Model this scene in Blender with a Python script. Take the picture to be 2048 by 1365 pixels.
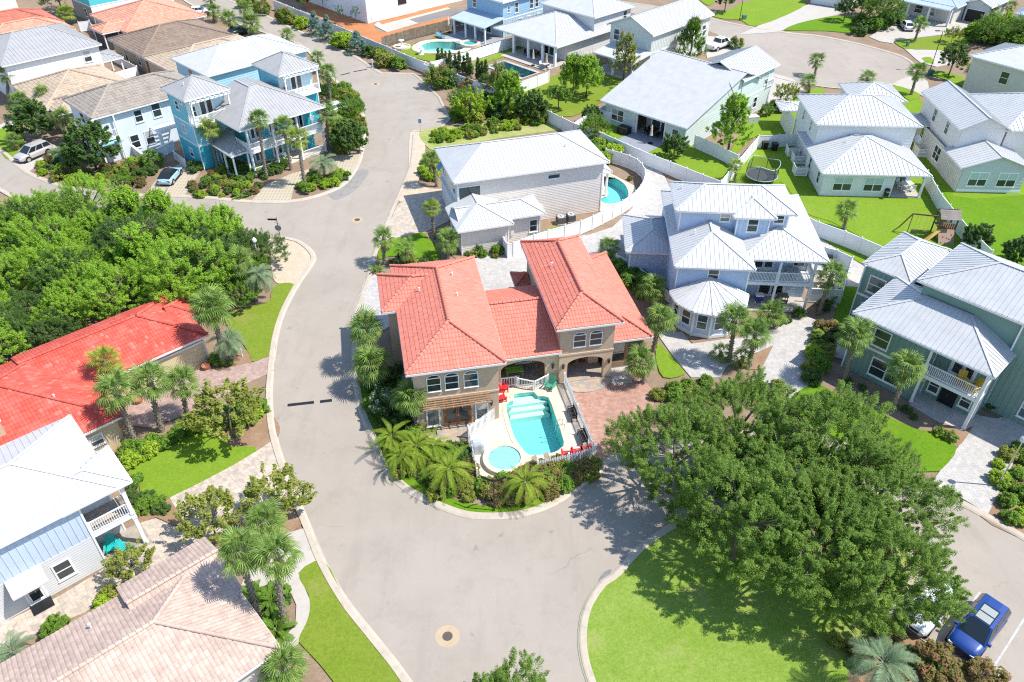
import bpy, bmesh, math, random
import numpy as np
from mathutils import Vector, Matrix
from mathutils.geometry import tessellate_polygon
R = math.radians
for o in list(bpy.data.objects): bpy.data.objects.remove(o)
SC = bpy.context.scene
COL = SC.collection

# ------------------------------------------------------------------ camera
FPX, PITCH, CAMH = 1547.0, R(38.0), 42.5          # focal length in photo pixels, tilt, flying height
cam = bpy.data.cameras.new('camera'); camo = bpy.data.objects.new('camera', cam); COL.objects.link(camo)
cam.sensor_width = 36; cam.lens = FPX / 2048 * 36; cam.clip_end = 2000; cam.clip_start = 0.5
camo.location = (0, 0, CAMH); camo.rotation_euler = (math.pi/2 - PITCH, 0, 0)
SC.camera = camo
# ------------------------------------------------------------------ sky and sun
SUN_EL = 56.5
w = bpy.data.worlds.new('World'); SC.world = w; w.use_nodes = True
nt = w.node_tree; bg = nt.nodes['Background']
sky = nt.nodes.new('ShaderNodeTexSky'); sky.sky_type = 'NISHITA'; sky.sun_disc = False
sky.sun_elevation = R(SUN_EL); sky.sun_rotation = R(93); sky.ozone_density = 3.0; sky.dust_density = 0.4
nt.links.new(sky.outputs[0], bg.inputs[0]); bg.inputs[1].default_value = 0.15
sl = bpy.data.lights.new('sun', 'SUN'); sl.energy = 3.6; sl.angle = R(0.53); sl.color = (1, 0.96, 0.9)
so = bpy.data.objects.new('sun', sl); COL.objects.link(so)
so.rotation_euler = Vector((-math.cos(R(SUN_EL)), 0.07, -math.sin(R(SUN_EL)))).to_track_quat('-Z', 'Y').to_euler()
so.location = (60, 0, 90)
vs = SC.view_settings; vs.view_transform = 'Standard'; vs.look = 'None'; vs.gamma = 1; vs.exposure = 0.92
vs.use_curve_mapping = False
SC.cycles.use_denoising = False; SC.cycles.use_adaptive_sampling = False; SC.cycles.filter_width = 1.15; SC.cycles.max_bounces = 6; SC.cycles.diffuse_bounces = 4; SC.cycles.glossy_bounces = 2; SC.cycles.transparent_max_bounces = 8; SC.cycles.sample_clamp_indirect = 4

# ------------------------------------------------------------------ surveying: a photo pixel to a point of the plane z
_c, _s = math.cos(PITCH), math.sin(PITCH)
def G(x, y, z=0.0):
    dx = (x-1024)/FPX; dy = (682.5-y)/FPX
    t = (z-CAMH)/(-_s+dy*_c)
    return Vector((dx*t, (_c+dy*_s)*t, z))
ZM = {'f':(0,0,1), 'a':(0,0,3.412), 'b':(300,0,3.1017), 'c':(800,0,3.412), 'd':(1150,0,3.412), 'e':(1536,0,3.412),
      'g':(0,340,3.412), 'h':(400,340,3.412), 'i':(800,240,3.412), 'j':(1230,340,3.412), 'k':(1536,300,3.412),
      'l':(0,560,3.412), 'm':(660,460,2.3136), 'n':(1536,560,3.412), 'o':(0,820,2.504), 'p':(600,900,2.935),
      'q':(1200,740,2.184), 'r':(0,0,6.827), 's':(280,0,6.827), 't':(900,0,6.827), 'u':(1180,0,6.827),
      'v':(1748,0,6.827), 'w':(300,130,5.689), 'x':(560,0,6.0235)}
def S(k, x, y, z=0.0):
    ox, oy, s = ZM[k]; return G(ox+x/s, oy+y/s, z)
def SL(k, pts, z=0.0): return [S(k, x, y, z) for x, y in pts]

# ------------------------------------------------------------------ mesh helpers
class MB:
    def __init__(s): s.v = []; s.f = []
    def add(s, vs, fs):
        n = len(s.v); s.v += [tuple(p) for p in vs]; s.f += [tuple(i+n for i in f) for f in fs]; return s
    def box(s, x0, y0, z0, x1, y1, z1):
        return s.add([(x0,y0,z0),(x1,y0,z0),(x1,y1,z0),(x0,y1,z0),(x0,y0,z1),(x1,y0,z1),(x1,y1,z1),(x0,y1,z1)],
              [(3,2,1,0),(4,5,6,7),(0,1,5,4),(1,2,6,5),(2,3,7,6),(3,0,4,7)])
    def poly(s, pts): return s.add(pts, [tuple(range(len(pts)))])
    def bar(s, p, q, w, h, up=(0,0,1)):                      # beam with rectangular section from p to q
        p = Vector(p); q = Vector(q); d = (q-p).normalized(); u = Vector(up)
        x = d.cross(u)
        if x.length < 1e-4: x = d.cross(Vector((1,0,0)))
        x.normalize(); y = x.cross(d)
        a = x*w/2; b = y*h/2
        return s.add([p-a-b,p+a-b,p+a+b,p-a+b,q-a-b,q+a-b,q+a+b,q-a+b],
              [(0,1,2,3),(7,6,5,4),(0,4,5,1),(1,5,6,2),(2,6,7,3),(3,7,4,0)])
    def tube(s, pts, rad, n=8, cap=True):
        pts = [Vector(p) for p in pts]; rings = []
        for i, p in enumerate(pts):
            d = (pts[min(i+1,len(pts)-1)]-pts[max(i-1,0)]).normalized()
            x = d.cross(Vector((0,0,1)))
            if x.length < 1e-3: x = Vector((1,0,0))
            x.normalize(); y = d.cross(x); r = rad[i] if hasattr(rad,'__len__') else rad
            rings.append([p+x*r*math.cos(2*math.pi*k/n)+y*r*math.sin(2*math.pi*k/n) for k in range(n)])
        vs = [v for r in rings for v in r]; fs = []
        for i in range(len(pts)-1):
            for k in range(n):
                fs.append((i*n+k, i*n+(k+1)%n, (i+1)*n+(k+1)%n, (i+1)*n+k))
        if cap: fs += [tuple(range(n-1,-1,-1)), tuple(range((len(pts)-1)*n, len(pts)*n))]
        return s.add(vs, fs)
    def lathe(s, prof, c=(0,0,0), n=12):                     # profile [(r,z)] about a vertical axis
        vs = [(c[0]+r*math.cos(2*math.pi*k/n), c[1]+r*math.sin(2*math.pi*k/n), c[2]+z) for r, z in prof for k in range(n)]
        fs = [(i*n+k, i*n+(k+1)%n, (i+1)*n+(k+1)%n, (i+1)*n+k) for i in range(len(prof)-1) for k in range(n)]
        fs += [tuple(range(n-1,-1,-1)), tuple(range((len(prof)-1)*n, len(prof)*n))]
        return s.add(vs, fs)
    def slab(s, pts, z0, z1):                                # extruded (possibly concave) outline
        P = [Vector((p[0],p[1],0)) for p in pts]
        if sum(P[i].x*P[(i+1)%len(P)].y-P[(i+1)%len(P)].x*P[i].y for i in range(len(P))) < 0: P.reverse()
        n = len(P); tri = tessellate_polygon([P])
        vs = [(p.x,p.y,z1) for p in P]+[(p.x,p.y,z0) for p in P]
        fs = []
        for t in tri:
            a, b, c = t
            cr = (P[b]-P[a]).cross(P[c]-P[a]).z
            fs.append((a,b,c) if cr > 0 else (a,c,b))
        fs += [(i, n+i, n+(i+1)%n, (i+1)%n) for i in range(n)]
        return s.add(vs, fs)
    def mesh(s, name, mat, smooth=False):
        me = bpy.data.meshes.new(name); me.from_pydata(s.v, [], s.f)
        if mat: me.materials.append(mat)
        if smooth: me.polygons.foreach_set('use_smooth', [True]*len(me.polygons))
        return me
    def build(s, name, mat, parent=None, smooth=False, **kw):
        return link(name, s.mesh(name, mat, smooth), parent, **kw)
def link(name, me, parent=None, loc=None, rot=None, scale=None, label=None, cat=None, group=None, kind=None):
    o = bpy.data.objects.new(name, me); COL.objects.link(o)
    if parent: o.parent = parent
    if loc is not None: o.location = loc
    if rot is not None: o.rotation_euler = rot
    if scale is not None: o.scale = scale if hasattr(scale,'__len__') else (scale,)*3
    return tag(o, label, cat, group, kind)
def tag(o, label=None, cat=None, group=None, kind=None):
    if label: o['label'] = label
    if cat: o['category'] = cat
    if group: o['group'] = group
    if kind: o['kind'] = kind
    return o
def empty(name, loc, rz=0, label=None, cat=None, group=None, scale=None):
    return link(name, None, None, loc, (0,0,rz), scale, label, cat, group)
def np_mesh(name, V, F, mat, smooth=False):                  # V (n,3), F (m,k) arrays
    me = bpy.data.meshes.new(name); m, k = F.shape
    me.vertices.add(len(V)); me.vertices.foreach_set('co', V.astype(np.float32).ravel())
    me.loops.add(m*k); me.loops.foreach_set('vertex_index', F.astype(np.int32).ravel())
    me.polygons.add(m); me.polygons.foreach_set('loop_start', np.arange(0, m*k, k, dtype=np.int32))
    me.update(calc_edges=True)
    if mat: me.materials.append(mat)
    me.polygons.foreach_set('use_smooth', [bool(smooth)]*m)
    return me

# ------------------------------------------------------------------ materials
def srgb(r, g, b):
    f = lambda c: (c/255/12.92) if c/255 <= 0.04045 else ((c/255+0.055)/1.055)**2.4
    return (f(r), f(g), f(b), 1)
class NT:
    def __init__(s, name):
        s.m = bpy.data.materials.new(name); s.m.use_nodes = True; s.t = s.m.node_tree
        s.b = s.t.nodes['Principled BSDF']; s.out = s.t.nodes['Material Output']
    def n(s, ty, **kw):
        q = s.t.nodes.new('ShaderNode'+ty)
        for k, v in kw.items():
            if isinstance(k, str) and k.startswith('i_'): q.inputs[k[2:].replace('_',' ')].default_value = v
            else: setattr(q, k, v)
        return q
    def l(s, a, b): s.t.links.new(a, b)
    def pos(s, local=False):
        return s.n('TexCoord').outputs['Object'] if local else s.n('NewGeometry').outputs['Position']
    def noise(s, scale, detail=4, rough=.6, vec=None, local=False):
        q = s.n('TexNoise', i_Scale=scale, i_Detail=detail, i_Roughness=rough)
        s.l(vec if vec is not None else s.pos(local), q.inputs['Vector']); return q.outputs['Fac']
    def ramp(s, fac, stops):
        q = s.n('ValToRGB'); e = q.color_ramp.elements
        while len(e) < len(stops): e.new(0.5)
        for i, (p, c) in enumerate(stops): e[i].position = p; e[i].color = c if len(c) == 4 else (*c, 1)
        s.l(fac, q.inputs[0]); return q.outputs[0]
    def mix(s, a, b, fac, mode='MIX'):
        q = s.n('Mix', data_type='RGBA', blend_type=mode)
        for sock, v in ((q.inputs[0], fac), (q.inputs[6], a), (q.inputs[7], b)):
            if hasattr(v, 'links'): s.l(v, sock)
            else: sock.default_value = (*v, 1) if hasattr(v, '__len__') and len(v) == 3 else v
        return q.outputs[2]
    def math(s, op, a, b=0.0):
        q = s.n('Math', operation=op)
        for i, v in ((0,a),(1,b)):
            if hasattr(v, 'links'): s.l(v, q.inputs[i])
            else: q.inputs[i].default_value = v
        return q.outputs[0]
    def bump(s, h, strength=.3, dist=.02):
        q = s.n('Bump', i_Strength=strength, i_Distance=dist); s.l(h, q.inputs['Height']); s.l(q.outputs[0], s.b.inputs['Normal'])
    def done(s, col, rough=.8, spec=.3, metal=0):
        if hasattr(col, 'links'): s.l(col, s.b.inputs['Base Color'])
        else: s.b.inputs['Base Color'].default_value = col if len(col) == 4 else (*col,1)
        s.b.inputs['Roughness'].default_value = rough; s.b.inputs['Specular IOR Level'].default_value = spec
        s.b.inputs['Metallic'].default_value = metal
        return s.m
_MC = {}
def paint(c, rough=.6, var=.08, scale=1.5, spec=.3, key=None, metal=0):          # plain painted surface with faint weathering
    k = (tuple(c), rough, var, scale, metal)
    if k in _MC: return _MC[k]
    t = NT(key or 'paint'); c = c if len(c) == 4 else (*c,1)
    d = tuple(x*(1-var*2) for x in c[:3])+(1,)
    f = t.noise(scale, 6, .65); m = t.done(t.mix(c, d, t.ramp(f, [(.35,(0,0,0,1)),(.75,(1,1,1,1))])), rough, spec, metal)
    _MC[k] = m; return m
def ground_mat(name, c1, c2, c3, sc=.6, fine=14, rough=.95, bump=.4, bd=.02):
    t = NT(name)
    a = t.mix(c1, c2, t.ramp(t.noise(sc, 6, .65), [(.36,(0,0,0,1)),(.64,(1,1,1,1))]))
    b = t.mix(a, c3, t.ramp(t.noise(fine, 5, .7), [(.45,(0,0,0,1)),(.75,(.8,.8,.8,1))]))
    t.bump(t.noise(fine*2.2, 4, .7), bump, bd)
    return t.done(b, rough, .1)
M = {}
M['soil'] = ground_mat('mulch_soil', (.24,.17,.115), (.30,.22,.15), (.15,.10,.065), .5, 9, bd=.04)
M['mulch'] = ground_mat('pine_straw', (.27,.165,.10), (.32,.22,.14), (.15,.085,.05), .8, 12, bd=.04)
M['redmulch'] = ground_mat('red_straw', (.42,.17,.07), (.48,.21,.09), (.30,.11,.05), .5, 10, bd=.04)
M['sand'] = ground_mat('pale_sand', (.55,.455,.345), (.47,.375,.27), (.33,.25,.165), 1.1, 9, bd=.03)
M['scrub'] = ground_mat('dry_scrub', (.38,.36,.15), (.24,.30,.075), (.17,.20,.05), .35, 5, bd=.05)
def lawn(name, c1, c2, c3, dry):
    t = NT(name)
    a = t.mix(c1, c2, t.ramp(t.noise(.45, 5, .6), [(.38,(0,0,0,1)),(.62,(1,1,1,1))]))
    a = t.mix(a, c3, t.ramp(t.noise(4.5, 6, .8), [(.40,(0,0,0,1)),(.66,(1,1,1,1))]))
    a = t.mix(a, tuple(x*1.25 for x in c2[:3])+(1,), t.ramp(t.noise(8, 4, .8), [(.5,(0,0,0,1)),(.72,(.7,.7,.7,1))]))
    a = t.mix(a, dry, t.ramp(t.noise(.22, 4, .6), [(.56,(0,0,0,1)),(.74,(.6,.6,.6,1))]))
    f = t.noise(26, 3, .8)
    a = t.mix(a, (.02,.05,.008,1), t.ramp(f, [(.5,(0,0,0,1)),(.72,(.55,.55,.55,1))]))
    t.bump(f, .6, .05); return t.done(a, .95, .08)
M['lawn'] = lawn('lawn_bright', (.175,.275,.022,1), (.205,.30,.03,1), (.135,.23,.016,1), (.26,.28,.06,1))
M['lawn4'] = lawn('lawn_island', (.20,.295,.042,1), (.255,.335,.068,1), (.15,.24,.026,1), (.37,.33,.14,1))
M['lawn2'] = lawn('lawn_dry', (.175,.245,.025,1), (.21,.265,.038,1), (.135,.195,.015,1), (.32,.27,.10,1))
M['lawn3'] = lawn('lawn_lush', (.12,.235,.012,1), (.145,.26,.016,1), (.085,.185,.008,1), (.18,.245,.025,1))
def asphalt():
    t = NT('asphalt')
    a = t.mix((.315,.272,.222,1), (.350,.303,.250,1), t.ramp(t.noise(.13, 6, .65), [(.38,(0,0,0,1)),(.62,(1,1,1,1))]))
    a = t.mix(a, (.27,.232,.19,1), t.ramp(t.noise(.42, 8, .75), [(.52,(0,0,0,1)),(.75,(.8,.8,.8,1))]))
    f = t.noise(9, 5, .75); a = t.mix(a, (.40,.35,.292,1), t.ramp(f, [(.5,(0,0,0,1)),(.85,(.5,.5,.5,1))]))
    a = t.mix(a, (.20,.18,.155,1), t.ramp(t.noise(38, 2, .6), [(.55,(0,0,0,1)),(.8,(.45,.45,.45,1))]))
    v = t.n('TexVoronoi', feature='DISTANCE_TO_EDGE', i_Scale=.11)                       # hairline cracks
    w_ = t.n('VectorMath', operation='ADD'); t.l(t.pos(), w_.inputs[0])
    nz = t.n('TexNoise', i_Scale=.8, i_Detail=6); t.l(t.pos(), nz.inputs['Vector']); t.l(nz.outputs['Color'], w_.inputs[1]); t.l(w_.outputs[0], v.inputs['Vector'])
    ck = t.math('MULTIPLY', t.math('LESS_THAN', v.outputs['Distance'], .0035), t.ramp(t.noise(.09, 3), [(.50,(0,0,0,1)),(.62,(.5,.5,.5,1))]))
    a = t.mix(a, (.18,.16,.14,1), ck)
    mpn = t.n('Mapping'); mpn.inputs['Scale'].default_value = (.9,.16,1); t.l(t.pos(), mpn.inputs[0])                # drawn out tyre wear
    a = t.mix(a, (.26,.225,.185,1), t.ramp(t.noise(.9, 5, .6, mpn.outputs[0]), [(.53,(0,0,0,1)),(.7,(.42,.42,.42,1))]))
    a = t.mix(a, (.385,.34,.285,1), t.ramp(t.noise(1.7, 7, .8), [(.55,(0,0,0,1)),(.78,(.6,.6,.6,1))]))
    a = t.mix(a, (.13,.115,.10,1), t.ramp(t.noise(.95, 3, .5), [(.68,(0,0,0,1)),(.74,(.35,.35,.35,1))]))              # oil spots
    t.bump(t.noise(60, 3, .7), .3, .008); return t.done(a, .9, .2)
M['asphalt'] = asphalt()
M['asphalt_dark'] = ground_mat('asphalt_dark', (.16,.155,.15), (.2,.19,.18), (.25,.24,.23), .4, 12, bd=.01)
def concrete(name, c1, c2, st):
    t = NT(name)
    a = t.mix(c1, c2, t.ramp(t.noise(.7, 6, .7), [(.35,(0,0,0,1)),(.7,(1,1,1,1))]))
    a = t.mix(a, st, t.ramp(t.noise(2.3, 7, .75), [(.52,(0,0,0,1)),(.8,(.75,.75,.75,1))]))
    t.bump(t.noise(30, 3), .2, .008); return t.done(a, .85, .2)
M['kerb'] = concrete('kerb_concrete', (.47,.41,.325,1), (.40,.34,.265,1), (.26,.205,.145,1))
M['concrete'] = concrete('pale_concrete', (.45,.41,.36,1), (.40,.365,.315,1), (.29,.25,.205,1))
M['deck'] = concrete('pool_deck', (.57,.50,.40,1), (.53,.465,.37,1), (.46,.385,.30,1))
M['coping'] = concrete('coping', (.62,.52,.39,1), (.56,.46,.34,1), (.45,.36,.25,1))
def pavers(name, c1, c2, c3, mortar, w_=.3, h_=.18, ang=0.0, msz=.012):
    t = NT(name)
    mp = t.n('Mapping'); mp.inputs['Rotation'].default_value = (0,0,ang); t.l(t.pos(), mp.inputs[0])
    def br(a, b):
        q = t.n('TexBrick', offset=.5); q.inputs['Scale'].default_value = 1; q.inputs['Brick Width'].default_value = w_
        q.inputs['Row Height'].default_value = h_; q.inputs['Mortar Size'].default_value = msz; q.inputs['Mortar Smooth'].default_value = .3
        q.inputs['Color1'].default_value = a; q.inputs['Color2'].default_value = b; q.inputs['Mortar'].default_value = mortar
        q.inputs['Bias'].default_value = 0; t.l(mp.outputs[0], q.inputs['Vector']); return q
    q = br(c1, c2)
    a = t.mix(q.outputs['Color'], c3, t.ramp(t.noise(2.2, 4, .8), [(.45,(0,0,0,1)),(.65,(.8,.8,.8,1))]))
    a = t.mix(a, tuple(x*.72 for x in c1[:3])+(1,), t.ramp(t.noise(.5, 5, .6), [(.5,(0,0,0,1)),(.75,(.6,.6,.6,1))]))
    t.bump(q.outputs['Fac'], -.4, .01); return t.done(a, .9, .15)
M['pav_grey'] = pavers('pavers_silver', (.45,.425,.39,1), (.38,.36,.335,1), (.52,.485,.43,1), (.26,.24,.215,1), ang=.75)
M['pav_red'] = pavers('pavers_red', (.40,.225,.165,1), (.32,.17,.125,1), (.45,.30,.235,1), (.25,.165,.125,1), ang=.2)
M['pav_pink'] = pavers('pavers_rose', (.39,.27,.225,1), (.32,.215,.175,1), (.44,.34,.29,1), (.25,.18,.15,1), ang=.75)
M['pav_tan'] = pavers('pavers_tumbled', (.49,.405,.31,1), (.34,.29,.245,1), (.55,.475,.39,1), (.30,.25,.2,1), .36, .26, ang=.8)
M['pav_slate'] = pavers('pavers_slate', (.40,.30,.22,1), (.24,.25,.25,1), (.45,.36,.26,1), (.3,.24,.18,1), .6, .45, ang=.2, msz=.02)
def turf_paver():
    t = NT('turf_pavers'); mp = t.n('Mapping'); mp.inputs['Rotation'].default_value = (0,0,.78); t.l(t.pos(), mp.inputs[0])
    sp = t.n('SeparateXYZ'); t.l(mp.outputs[0], sp.inputs[0])
    sx = t.math('SINE', t.math('MULTIPLY', sp.outputs[0], 2*math.pi/.56)); sy = t.math('SINE', t.math('MULTIPLY', sp.outputs[1], 2*math.pi/.56))
    h = t.math('MULTIPLY', sx, sy)
    d = t.mix((.47,.40,.31,1), (.40,.335,.25,1), t.noise(1.2, 5, .7))
    a = t.mix(d, (.22,.24,.11,1), t.ramp(h, [(.55,(0,0,0,1)),(.68,(1,1,1,1))])); return t.done(a, .9, .1)
M['turf'] = turf_paver()
def tile(name, c1, c2, c3, rough=.75):                       # colours differ from tile to tile
    t = NT(name); rnd = t.n('NewGeometry').outputs['Random Per Island']
    a = t.mix(c1, c2, rnd); a = t.mix(a, c3, t.ramp(t.noise(.8, 6, .7), [(.48,(0,0,0,1)),(.72,(.8,.8,.8,1))]))
    a = t.mix(a, c3, t.ramp(rnd, [(.90,(0,0,0,1)),(.95,(.7,.7,.7,1))]))
    a = t.mix(a, tuple(x*.66 for x in c1[:3])+(1,), t.ramp(t.noise(3.2, 7, .8), [(.5,(0,0,0,1)),(.78,(.55,.55,.55,1))]))
    a = t.mix(a, (.10,.07,.055,1), t.ramp(t.noise(.35, 8, .8), [(.56,(0,0,0,1)),(.85,(.22,.22,.22,1))])); return t.done(a, rough, .25)
M['tile_coral'] = tile('tile_coral', (.57,.175,.12,1), (.62,.20,.14,1), (.62,.225,.165,1))
M['tile_red'] = tile('tile_red', (.50,.070,.046,1), (.58,.098,.068,1), (.64,.18,.135,1))
M['tile_pink'] = tile('tile_weathered', (.44,.315,.25,1), (.53,.405,.33,1), (.35,.26,.215,1), .85)
M['tile_rust'] = tile('tile_rust', (.42,.13,.085,1), (.52,.18,.12,1), (.34,.10,.07,1))
M['tile_salmon'] = tile('tile_salmon', (.55,.25,.16,1), (.64,.33,.23,1), (.47,.20,.13,1))
M['tile_tan'] = tile('tile_tan', (.42,.325,.23,1), (.49,.385,.28,1), (.31,.24,.175,1), .85)
M['tile_brown'] = tile('tile_brown', (.225,.165,.12,1), (.28,.21,.155,1), (.17,.125,.095,1), .85)
M['tile_grey'] = tile('tile_greybrown', (.28,.24,.195,1), (.34,.295,.24,1), (.21,.18,.15,1), .85)
def metal(name, c, var=.1, rough=.38):
    t = NT(name); d = tuple(x*(1-var) for x in c[:3])+(1,)
    f = t.noise(.9, 6, .65); a = t.mix(c, d, t.ramp(f, [(.4,(0,0,0,1)),(.7,(1,1,1,1))]))
    a = t.mix(a, tuple(x*.8 for x in c[:3])+(1,), t.ramp(t.noise(5, 6, .75), [(.6,(0,0,0,1)),(.85,(.4,.4,.4,1))]))
    return t.done(a, rough, .4, 0)
M['mw'] = metal('metal_white', (.51,.51,.495,1)); M['mg'] = metal('metal_galvalume', (.46,.46,.45,1), .12); M['mg2'] = metal('metal_weathered', (.37,.36,.345,1), .14); M['ms'] = metal('metal_silver', (.66,.665,.665,1), .1)
M['mb'] = metal('metal_bluegrey', (.40,.47,.56,1), .1)
WHITE = (.80,.80,.78)
M['white'] = paint(WHITE, .5, .03); M['trim'] = paint((.72,.71,.68), .5, .05)
def glass():
    t = NT('window_glass'); r = t.n('ObjectInfo').outputs['Random']
    a = t.ramp(r, [(0,(.012,.018,.02,1)),(.5,(.03,.045,.045,1)),(.8,(.05,.075,.07,1)),(1,(.11,.15,.14,1))])
    t.b.inputs['Coat Weight'].default_value = .3; return t.done(a, .06, .6)
M['glass'] = glass(); M['blind'] = paint((.42,.56,.52), .4, .05)
M['dark'] = paint((.018,.018,.02), .5, .1); M['black'] = paint((.03,.03,.032), .4, .1)
M['wood'] = paint((.30,.13,.06), .55, .2, 4); M['cedar'] = paint((.36,.22,.12), .7, .25, 5); M['greywood'] = paint((.27,.23,.18), .85, .25, 3)
M['red'] = paint((.62,.03,.035), .4, .05); M['teal'] = paint((.02,.42,.40), .4, .05); M['green_ch'] = paint((.06,.30,.19), .45, .05); M['yellow'] = paint((.66,.42,.03), .45, .05)
M['steel'] = paint((.55,.56,.57), .25, .05, metal=.9); M['rubber'] = paint((.015,.015,.016), .8, .1)
def plaster(name, c1, c2):
    t = NT(name); v = t.n('TexVoronoi', feature='SMOOTH_F1', i_Scale=1.6); t.l(t.pos(), v.inputs['Vector'])
    return t.done(t.mix(c1, c2, t.noise(1.3, 4, .6)), .7, .2)
M['pool'] = plaster('pool_plaster', (.20,.58,.56,1), (.25,.63,.60,1)); M['spa'] = plaster('spa_plaster', (.60,.72,.63,1), (.64,.74,.66,1))
M['pool_dark'] = plaster('pool_plaster_deep', (.05,.26,.28,1), (.08,.32,.33,1)); M['pool_grn'] = plaster('pool_plaster_green', (.20,.50,.45,1), (.24,.55,.5,1))
def water():
    t = NT('pool_water'); nt = t.t
    tr = t.n('BsdfTransparent'); tr.inputs[0].default_value = (.80,.97,.98,1)
    gl = t.n('BsdfGlossy'); gl.inputs['Roughness'].default_value = .04
    fr = t.n('Fresnel', i_IOR=1.33); bp = t.n('Bump', i_Strength=.6, i_Distance=.06); t.l(t.noise(2.6, 4, .55), bp.inputs['Height'])
    t.l(bp.outputs[0], gl.inputs['Normal']); t.l(bp.outputs[0], fr.inputs['Normal'])
    mx = t.n('MixShader'); t.l(fr.outputs[0], mx.inputs[0]); t.l(tr.outputs[0], mx.inputs[1]); t.l(gl.outputs[0], mx.inputs[2])
    t.l(mx.outputs[0], t.out.inputs['Surface']); return t.m
M['water'] = water()
def leaf(name, c1, c2, c3, trans=.42, hue=.0):
    t = NT(name); rnd = t.n('NewGeometry').outputs['Random Per Island']
    a = t.ramp(rnd, [(0,c1),(.55,c2),(1,c3)])
    a = t.mix(a, c1, t.ramp(t.noise(.55, 3, .6), [(.42,(0,0,0,1)),(.68,(.7,.7,.7,1))]))
    tb = t.n('BsdfTranslucent'); t.l(a, tb.inputs[0])
    t.done(a, .6, .15)
    mx = t.n('MixShader'); mx.inputs[0].default_value = trans; t.l(t.b.outputs[0], mx.inputs[1]); t.l(tb.outputs[0], mx.inputs[2])
    t.l(mx.outputs[0], t.out.inputs['Surface']); return t.m
M['l_oak'] = leaf('leaf_oak', (.12,.21,.032,1), (.20,.32,.052,1), (.33,.46,.105,1), .5)
M['l_pine'] = leaf('leaf_sandpine', (.23,.41,.035,1), (.35,.55,.055,1), (.50,.67,.12,1), .52)
M['l_dark'] = leaf('leaf_dark', (0.08,0.155,0.035,1), (0.13,0.225,0.05,1), (0.22,0.33,0.1,1), 0.5)
M['l_shrub'] = leaf('leaf_shrub', (0.11,0.22,0.025,1), (0.19,0.33,0.04,1), (0.3,0.44,0.08,1), 0.45)
M['l_olive'] = leaf('leaf_olive', (0.19,0.24,0.035,1), (0.31,0.35,0.06,1), (0.45,0.44,0.13,1), 0.45)
M['l_lime'] = leaf('leaf_lime', (0.24,0.38,0.02,1), (0.36,0.5,0.04,1), (0.48,0.58,0.1,1), 0.45)
M['l_blue'] = leaf('leaf_bluegreen', (0.15,0.26,0.19,1), (0.24,0.36,0.28,1), (0.36,0.48,0.4,1), 0.45)
M['l_copper'] = leaf('leaf_copper', (0.19,0.16,0.05,1), (0.3,0.21,0.085,1), (0.22,0.28,0.06,1), 0.45)
M['l_palm'] = leaf('leaf_palm', (.10,.19,.03,1), (.19,.30,.055,1), (.34,.42,.13,1), .35)
M['l_palmb'] = leaf('leaf_silverpalm', (0.169,0.260,0.130,1), (0.260,0.351,0.195,1), (0.364,0.442,0.273,1))
M['l_palmy'] = leaf('leaf_yellowpalm', (0.182,0.286,0.033,1), (0.286,0.377,0.052,1), (0.429,0.429,0.091,1))
M['l_date'] = leaf('leaf_datepalm', (.14,.26,.02,1), (.27,.37,.035,1), (.46,.42,.08,1), .35)
M['fl_pink'] = leaf('flower_pink', (.55,.06,.12,1), (.65,.12,.2,1), (.70,.25,.3,1)); M['fl_white'] = leaf('flower_white', (.7,.68,.6,1), (.75,.73,.68,1), (.6,.6,.5,1))
M['fl_rose'] = leaf('flower_rose', (.42,.10,.10,1), (.50,.17,.15,1), (.42,.22,.15,1))
M['bark'] = paint((.20,.165,.125), .9, .3, 6); M['palmbark'] = paint((.31,.26,.205), .9, .35, 9); M['deadfrond'] = paint((.30,.21,.11), .9, .25, 5)
# ------------------------------------------------------------------ the ground
def smooth(pts, n=5, closed=False):
    P = [Vector(p) for p in pts]; out = []; m = len(P)
    for i in range(m if closed else m-1):
        g = (lambda k: P[k % m]) if closed else (lambda k: P[max(0, min(m-1, k))])
        a, b, c, d = g(i-1), g(i), g(i+1), g(i+2)
        for k in range(n):
            t = k/n
            out.append(.5*((2*b)+(c-a)*t+(2*a-5*b+4*c-d)*t*t+(3*b-a-3*c+d)*t**3))
    if not closed: out.append(P[-1])
    return out
def frame(ox, oy, ang):
    a = R(ang); return lambda u, v, z=0.0: Vector((ox+u*math.cos(a)-v*math.sin(a), oy+u*math.sin(a)+v*math.cos(a), z))
H1W = frame(-7.7,42.59,11.3); H20W = frame(7.19,126.54,44)
POOLS = {'main': smooth([H1W(*p) for p in ((8.6,2.95),(9.5,3.0),(10.3,2.9),(10.5,2.35),(11.3,2.05),(11.35,0),(11.3,-3.1),(10.9,-3.7),(10.3,-4.05),(9.2,-4.1),(8.3,-3.9),(7.9,-2.9),(7.65,-1.9),(7.6,0),(7.75,1.95),(8.4,2.25))],2,True),
 'beige': smooth(SL('i',[(1400,375),(1470,400),(1530,440),(1558,490),(1555,540),(1510,565),(1430,580),(1385,570),(1365,545),(1400,525),(1420,500),(1400,470),(1390,440)]),3,True),
 'kidney': smooth(SL('c',[(130,330),(180,298),(260,288),(340,290),(400,285),(440,305),(435,335),(380,350),(280,352),(180,352)]),3,True),
 'lap': [H20W(*p) for p in ((-7.4,.4),(-4.0,.4),(-4.0,8.2),(-7.4,8.2))]}
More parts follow.
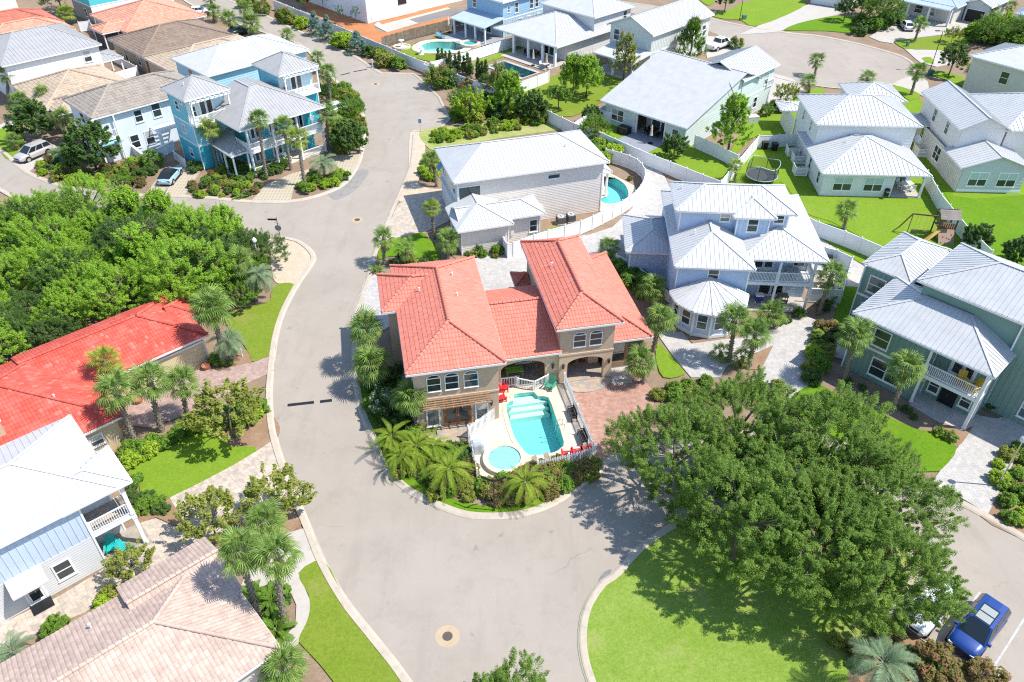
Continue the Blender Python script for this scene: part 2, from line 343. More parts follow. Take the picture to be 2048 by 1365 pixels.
def holed(name, mat, z, outer, holes, label=None, kind='structure', z0=None, parent=None):
    loops = [[Vector((p[0],p[1],0)) for p in l] for l in [outer]+holes]; flat = [p for l in loops for p in l]
    fs = []
    for a, b, c in tessellate_polygon(loops):
        fs.append((a,b,c) if (flat[b]-flat[a]).cross(flat[c]-flat[a]).z > 0 else (a,c,b))
    vs = [(p.x,p.y,z) for p in flat]
    if z0 is not None:
        n = len(outer); k = len(vs); vs += [(p.x,p.y,z0) for p in loops[0]]; fs += [(i, k+i, k+(i+1)%n, (i+1)%n) for i in range(n)]
    return MB().add(vs, fs).build(name, M[mat], parent, kind=kind, label=label)
holed('ground', 'soil', -.03, [(-420,-60),(420,-60),(420,700),(-420,700)], list(POOLS.values()), 'brown mulch and soil ground of the whole neighbourhood')
def sheet(name, mat, z, pts, label=None, sm=0, z0=-.06, cat=None, kind='structure'):
    P = smooth(pts, sm, True) if sm else pts
    return MB().slab(P, z0, z).build(name, M[mat] if isinstance(mat, str) else mat, kind=kind, label=label, cat=cat)
def F_(pts): return [G(x, y) for x, y in pts]
W_ED = [(340,-20),(380,6),(405,19),(470,45),(540,68),(590,84),(615,98),(645,130),(676,163),(703,190),(722,213),(732,245),(730,290),(719,332),(690,371),(642,393),(580,406),(493,406),(397,397),(275,393),(200,388),(132,378),(111,372),(59,352),(29,331),(0,305),(-40,280)]
S_ED = [(-40,345),(0,375),(60,405),(150,425),(300,447),(430,462),(538,472),(564,473),(599,481),(623,498),(633,516),(626,533),(605,563),(588,592),(570,630),(558,671),(552,709),(549,740),(546,780),(547,820),(555,872),(575,936),(599,996),(623,1052),(651,1120),(695,1196),(746,1261),(791,1316),(818,1353),(850,1395),(900,1460)]
I_ED = [(1215,1460),(1185,1400),(1172,1365),(1159,1319),(1155,1268),(1166,1213),(1196,1166),(1227,1143),(1291,1079),(1400,1020),(1540,1000),(1680,1030),(1790,1080),(1855,1122)]
P_ED = [(1855,1122),(1785,1240),(1882,1294),(1985,1346),(2080,1396),(2160,1440)]
N_ED = [(2160,1140),(2048,1083),(1960,1033),(1855,978),(1760,925),(1640,885),(1480,872),(1330,890),(1230,924),(1213,937),(1162,978),(1111,1012),(1053,1033),(992,1040),(924,1035),(852,1007),(804,980),(760,934),(740,881),(722,839),(711,799),(706,762),(703,700),(705,633),(711,613),(731,557),(737,528),(746,504),(763,462),(778,425),(815,340),(822,300),(824,272)]
K_ED = [(824,272),(833,262),(873,260),(897,239),(886,219),(875,196),(842,163),(825,149),(759,148)]
T_ED = [(759,148),(743,138),(704,113),(663,95),(615,73),(560,48),(508,23),(452,0),(420,-15)]
sm = lambda e, n=5: smooth(F_(e), n)
road_pts = sm(W_ED)+sm(S_ED)+sm(I_ED)+F_(P_ED)[1:]+sm(N_ED)+F_(K_ED)[1:]+sm(T_ED)[1:]
MB().slab(road_pts, -.05, 0).build('road', M['asphalt'], kind='structure', label='pale grey asphalt street winding between the houses')
C_ED = [(1200,-2),(1290,8),(1360,22),(1419,38),(1443,44),(1513,58),(1590,69),(1633,73),(1697,85),(1756,100),(1800,114),(1823,129),(1825,141),(1811,153),(1779,170),(1720,178),(1644,173),(1574,160),(1543,147),(1487,100),(1440,72),(1380,52),(1290,32),(1180,10)]
sheet('road', M['asphalt'], 0, sm(C_ED), 'grey asphalt turning circle at the top right')
def kerb(pts, side=1, w=.55, h=.11, name='kerb', label=None):
    P = [Vector((p[0],p[1],0)) for p in pts]; prof = [(0,-.04),(0,.028),(.12*w/.55,.085),(.2*w/.55,h),(.5*w/.55,h+.004),(w,h),(w,-.05)]
    vs = []; fs = []; n = len(prof)
    for i, p in enumerate(P):
        d = (P[min(i+1,len(P)-1)]-P[max(i-1,0)]).normalized(); nr = Vector((d.y,-d.x,0))*side
        vs += [p+nr*o+Vector((0,0,z)) for o, z in prof]
    for i in range(len(P)-1):
        for k in range(n-1):
            a = i*n+k; q = (a, a+1, a+n+1, a+n); fs.append(q if side > 0 else q[::-1])
    return MB().add(vs, fs).build(name, M['kerb'], kind='structure', label=label)
kerb(sm(W_ED), 1, label='concrete kerb along the turquoise house side of the street')
kerb(sm(S_ED[6:]), 1, label='concrete kerb on the left side of the street')
kerb(sm(S_ED[:7]), 1, label='concrete kerb below the wood')
kerb(sm(I_ED), 1, label='curved kerb round the lawn under the big oaks')
kerb(F_(P_ED), 1, .4, label='kerb at the head of the parking bays')
kerb(sm(N_ED), 1, label='kerb round the front of the coral roofed house')
kerb(F_(K_ED), 1, .4, label='kerb round the marked parking bays')
kerb(sm(T_ED), 1, label='kerb of the street beside the white fence')
kerb(sm(C_ED[2:20]), -1, .5, label='kerb round the turning circle')

# painted bay lines, manholes, drains, street patches
def stripe(p, q, w=.1, name='bay_line', label=None):
    d = (q-p).normalized(); n = Vector((d.y,-d.x,0))*w/2; z = Vector((0,0,.006))
    MB().poly([p-n+z, q-n+z, q+n+z, p+n+z] if n.cross(d).z > 0 else [p+n+z, q+n+z, q-n+z, p-n+z]).build(name, PAINTL, kind='structure', label=label)
PAINTL = paint((.50,.485,.455), .7, .2, 3)
for a, b in (((330,490),(890,375)),((400,578),(880,500)),((480,675),(1110,595)),((540,772),(1160,700)),((560,890),(1245,832)),((630,1020),(1320,950)),((680,1160),(1400,1090))):
    stripe(G(740+a[0]/9.1,120+a[1]/9.1), G(740+b[0]/9.1,120+b[1]/9.1), .08, label='thin white bay line in the parking area')
for a, b in (((1960,1184),(1882,1294)),((2049,1237),(1984,1340)),((1872,1135),(1793,1236)),((2140,1290),(2085,1390))):
    stripe(G(*a), G(*b), .12, label='white bay line beside the parked cars')
def manhole(x, y, rl, ra, label):
    p = G(x, y); e = empty('manhole', p, 0, label, 'manhole')
    MB().lathe([(ra,-.03),(ra,.005),(rl*1.02,.008),(rl*1.02,.004)], n=40).build('apron', concrete('manhole_apron', (.44,.34,.225,1), (.40,.305,.20,1), (.31,.23,.15,1)), e)
    m = MB().lathe([(rl,-.02),(rl,.012),(rl*.93,.012),(rl*.9,.008)], n=32)
    for k in range(-4, 5):
        hw = math.sqrt(max(0, .8*rl*rl-(k*rl*.19)**2)); m.box(-hw, k*rl*.19-.018, .008, hw, k*rl*.19+.018, .014)
    m.build('lid', paint((.12,.095,.08), .6, .2, 8), e)
manhole(895,1273,.305,.74,'round manhole with wide tan apron on the road at the bottom')
manhole(714.5,440,.30,.68,'manhole with pale apron at the three way junction')
manhole(751,168.5,.3,.7,'manhole beside the marked parking bays')
for i, (a, b, lab) in enumerate((((575,811),(628,805),'left dark strip drain across the road by the coral house'),((640,804),(664,801),'right dark strip drain across the road by the coral house'),((681,151),(700,146),'far left strip drain by the parking'),((707,144),(734,139),'far right strip drain by the parking'))):
    p, q = G(*a), G(*b); e = empty('strip_drain', (p+q)/2, math.atan2((q-p).y,(q-p).x), lab, 'drain')
    L_ = (q-p).length/2
    MB().box(-L_,-.17,-.03,L_,.17,.006).build('frame', M['dark'], e)
    m = MB(); k = -L_+.05
    while k < L_-.05: m.box(k,-.13,.006,k+.03,.13,.014); k += .09
    m.build('grate', M['black'], e)
p = G(1212,1142)  # storm inlet at island kerb
sheet('drain_patch', 'asphalt_dark', .012, smooth(SL('p',[(1750,800),(1755,760),(1790,715),(1830,705),(1800,760),(1770,800)]),3,True), 'dark wet gutter stain at the lawn corner kerb')
sheet('road_patch', paint((.28,.26,.235,1), .9, .15, 1.5), .0045, F_([(655,383),(690,362),(712,345),(722,338),(738,345),(716,376),(690,394),(668,400)]), 'dark asphalt repair patch at the junction corner', 3)

# lawns
sheet('lawn', 'lawn', .03, F_([(1215,300),(1330,345),(1443,392),(1640,478),(1790,568),(1850,560),(2120,700),(2160,250),(1860,215),(1830,190),(1790,205),(1700,200),(1620,190),(1560,185),(1545,240),(1480,320),(1210,235)]), 'wide back garden grass round the upper right houses')
LAWNS = [
 ('lawn2',.075,'h',[(545,780),(640,785),(597,880),(562,1000),(522,1150),(508,1245),(370,1312),(345,1280),(300,1200),(215,1110),(170,1000),(330,940),(470,900),(490,830)],'lawn strip beside the street left of the coral house'),
 ('lawn',.075,'o',[(645,315),(700,260),(790,200),(900,150),(1090,70),(1110,130),(1160,185),(1285,208),(850,442),(740,442),(705,420),(695,370)],'bright lawn between the red roofed house and its neighbour'),
 ('lawn2',.075,'f',[(598,1147),(648,1124),(690,1198),(737,1265),(780,1320),(806,1355),(790,1400),(700,1400),(668,1365),(640,1330),(612,1300),(598,1280),(612,1250),(620,1222),(617,1190)],'dry edged lawn along the curved footpath at the bottom'),
 ('lawn3',.075,'h',[(1215,612),(1240,520),(1330,478),(1470,440),(1520,430),(1560,470),(1610,520),(1640,602),(1560,618),(1440,600),(1300,592)],'small lush lawn left of the beige house'),
 ('lawn',.075,'k',[(220,345),(1010,350),(1060,250),(1110,270),(1350,640),(1500,800),(760,655),(640,600),(560,560),(420,490),(270,440)],'green back garden lawn of the white hip roofed house'),
 ('lawn3',.075,'k',[(960,0),(1060,60),(1270,320),(1747,310),(1900,320),(1900,900),(1530,720),(1350,540),(1180,260),(1090,140)],'brilliant green lawn at the right edge'),
 ('lawn',.074,'k',[(-60,-90),(0,-60),(180,-30),(330,330),(210,350),(100,230),(20,230),(-100,200),(-150,100)],'grass strip beside the trampoline'),
 ('lawn',.075,'d',[(170,880),(200,830),(330,870),(620,990),(760,1050),(860,1040),(1010,1110),(960,1220),(700,1170),(330,1010)],'narrow back lawn behind the big grey roof'),
 ('lawn',.075,'d',[(1150,880),(1240,790),(1460,800),(1480,920),(1240,930),(1090,1060),(1060,1040)],'side lawn beside the tall pine'),
 ('lawn2',.075,'c',[(830,640),(900,590),(1300,430),(1550,500),(1520,600),(1390,690),(1170,800),(1000,760),(870,700)],'yellow green back lawn with two pines'),
 ('lawn',.075,'c',[(480,440),(840,310),(850,340),(700,395),(540,440)],'thin green strip beside the white boundary fence'),
 ('lawn2',.075,'c',[(20,340),(60,310),(200,275),(240,250),(330,240),(100,300),(170,360),(260,385),(220,425),(20,370)],'small lawn round the kidney shaped pool'),
 ('lawn',.075,'d',[(850,0),(940,0),(945,20),(910,40)],'grass patch beside the far street'),
 ('lawn',.075,'d',[(930,100),(1080,60),(1150,20),(1400,-20),(1560,0),(1540,60),(1240,182),(1130,140),(1000,130)],'far front lawn with a lamp post'),
 ('lawn3',.075,'e',[(110,205),(200,165),(350,130),(500,110),(680,150),(600,225),(400,215),(160,212)],'crescent lawn at the top of the turning circle'),
 ('lawn2',.075,'e',[(860,285),(960,270),(1250,235),(1450,175),(1500,200),(1380,290),(1300,345),(1000,340),(930,335)],'patchy verge lawn with palm beyond the turning circle'),
 ('lawn',.075,'e',[(1050,400),(1110,395),(1130,440),(1080,430)],'tiny grass corner by the black lamp post'),
 ('lawn',.075,'e',[(840,590),(920,600),(1040,650),(970,690),(900,640)],'grass wedge in front of the turning circle'),
 ('lawn',.075,'e',[(1090,500),(1200,490),(1340,540),(1330,590),(1200,545)],'shaded grass by the clipped tree'),
 ('lawn',.075,'e',[(140,700),(240,640),(370,600),(375,640),(240,700),(150,725)],'grass beside the crape myrtle'),
 ('lawn3',.075,'n',[(480,60),(640,60),(620,130),(560,300),(460,290),(470,180)],'shaded grass strip between the blue and green houses'),
 ('lawn3',.075,'n',[(190,780),(330,715),(480,790),(700,880),(1000,1020),(1150,1045),(1285,1150),(1190,1290),(1105,1312),(850,1290),(500,1100),(150,900)],'sunlit lawn in front of the green house'),
 ('lawn',.075,'a',[(-40,900),(90,868),(150,900),(165,1045),(60,1092),(0,1030),(-60,960)],'front lawn with a small palm at the far left'),
 ('lawn2',.075,'a',[(400,990),(490,950),(510,970),(420,1000)],'grass tuft strip behind the silver car'),
 ('lawn',.075,'j',[(285,1190),(330,1215),(440,1340),(470,1400),(330,1420),(280,1290)],'grass strip between the coral house and the blue house'),
 ('lawn',.075,'c',[(1380,840),(1560,890),(1500,945),(1390,905)],'grass behind the dark cube grill cover'),
 ('lawn',.075,'i',[(1010,745),(1130,725),(1135,738),(1020,762)],'tiny grass patch beside the air conditioners'),
]
for i_, (m_, z_, k_, pts, lab) in enumerate(LAWNS): sheet('lawn', m_, z_+i_*.0006, SL(k_, pts), lab, 3)
ringL = sm([(709,760),(714,799),(725,839),(743,881),(763,931),(806,976),(854,1003),(925,1030),(992,1035),(1052,1029),(1109,1008),(1160,974),(1208,938)])+sm([(1150,962),(1100,988),(1050,1006),(990,1015),(930,1006),(870,982),(822,948),(788,908),(768,860),(762,800),(745,750)])
sheet('lawn', 'lawn3', .08, ringL, 'narrow grass verge curving round the pool garden')
isl = sm([(1215,1455),(1188,1400),(1175,1365),(1162,1319),(1158,1268),(1169,1213),(1199,1168),(1230,1146),(1293,1083),(1400,1026),(1540,1006),(1680,1036),(1790,1086),(1850,1126)])+F_([(1783,1243),(1700,1330),(1690,1400),(1640,1455)])
sheet('lawn', M['lawn4'], .08, isl, 'large rounded lawn under the big oaks')
# beds of mulch, straw and sand
BEDS = [
 ('sand',.05,'h',[(470,455),(560,465),(680,490),(755,545),(785,600),(765,655),(690,760),(650,785),(545,780),(500,740),(480,600)],'bare pale sand corner by the street sign','sand'),
 ('sand',.05,'i',[(70,90),(140,80),(170,130),(165,330),(120,430),(200,470),(290,480),(0,560),(30,470),(60,300)],'strip of pale sand beside the street','sand'),
 ('scrub',.055,'c',[(140,890),(420,860),(700,830),(1020,800),(1200,850),(1150,880),(600,960),(430,1010),(250,1030),(180,1000)],'overgrown sandy scrub behind the beige house','ground_cover'),
 ('mulch',.05,'m',[(540,100),(640,90),(690,150),(800,130),(830,150),(700,190)],'bed of mulch between the coral and beige houses','bed'),
 ('redmulch',.05,'x',[(-200,-40),(200,0),(420,190),(760,330),(1000,490),(1180,510),(1460,430),(2048,280),(2048,200),(1290,395),(1130,310),(1180,265),(1400,215),(1960,75),(2000,60),(1980,-60),(600,-100)],'rusty pine straw round the white metal building','bed'),
 ('redmulch',.052,'x',[(1195,270),(1500,195),(1960,70),(2020,95),(1240,300)],'strip of rusty straw against the white metal wall','bed'),
 ('mulch',.05,'q',[(980,1040),(1150,1000),(1290,1080),(1480,1200),(1700,1330),(1760,1420),(1300,1440),(1040,1380),(900,1200)],'bed of straw under the silver palm','bed'),
 ('mulch',.05,'q',[(1660,640),(1690,510),(1735,480),(1852,380),(1900,360),(1900,790),(1850,745)],'straw bed by the lamp post','bed'),
 ('mulch',.085,'n',[(1130,1010),(1200,980),(1330,1040),(1400,1000),(1280,1150),(1150,1050)],'orange straw patch at the porch post','bed'),
 ('mulch',.05,'o',[(560,210),(700,200),(1060,60),(1280,-20),(1390,60),(1390,140),(1280,212),(1090,200),(1090,70),(780,210),(650,310),(700,420),(850,445),(920,560),(870,580),(780,540),(690,560),(620,360)],'straw bed with hedge by the red roofed house','bed'),
 ('mulch',.05,'o',[(1290,470),(1400,440),(1510,500),(1515,570),(1440,620),(1380,560)],'straw bed at the driveway entrance','bed'),
 ('mulch',.05,'j',[(470,1130),(600,1190),(760,1150),(900,1190),(1080,1190),(1130,1190),(1080,1300),(1010,1365),(760,1330),(540,1190)],'rust coloured bed of palms in front of the blue house','bed'),
 ('mulch',.05,'l',[(1370,560),(1550,520),(1660,470),(1720,560),(1500,620),(1240,650)],'bed beside the garage of the red roofed house','bed'),
 ('sand',.05,'k',[(520,830),(600,800),(690,850),(670,950),(600,945),(540,910)],'tan sand patch beside the green house','sand'),
]
for i_, (m_, z_, k_, pts, lab, nm) in enumerate(BEDS): sheet(nm, m_, z_-.01+i_*.0007, SL(k_, pts), lab, 3)
# drives, patios and paths
DR = [
 ('driveway','pav_grey',.06,'f',[(704,633),(712,610),(730,560),(762,545),(800,560),(800,640),(770,660),(706,690)],'silver paver drive left of the coral house',0),
 ('driveway','pav_grey',.055,'f',[(800,800),(800,560),(960,515),(1000,500),(1040,490),(1180,470),(1225,455),(1262,420),(1284,385),(1287,362),(1270,335),(1235,315),(1205,300),(1240,292),(1290,310),(1330,355),(1345,400),(1330,460),(1260,520),(1235,560),(1100,660),(1000,700)],'silver paver court between the coral and beige houses',0),
 ('driveway','pav_grey',.055,'f',[(1205,262),(1240,285),(1290,310),(1330,355),(1350,400),(1600,470),(1720,545),(1745,600),(1650,570),(1560,500),(1340,420),(1290,318),(1200,290)],'paved lane between the white fences',0),
 ('driveway','pav_tan',.06,'i',[(-20,590),(30,545),(290,480),(400,640),(320,700),(150,780),(10,800),(-130,830)],'paver drive in front of the beige house',0),
 ('driveway','pav_grey',.06,'j',[(280,1110),(460,1110),(520,1190),(740,1160),(850,1150),(1080,1050),(1290,1000),(1420,1040),(1370,1200),(1250,1365),(1190,1480),(900,1480),(1010,1340),(1080,1200),(760,1340),(720,1420),(520,1420),(400,1280)],'silver paver walk curving to the blue house',0),
 ('driveway','pav_grey',.058,'f',[(1560,760),(1600,700),(1650,640),(1660,700),(1640,770),(1600,850),(1590,890),(1500,880)],'paver drive beside the shrub row under the oak',0),
 ('driveway','pav_grey',.06,'n',[(960,850),(1100,730),(1380,880),(1440,930),(1560,950),(1747,900),(1800,900),(1760,1060),(1620,1365),(1500,1600),(1300,1480),(1080,1430),(1290,1150),(1400,1000),(1330,1030),(1190,990)],'pale paver drive of the green house',0),
 ('driveway','pav_red',.06,'m',[(1110,760),(1290,700),(1420,690),(1480,730),(1500,800),(1440,900),(1330,1020),(1290,1090),(1230,1100),(1200,980),(1145,850)],'rounded red paver drive beside the pool',4),
 ('driveway','pav_pink',.06,'l',[(850,990),(900,760),(1090,630),(1230,660),(1380,610),(1500,620),(1747,560),(1870,510),(1880,620),(1620,740),(1450,830),(1290,920),(1000,1010)],'rose paver drive of the red roofed house',0),
 ('driveway','pav_tan',.06,'o',[(850,443),(1285,210),(1375,150),(1445,290),(1500,440),(1420,480),(1300,470),(1220,540),(1080,640),(1000,660),(930,600),(925,565)],'tumbled paver drive of the white house',0),
 ('footpath','pav_tan',.06,'o',[(730,700),(700,570),(780,545),(870,585),(935,590),(1010,650),(760,810),(600,890),(590,900),(420,1020),(0,1200),(-120,1230),(-120,1120),(0,1075),(300,935),(560,775)],'tumbled paver path beside the white house',0),
 ('driveway','pav_grey',.054,'f',[(1560,430),(1640,478),(1745,545),(1752,612),(1700,632),(1640,600),(1600,560),(1560,500)],'end of the paved lane beside the green house',0),
 ('footpath','concrete',.065,'o',[(1440,620),(1560,585),(1635,760),(1495,820),(1555,960),(1550,1040),(1510,1150),(1470,1200),(1400,1170),(1480,1080),(1485,980),(1440,880),(1200,900),(1250,790)],'curved concrete footpath by the weathered roof',0),
 ('driveway','turf',.06,'a',[(1000,1320),(1070,1230),(1240,1110),(1370,1170),(1310,1260),(1260,1335)],'turf paver drive under the pale blue coupe',0),
 ('driveway','turf',.06,'b',[(620,1260),(720,1150),(880,1080),(1000,1050),(960,1120),(890,1180),(870,1258)],'turf paver path with a palm shadow',0),
 ('driveway','turf',.06,'b',[(1120,1000),(1180,960),(1310,950),(1290,1030),(1220,1090)],'turf paver patch at the street corner',0),
 ('driveway','concrete',.06,'a',[(60,1095),(130,1080),(200,1060),(360,990),(400,1000),(330,1080),(190,1180),(110,1130)],'concrete drive under the silver car',0),
 ('driveway','concrete',.06,'a',[(-30,870),(100,810),(150,850),(60,880),(-30,905)],'pale path at the far left',0),
 ('driveway','concrete',.06,'x',[(1130,310),(1290,395),(1665,285),(2048,200),(2048,150),(1700,245),(1560,240),(2048,110),(2020,95),(1230,300),(1180,265)],'white concrete apron of the metal building',0),
 ('road','asphalt_dark',.065,'x',[(1560,243),(1665,284),(2060,195),(2300,110),(2060,120)],'dark asphalt service lane',0),
 ('driveway','concrete',.06,'e',[(-200,240),(0,150),(190,60),(290,30),(480,60),(500,100),(350,130),(110,205),(60,222)],'long concrete drive at the top',0),
 ('driveway','concrete',.06,'e',[(690,255),(850,150),(1000,120),(1330,130),(1450,175),(1250,232),(960,268),(860,285),(850,300),(760,285)],'concrete drive by the open garage',0),
 ('driveway','concrete',.06,'e',[(930,335),(1000,342),(1180,345),(1300,430),(1150,460),(1040,430),(1000,400),(980,380)],'pale drive beside the black lamp post',0),
 ('driveway','concrete',.06,'e',[(840,580),(950,520),(1060,540),(1090,560),(1100,620),(1060,660),(920,600)],'drive in front of the right hand white house',0),
 ('driveway','concrete',.06,'d',[(890,330),(900,250),(1050,260),(1150,320),(1100,350),(900,400)],'drive under the white pickup',0),
 ('driveway','concrete',.06,'d',[(1300,740),(1340,500),(1480,540),(1550,590),(1560,640),(1450,700),(1380,760)],'drive beside the crape myrtle',0),
 ('driveway','concrete',.06,'b',[(1190,560),(1230,590),(1260,640),(1170,660)],'small path by the tower',0),
]
for i_, (nm, m_, z_, k_, pts, lab, q) in enumerate(DR): sheet(nm, m_, z_-.006+i_*.0006, SL(k_, pts), lab, q)
# ------------------------------------------------------------------ buildings
def inset_poly_clip(poly2, a):                                # interval of a convex polygon along line x=a
    ys = []
    n = len(poly2)
    for i in range(n):
        (x0,y0),(x1,y1) = poly2[i], poly2[(i+1)%n]
        if (x0-a)*(x1-a) <= 0 and abs(x1-x0) > 1e-9:
            ys.append(y0+(y1-y0)*(a-x0)/(x1-x0))
    return (min(ys), max(ys)) if len(ys) > 1 else None
def cap_mesh(mat, key):
    k = 'cap'+key
    if k not in _MC:
        m = MB(); n = 6; L = .40
        for i in range(2):
            r = .125 if i == 0 else .105
        top = [(-.0, .135*math.cos(math.pi*j/n), .135*math.sin(math.pi*j/n)) for j in range(n+1)]
        end = [(L, .11*math.cos(math.pi*j/n), .11*math.sin(math.pi*j/n)-.035) for j in range(n+1)]
        m.add(top+end, [(j, j+1, n+2+j, n+1+j) for j in range(n)]+[tuple(range(n+1))[::-1]])
        _MC[k] = m.mesh('ridge_tile', mat)
    return _MC[k]
class House:
    def __init__(s, name, label, org, ang, cat='house'):
        s.e = empty(name, (org[0], org[1], 0), R(ang), label, cat); s.a = R(ang); s.o = Vector((org[0], org[1], 0)); s.far = False
        s.wmat = M['white']; s.style = 'lap'
    def W(s, u, v, z=0): return s.o+Vector((u*math.cos(s.a)-v*math.sin(s.a), u*math.sin(s.a)+v*math.cos(s.a), z))
    def loc(s, p):
        d = Vector(p)-s.o; return (d.x*math.cos(s.a)+d.y*math.sin(s.a), -d.x*math.sin(s.a)+d.y*math.cos(s.a))
    # --- roofs
    def roof(s, u0, v0, u1, v1, ze, pitch, mat, ridge='u', h0=True, h1=True, kind=None, ins=None, trim=True, caps=None, skip=()):
        kind = kind or ('tile' if mat.startswith('tile') else 'metal')
        if ridge == 'u': lo, hi, c0, c1 = u0, u1, v0, v1
        else: lo, hi, c0, c1 = v0, v1, u0, u1
        hw = (c1-c0)/2; zr = ze+hw*pitch; cm = (c0+c1)/2; i_ = ins if ins is not None else hw
        i_ = min(i_, (hi-lo)/2-.01) if (h0 and h1) else i_
        r0 = lo+(i_ if h0 else 0); r1 = hi-(i_ if h1 else 0)
        V = (lambda l, c, z: Vector((l, c, z))) if ridge == 'u' else (lambda l, c, z: Vector((c, l, z)))
        A, B, C, D = V(lo,c0,ze), V(hi,c0,ze), V(hi,c1,ze), V(lo,c1,ze); P, Q = V(r0,cm,zr), V(r1,cm,zr)
        sl = [[A,B,Q,P],[C,D,P,Q]]
        if h0: sl.append([D,A,P])
        if h1: sl.append([B,C,Q])
        if ridge == 'v': sl = [x[::-1] for x in sl]
        lines = [(P,Q)]
        if h0: lines += [(A,P),(D,P)]
        if h1: lines += [(B,Q),(C,Q)]
        return s.slopes(sl, lines, mat, kind, trim, caps)
    def slopes(s, sl, lines, mat, kind, trim=True, caps=None):
        m = MB(); T = []; F = []; nv = 0; rb = MB(); fa = MB()
        for poly in sl:
            n = len(poly); off = Vector((0,0,-.09))
            m.add(list(poly)+[p+off for p in poly], [tuple(range(n)), tuple(range(2*n-1,n-1,-1))]+[((i+1)%n, i, n+i, n+(i+1)%n) for i in range(n)])
            nr = (poly[1]-poly[0]).cross(poly[2]-poly[0]).normalized()
            if nr.z < 0: nr = -nr
            if abs(nr.z) > .9999: a = Vector((1,0,0)); d = Vector((0,1,0))
            else:
                a = Vector((0,0,1)).cross(nr).normalized(); d = nr.cross(a)      # a along the eave, d up the slope
            o = min(poly, key=lambda p: p.z)
            P2 = [((p-o).dot(a), (p-o).dot(d)) for p in poly]
            xs = [p[0] for p in P2]; ys = [p[1] for p in P2]
            if kind == 'metal':
                sp = .50 if s.far else .40; wd = .05 if s.far else .035; hh = .05 if s.far else .038
                x = math.ceil(min(xs)/sp)*sp+.01
                while x < max(xs):
                    iv = inset_poly_clip(P2, x)
                    if iv and iv[1]-iv[0] > .15:
                        rb.bar(o+a*x+d*iv[0]+nr*(hh/2-.005), o+a*x+d*(iv[1])+nr*(hh/2-.005), wd, hh, nr)
                    x += sp
            else:
                cw, cl = (.40, .46) if s.far else (.25, .37)
                nx = np.arange(math.floor(min(xs)/cw), math.ceil(max(xs)/cw)+1); ny = np.arange(0, math.ceil(max(ys)/cl)+1)
                gx, gy = np.meshgrid(nx*cw, ny*cl); gx = gx.ravel(); gy = gy.ravel()
                ins = np.ones(len(gx), bool); cx = gx+cw/2; cy = gy+cl*.5
                area = sum(P2[i][0]*P2[(i+1)%len(P2)][1]-P2[(i+1)%len(P2)][0]*P2[i][1] for i in range(len(P2)))
                for i in range(len(P2)):
                    (x0,y0),(x1,y1) = P2[i], P2[(i+1)%len(P2)]; L = math.hypot(x1-x0, y1-y0)
                    if L < 1e-6: continue
                    dd = ((x1-x0)*(cy-y0)-(y1-y0)*(cx-x0))/L*(1 if area > 0 else -1)
                    ins &= dd > .06
                gx = gx[ins]; gy = gy[ins]; k = len(gx)
                if not k: continue
                h = .026; st = .03
                prof = np.array([(0,0),(.28,h),(.72,h),(1,0)])
                tv = [(p[0]*cw*.98, cl*1.04, p[1]*.7+.005) for p in prof]+[(p[0]*cw*.98, 0, p[1]+st) for p in prof]+[(0,.0,-.01),(cw*.98,.0,-.01)]
                tv = np.array(tv); tf = np.array([(0,4,5,1),(1,5,6,2),(2,6,7,3),(8,9,7,4),(4,7,6,5)])
                jit = np.random.RandomState(3).uniform(-.008,.008,(k,1))
                X = gx[:,None]+tv[None,:,0]; Y = gy[:,None]+tv[None,:,1]; Zt = tv[None,:,2]+jit
                av, dv, nvv, ov = (np.array(q) for q in (a, d, nr, o))
                W_ = ov+X[...,None]*av+Y[...,None]*dv+Zt[...,None]*nvv
                T.append(W_.reshape(-1,3)); F.append((np.arange(k)[:,None,None]*10+tf[None]+nv).reshape(-1,4)); nv += k*10
            if trim:
                for i in range(n):
                    p, q = poly[i], poly[(i+1)%n]
                    if abs(p.z-o.z) < .01 and abs(q.z-o.z) < .01: fa.bar(p+Vector((0,0,-.12)), q+Vector((0,0,-.12)), .09, .17)
        ro = m.build('roof', M[mat], s.e)
        if T: link('roof_tiles', np_mesh('roof_tiles', np.vstack(T), np.vstack(F), M[mat]), ro, kind='stuff')
        if rb.v: rb.build('standing_seams', M[mat], ro, kind='stuff')
        if fa.v: fa.build('gutter', M['trim'], ro)
        cm = MB()
        for p, q in lines:
            L = (q-p).length
            if L < .3: continue
            d = (q-p)/L
            if kind == 'metal': cm.bar(p+Vector((0,0,.03)), q+Vector((0,0,.03)), .22, .03); continue
            rz = math.atan2(d.y, d.x); ry = -math.asin(max(-1,min(1,d.z))); k = 0
            if caps:
                me = cap_mesh(M[mat], mat)
                while k*.36 < L-.2: link('ridge_tile', me, ro, p+d*(k*.36)+Vector((0,0,.07)), (0,ry,rz)); k += 1
            else:
                pts = [p+d*t+Vector((0,0,.06)) for t in np.linspace(0, L, 2)]
                cm.tube(pts, .15, 6)
        if cm.v: cm.build('ridge_cap', M[mat], ro)
        return ro
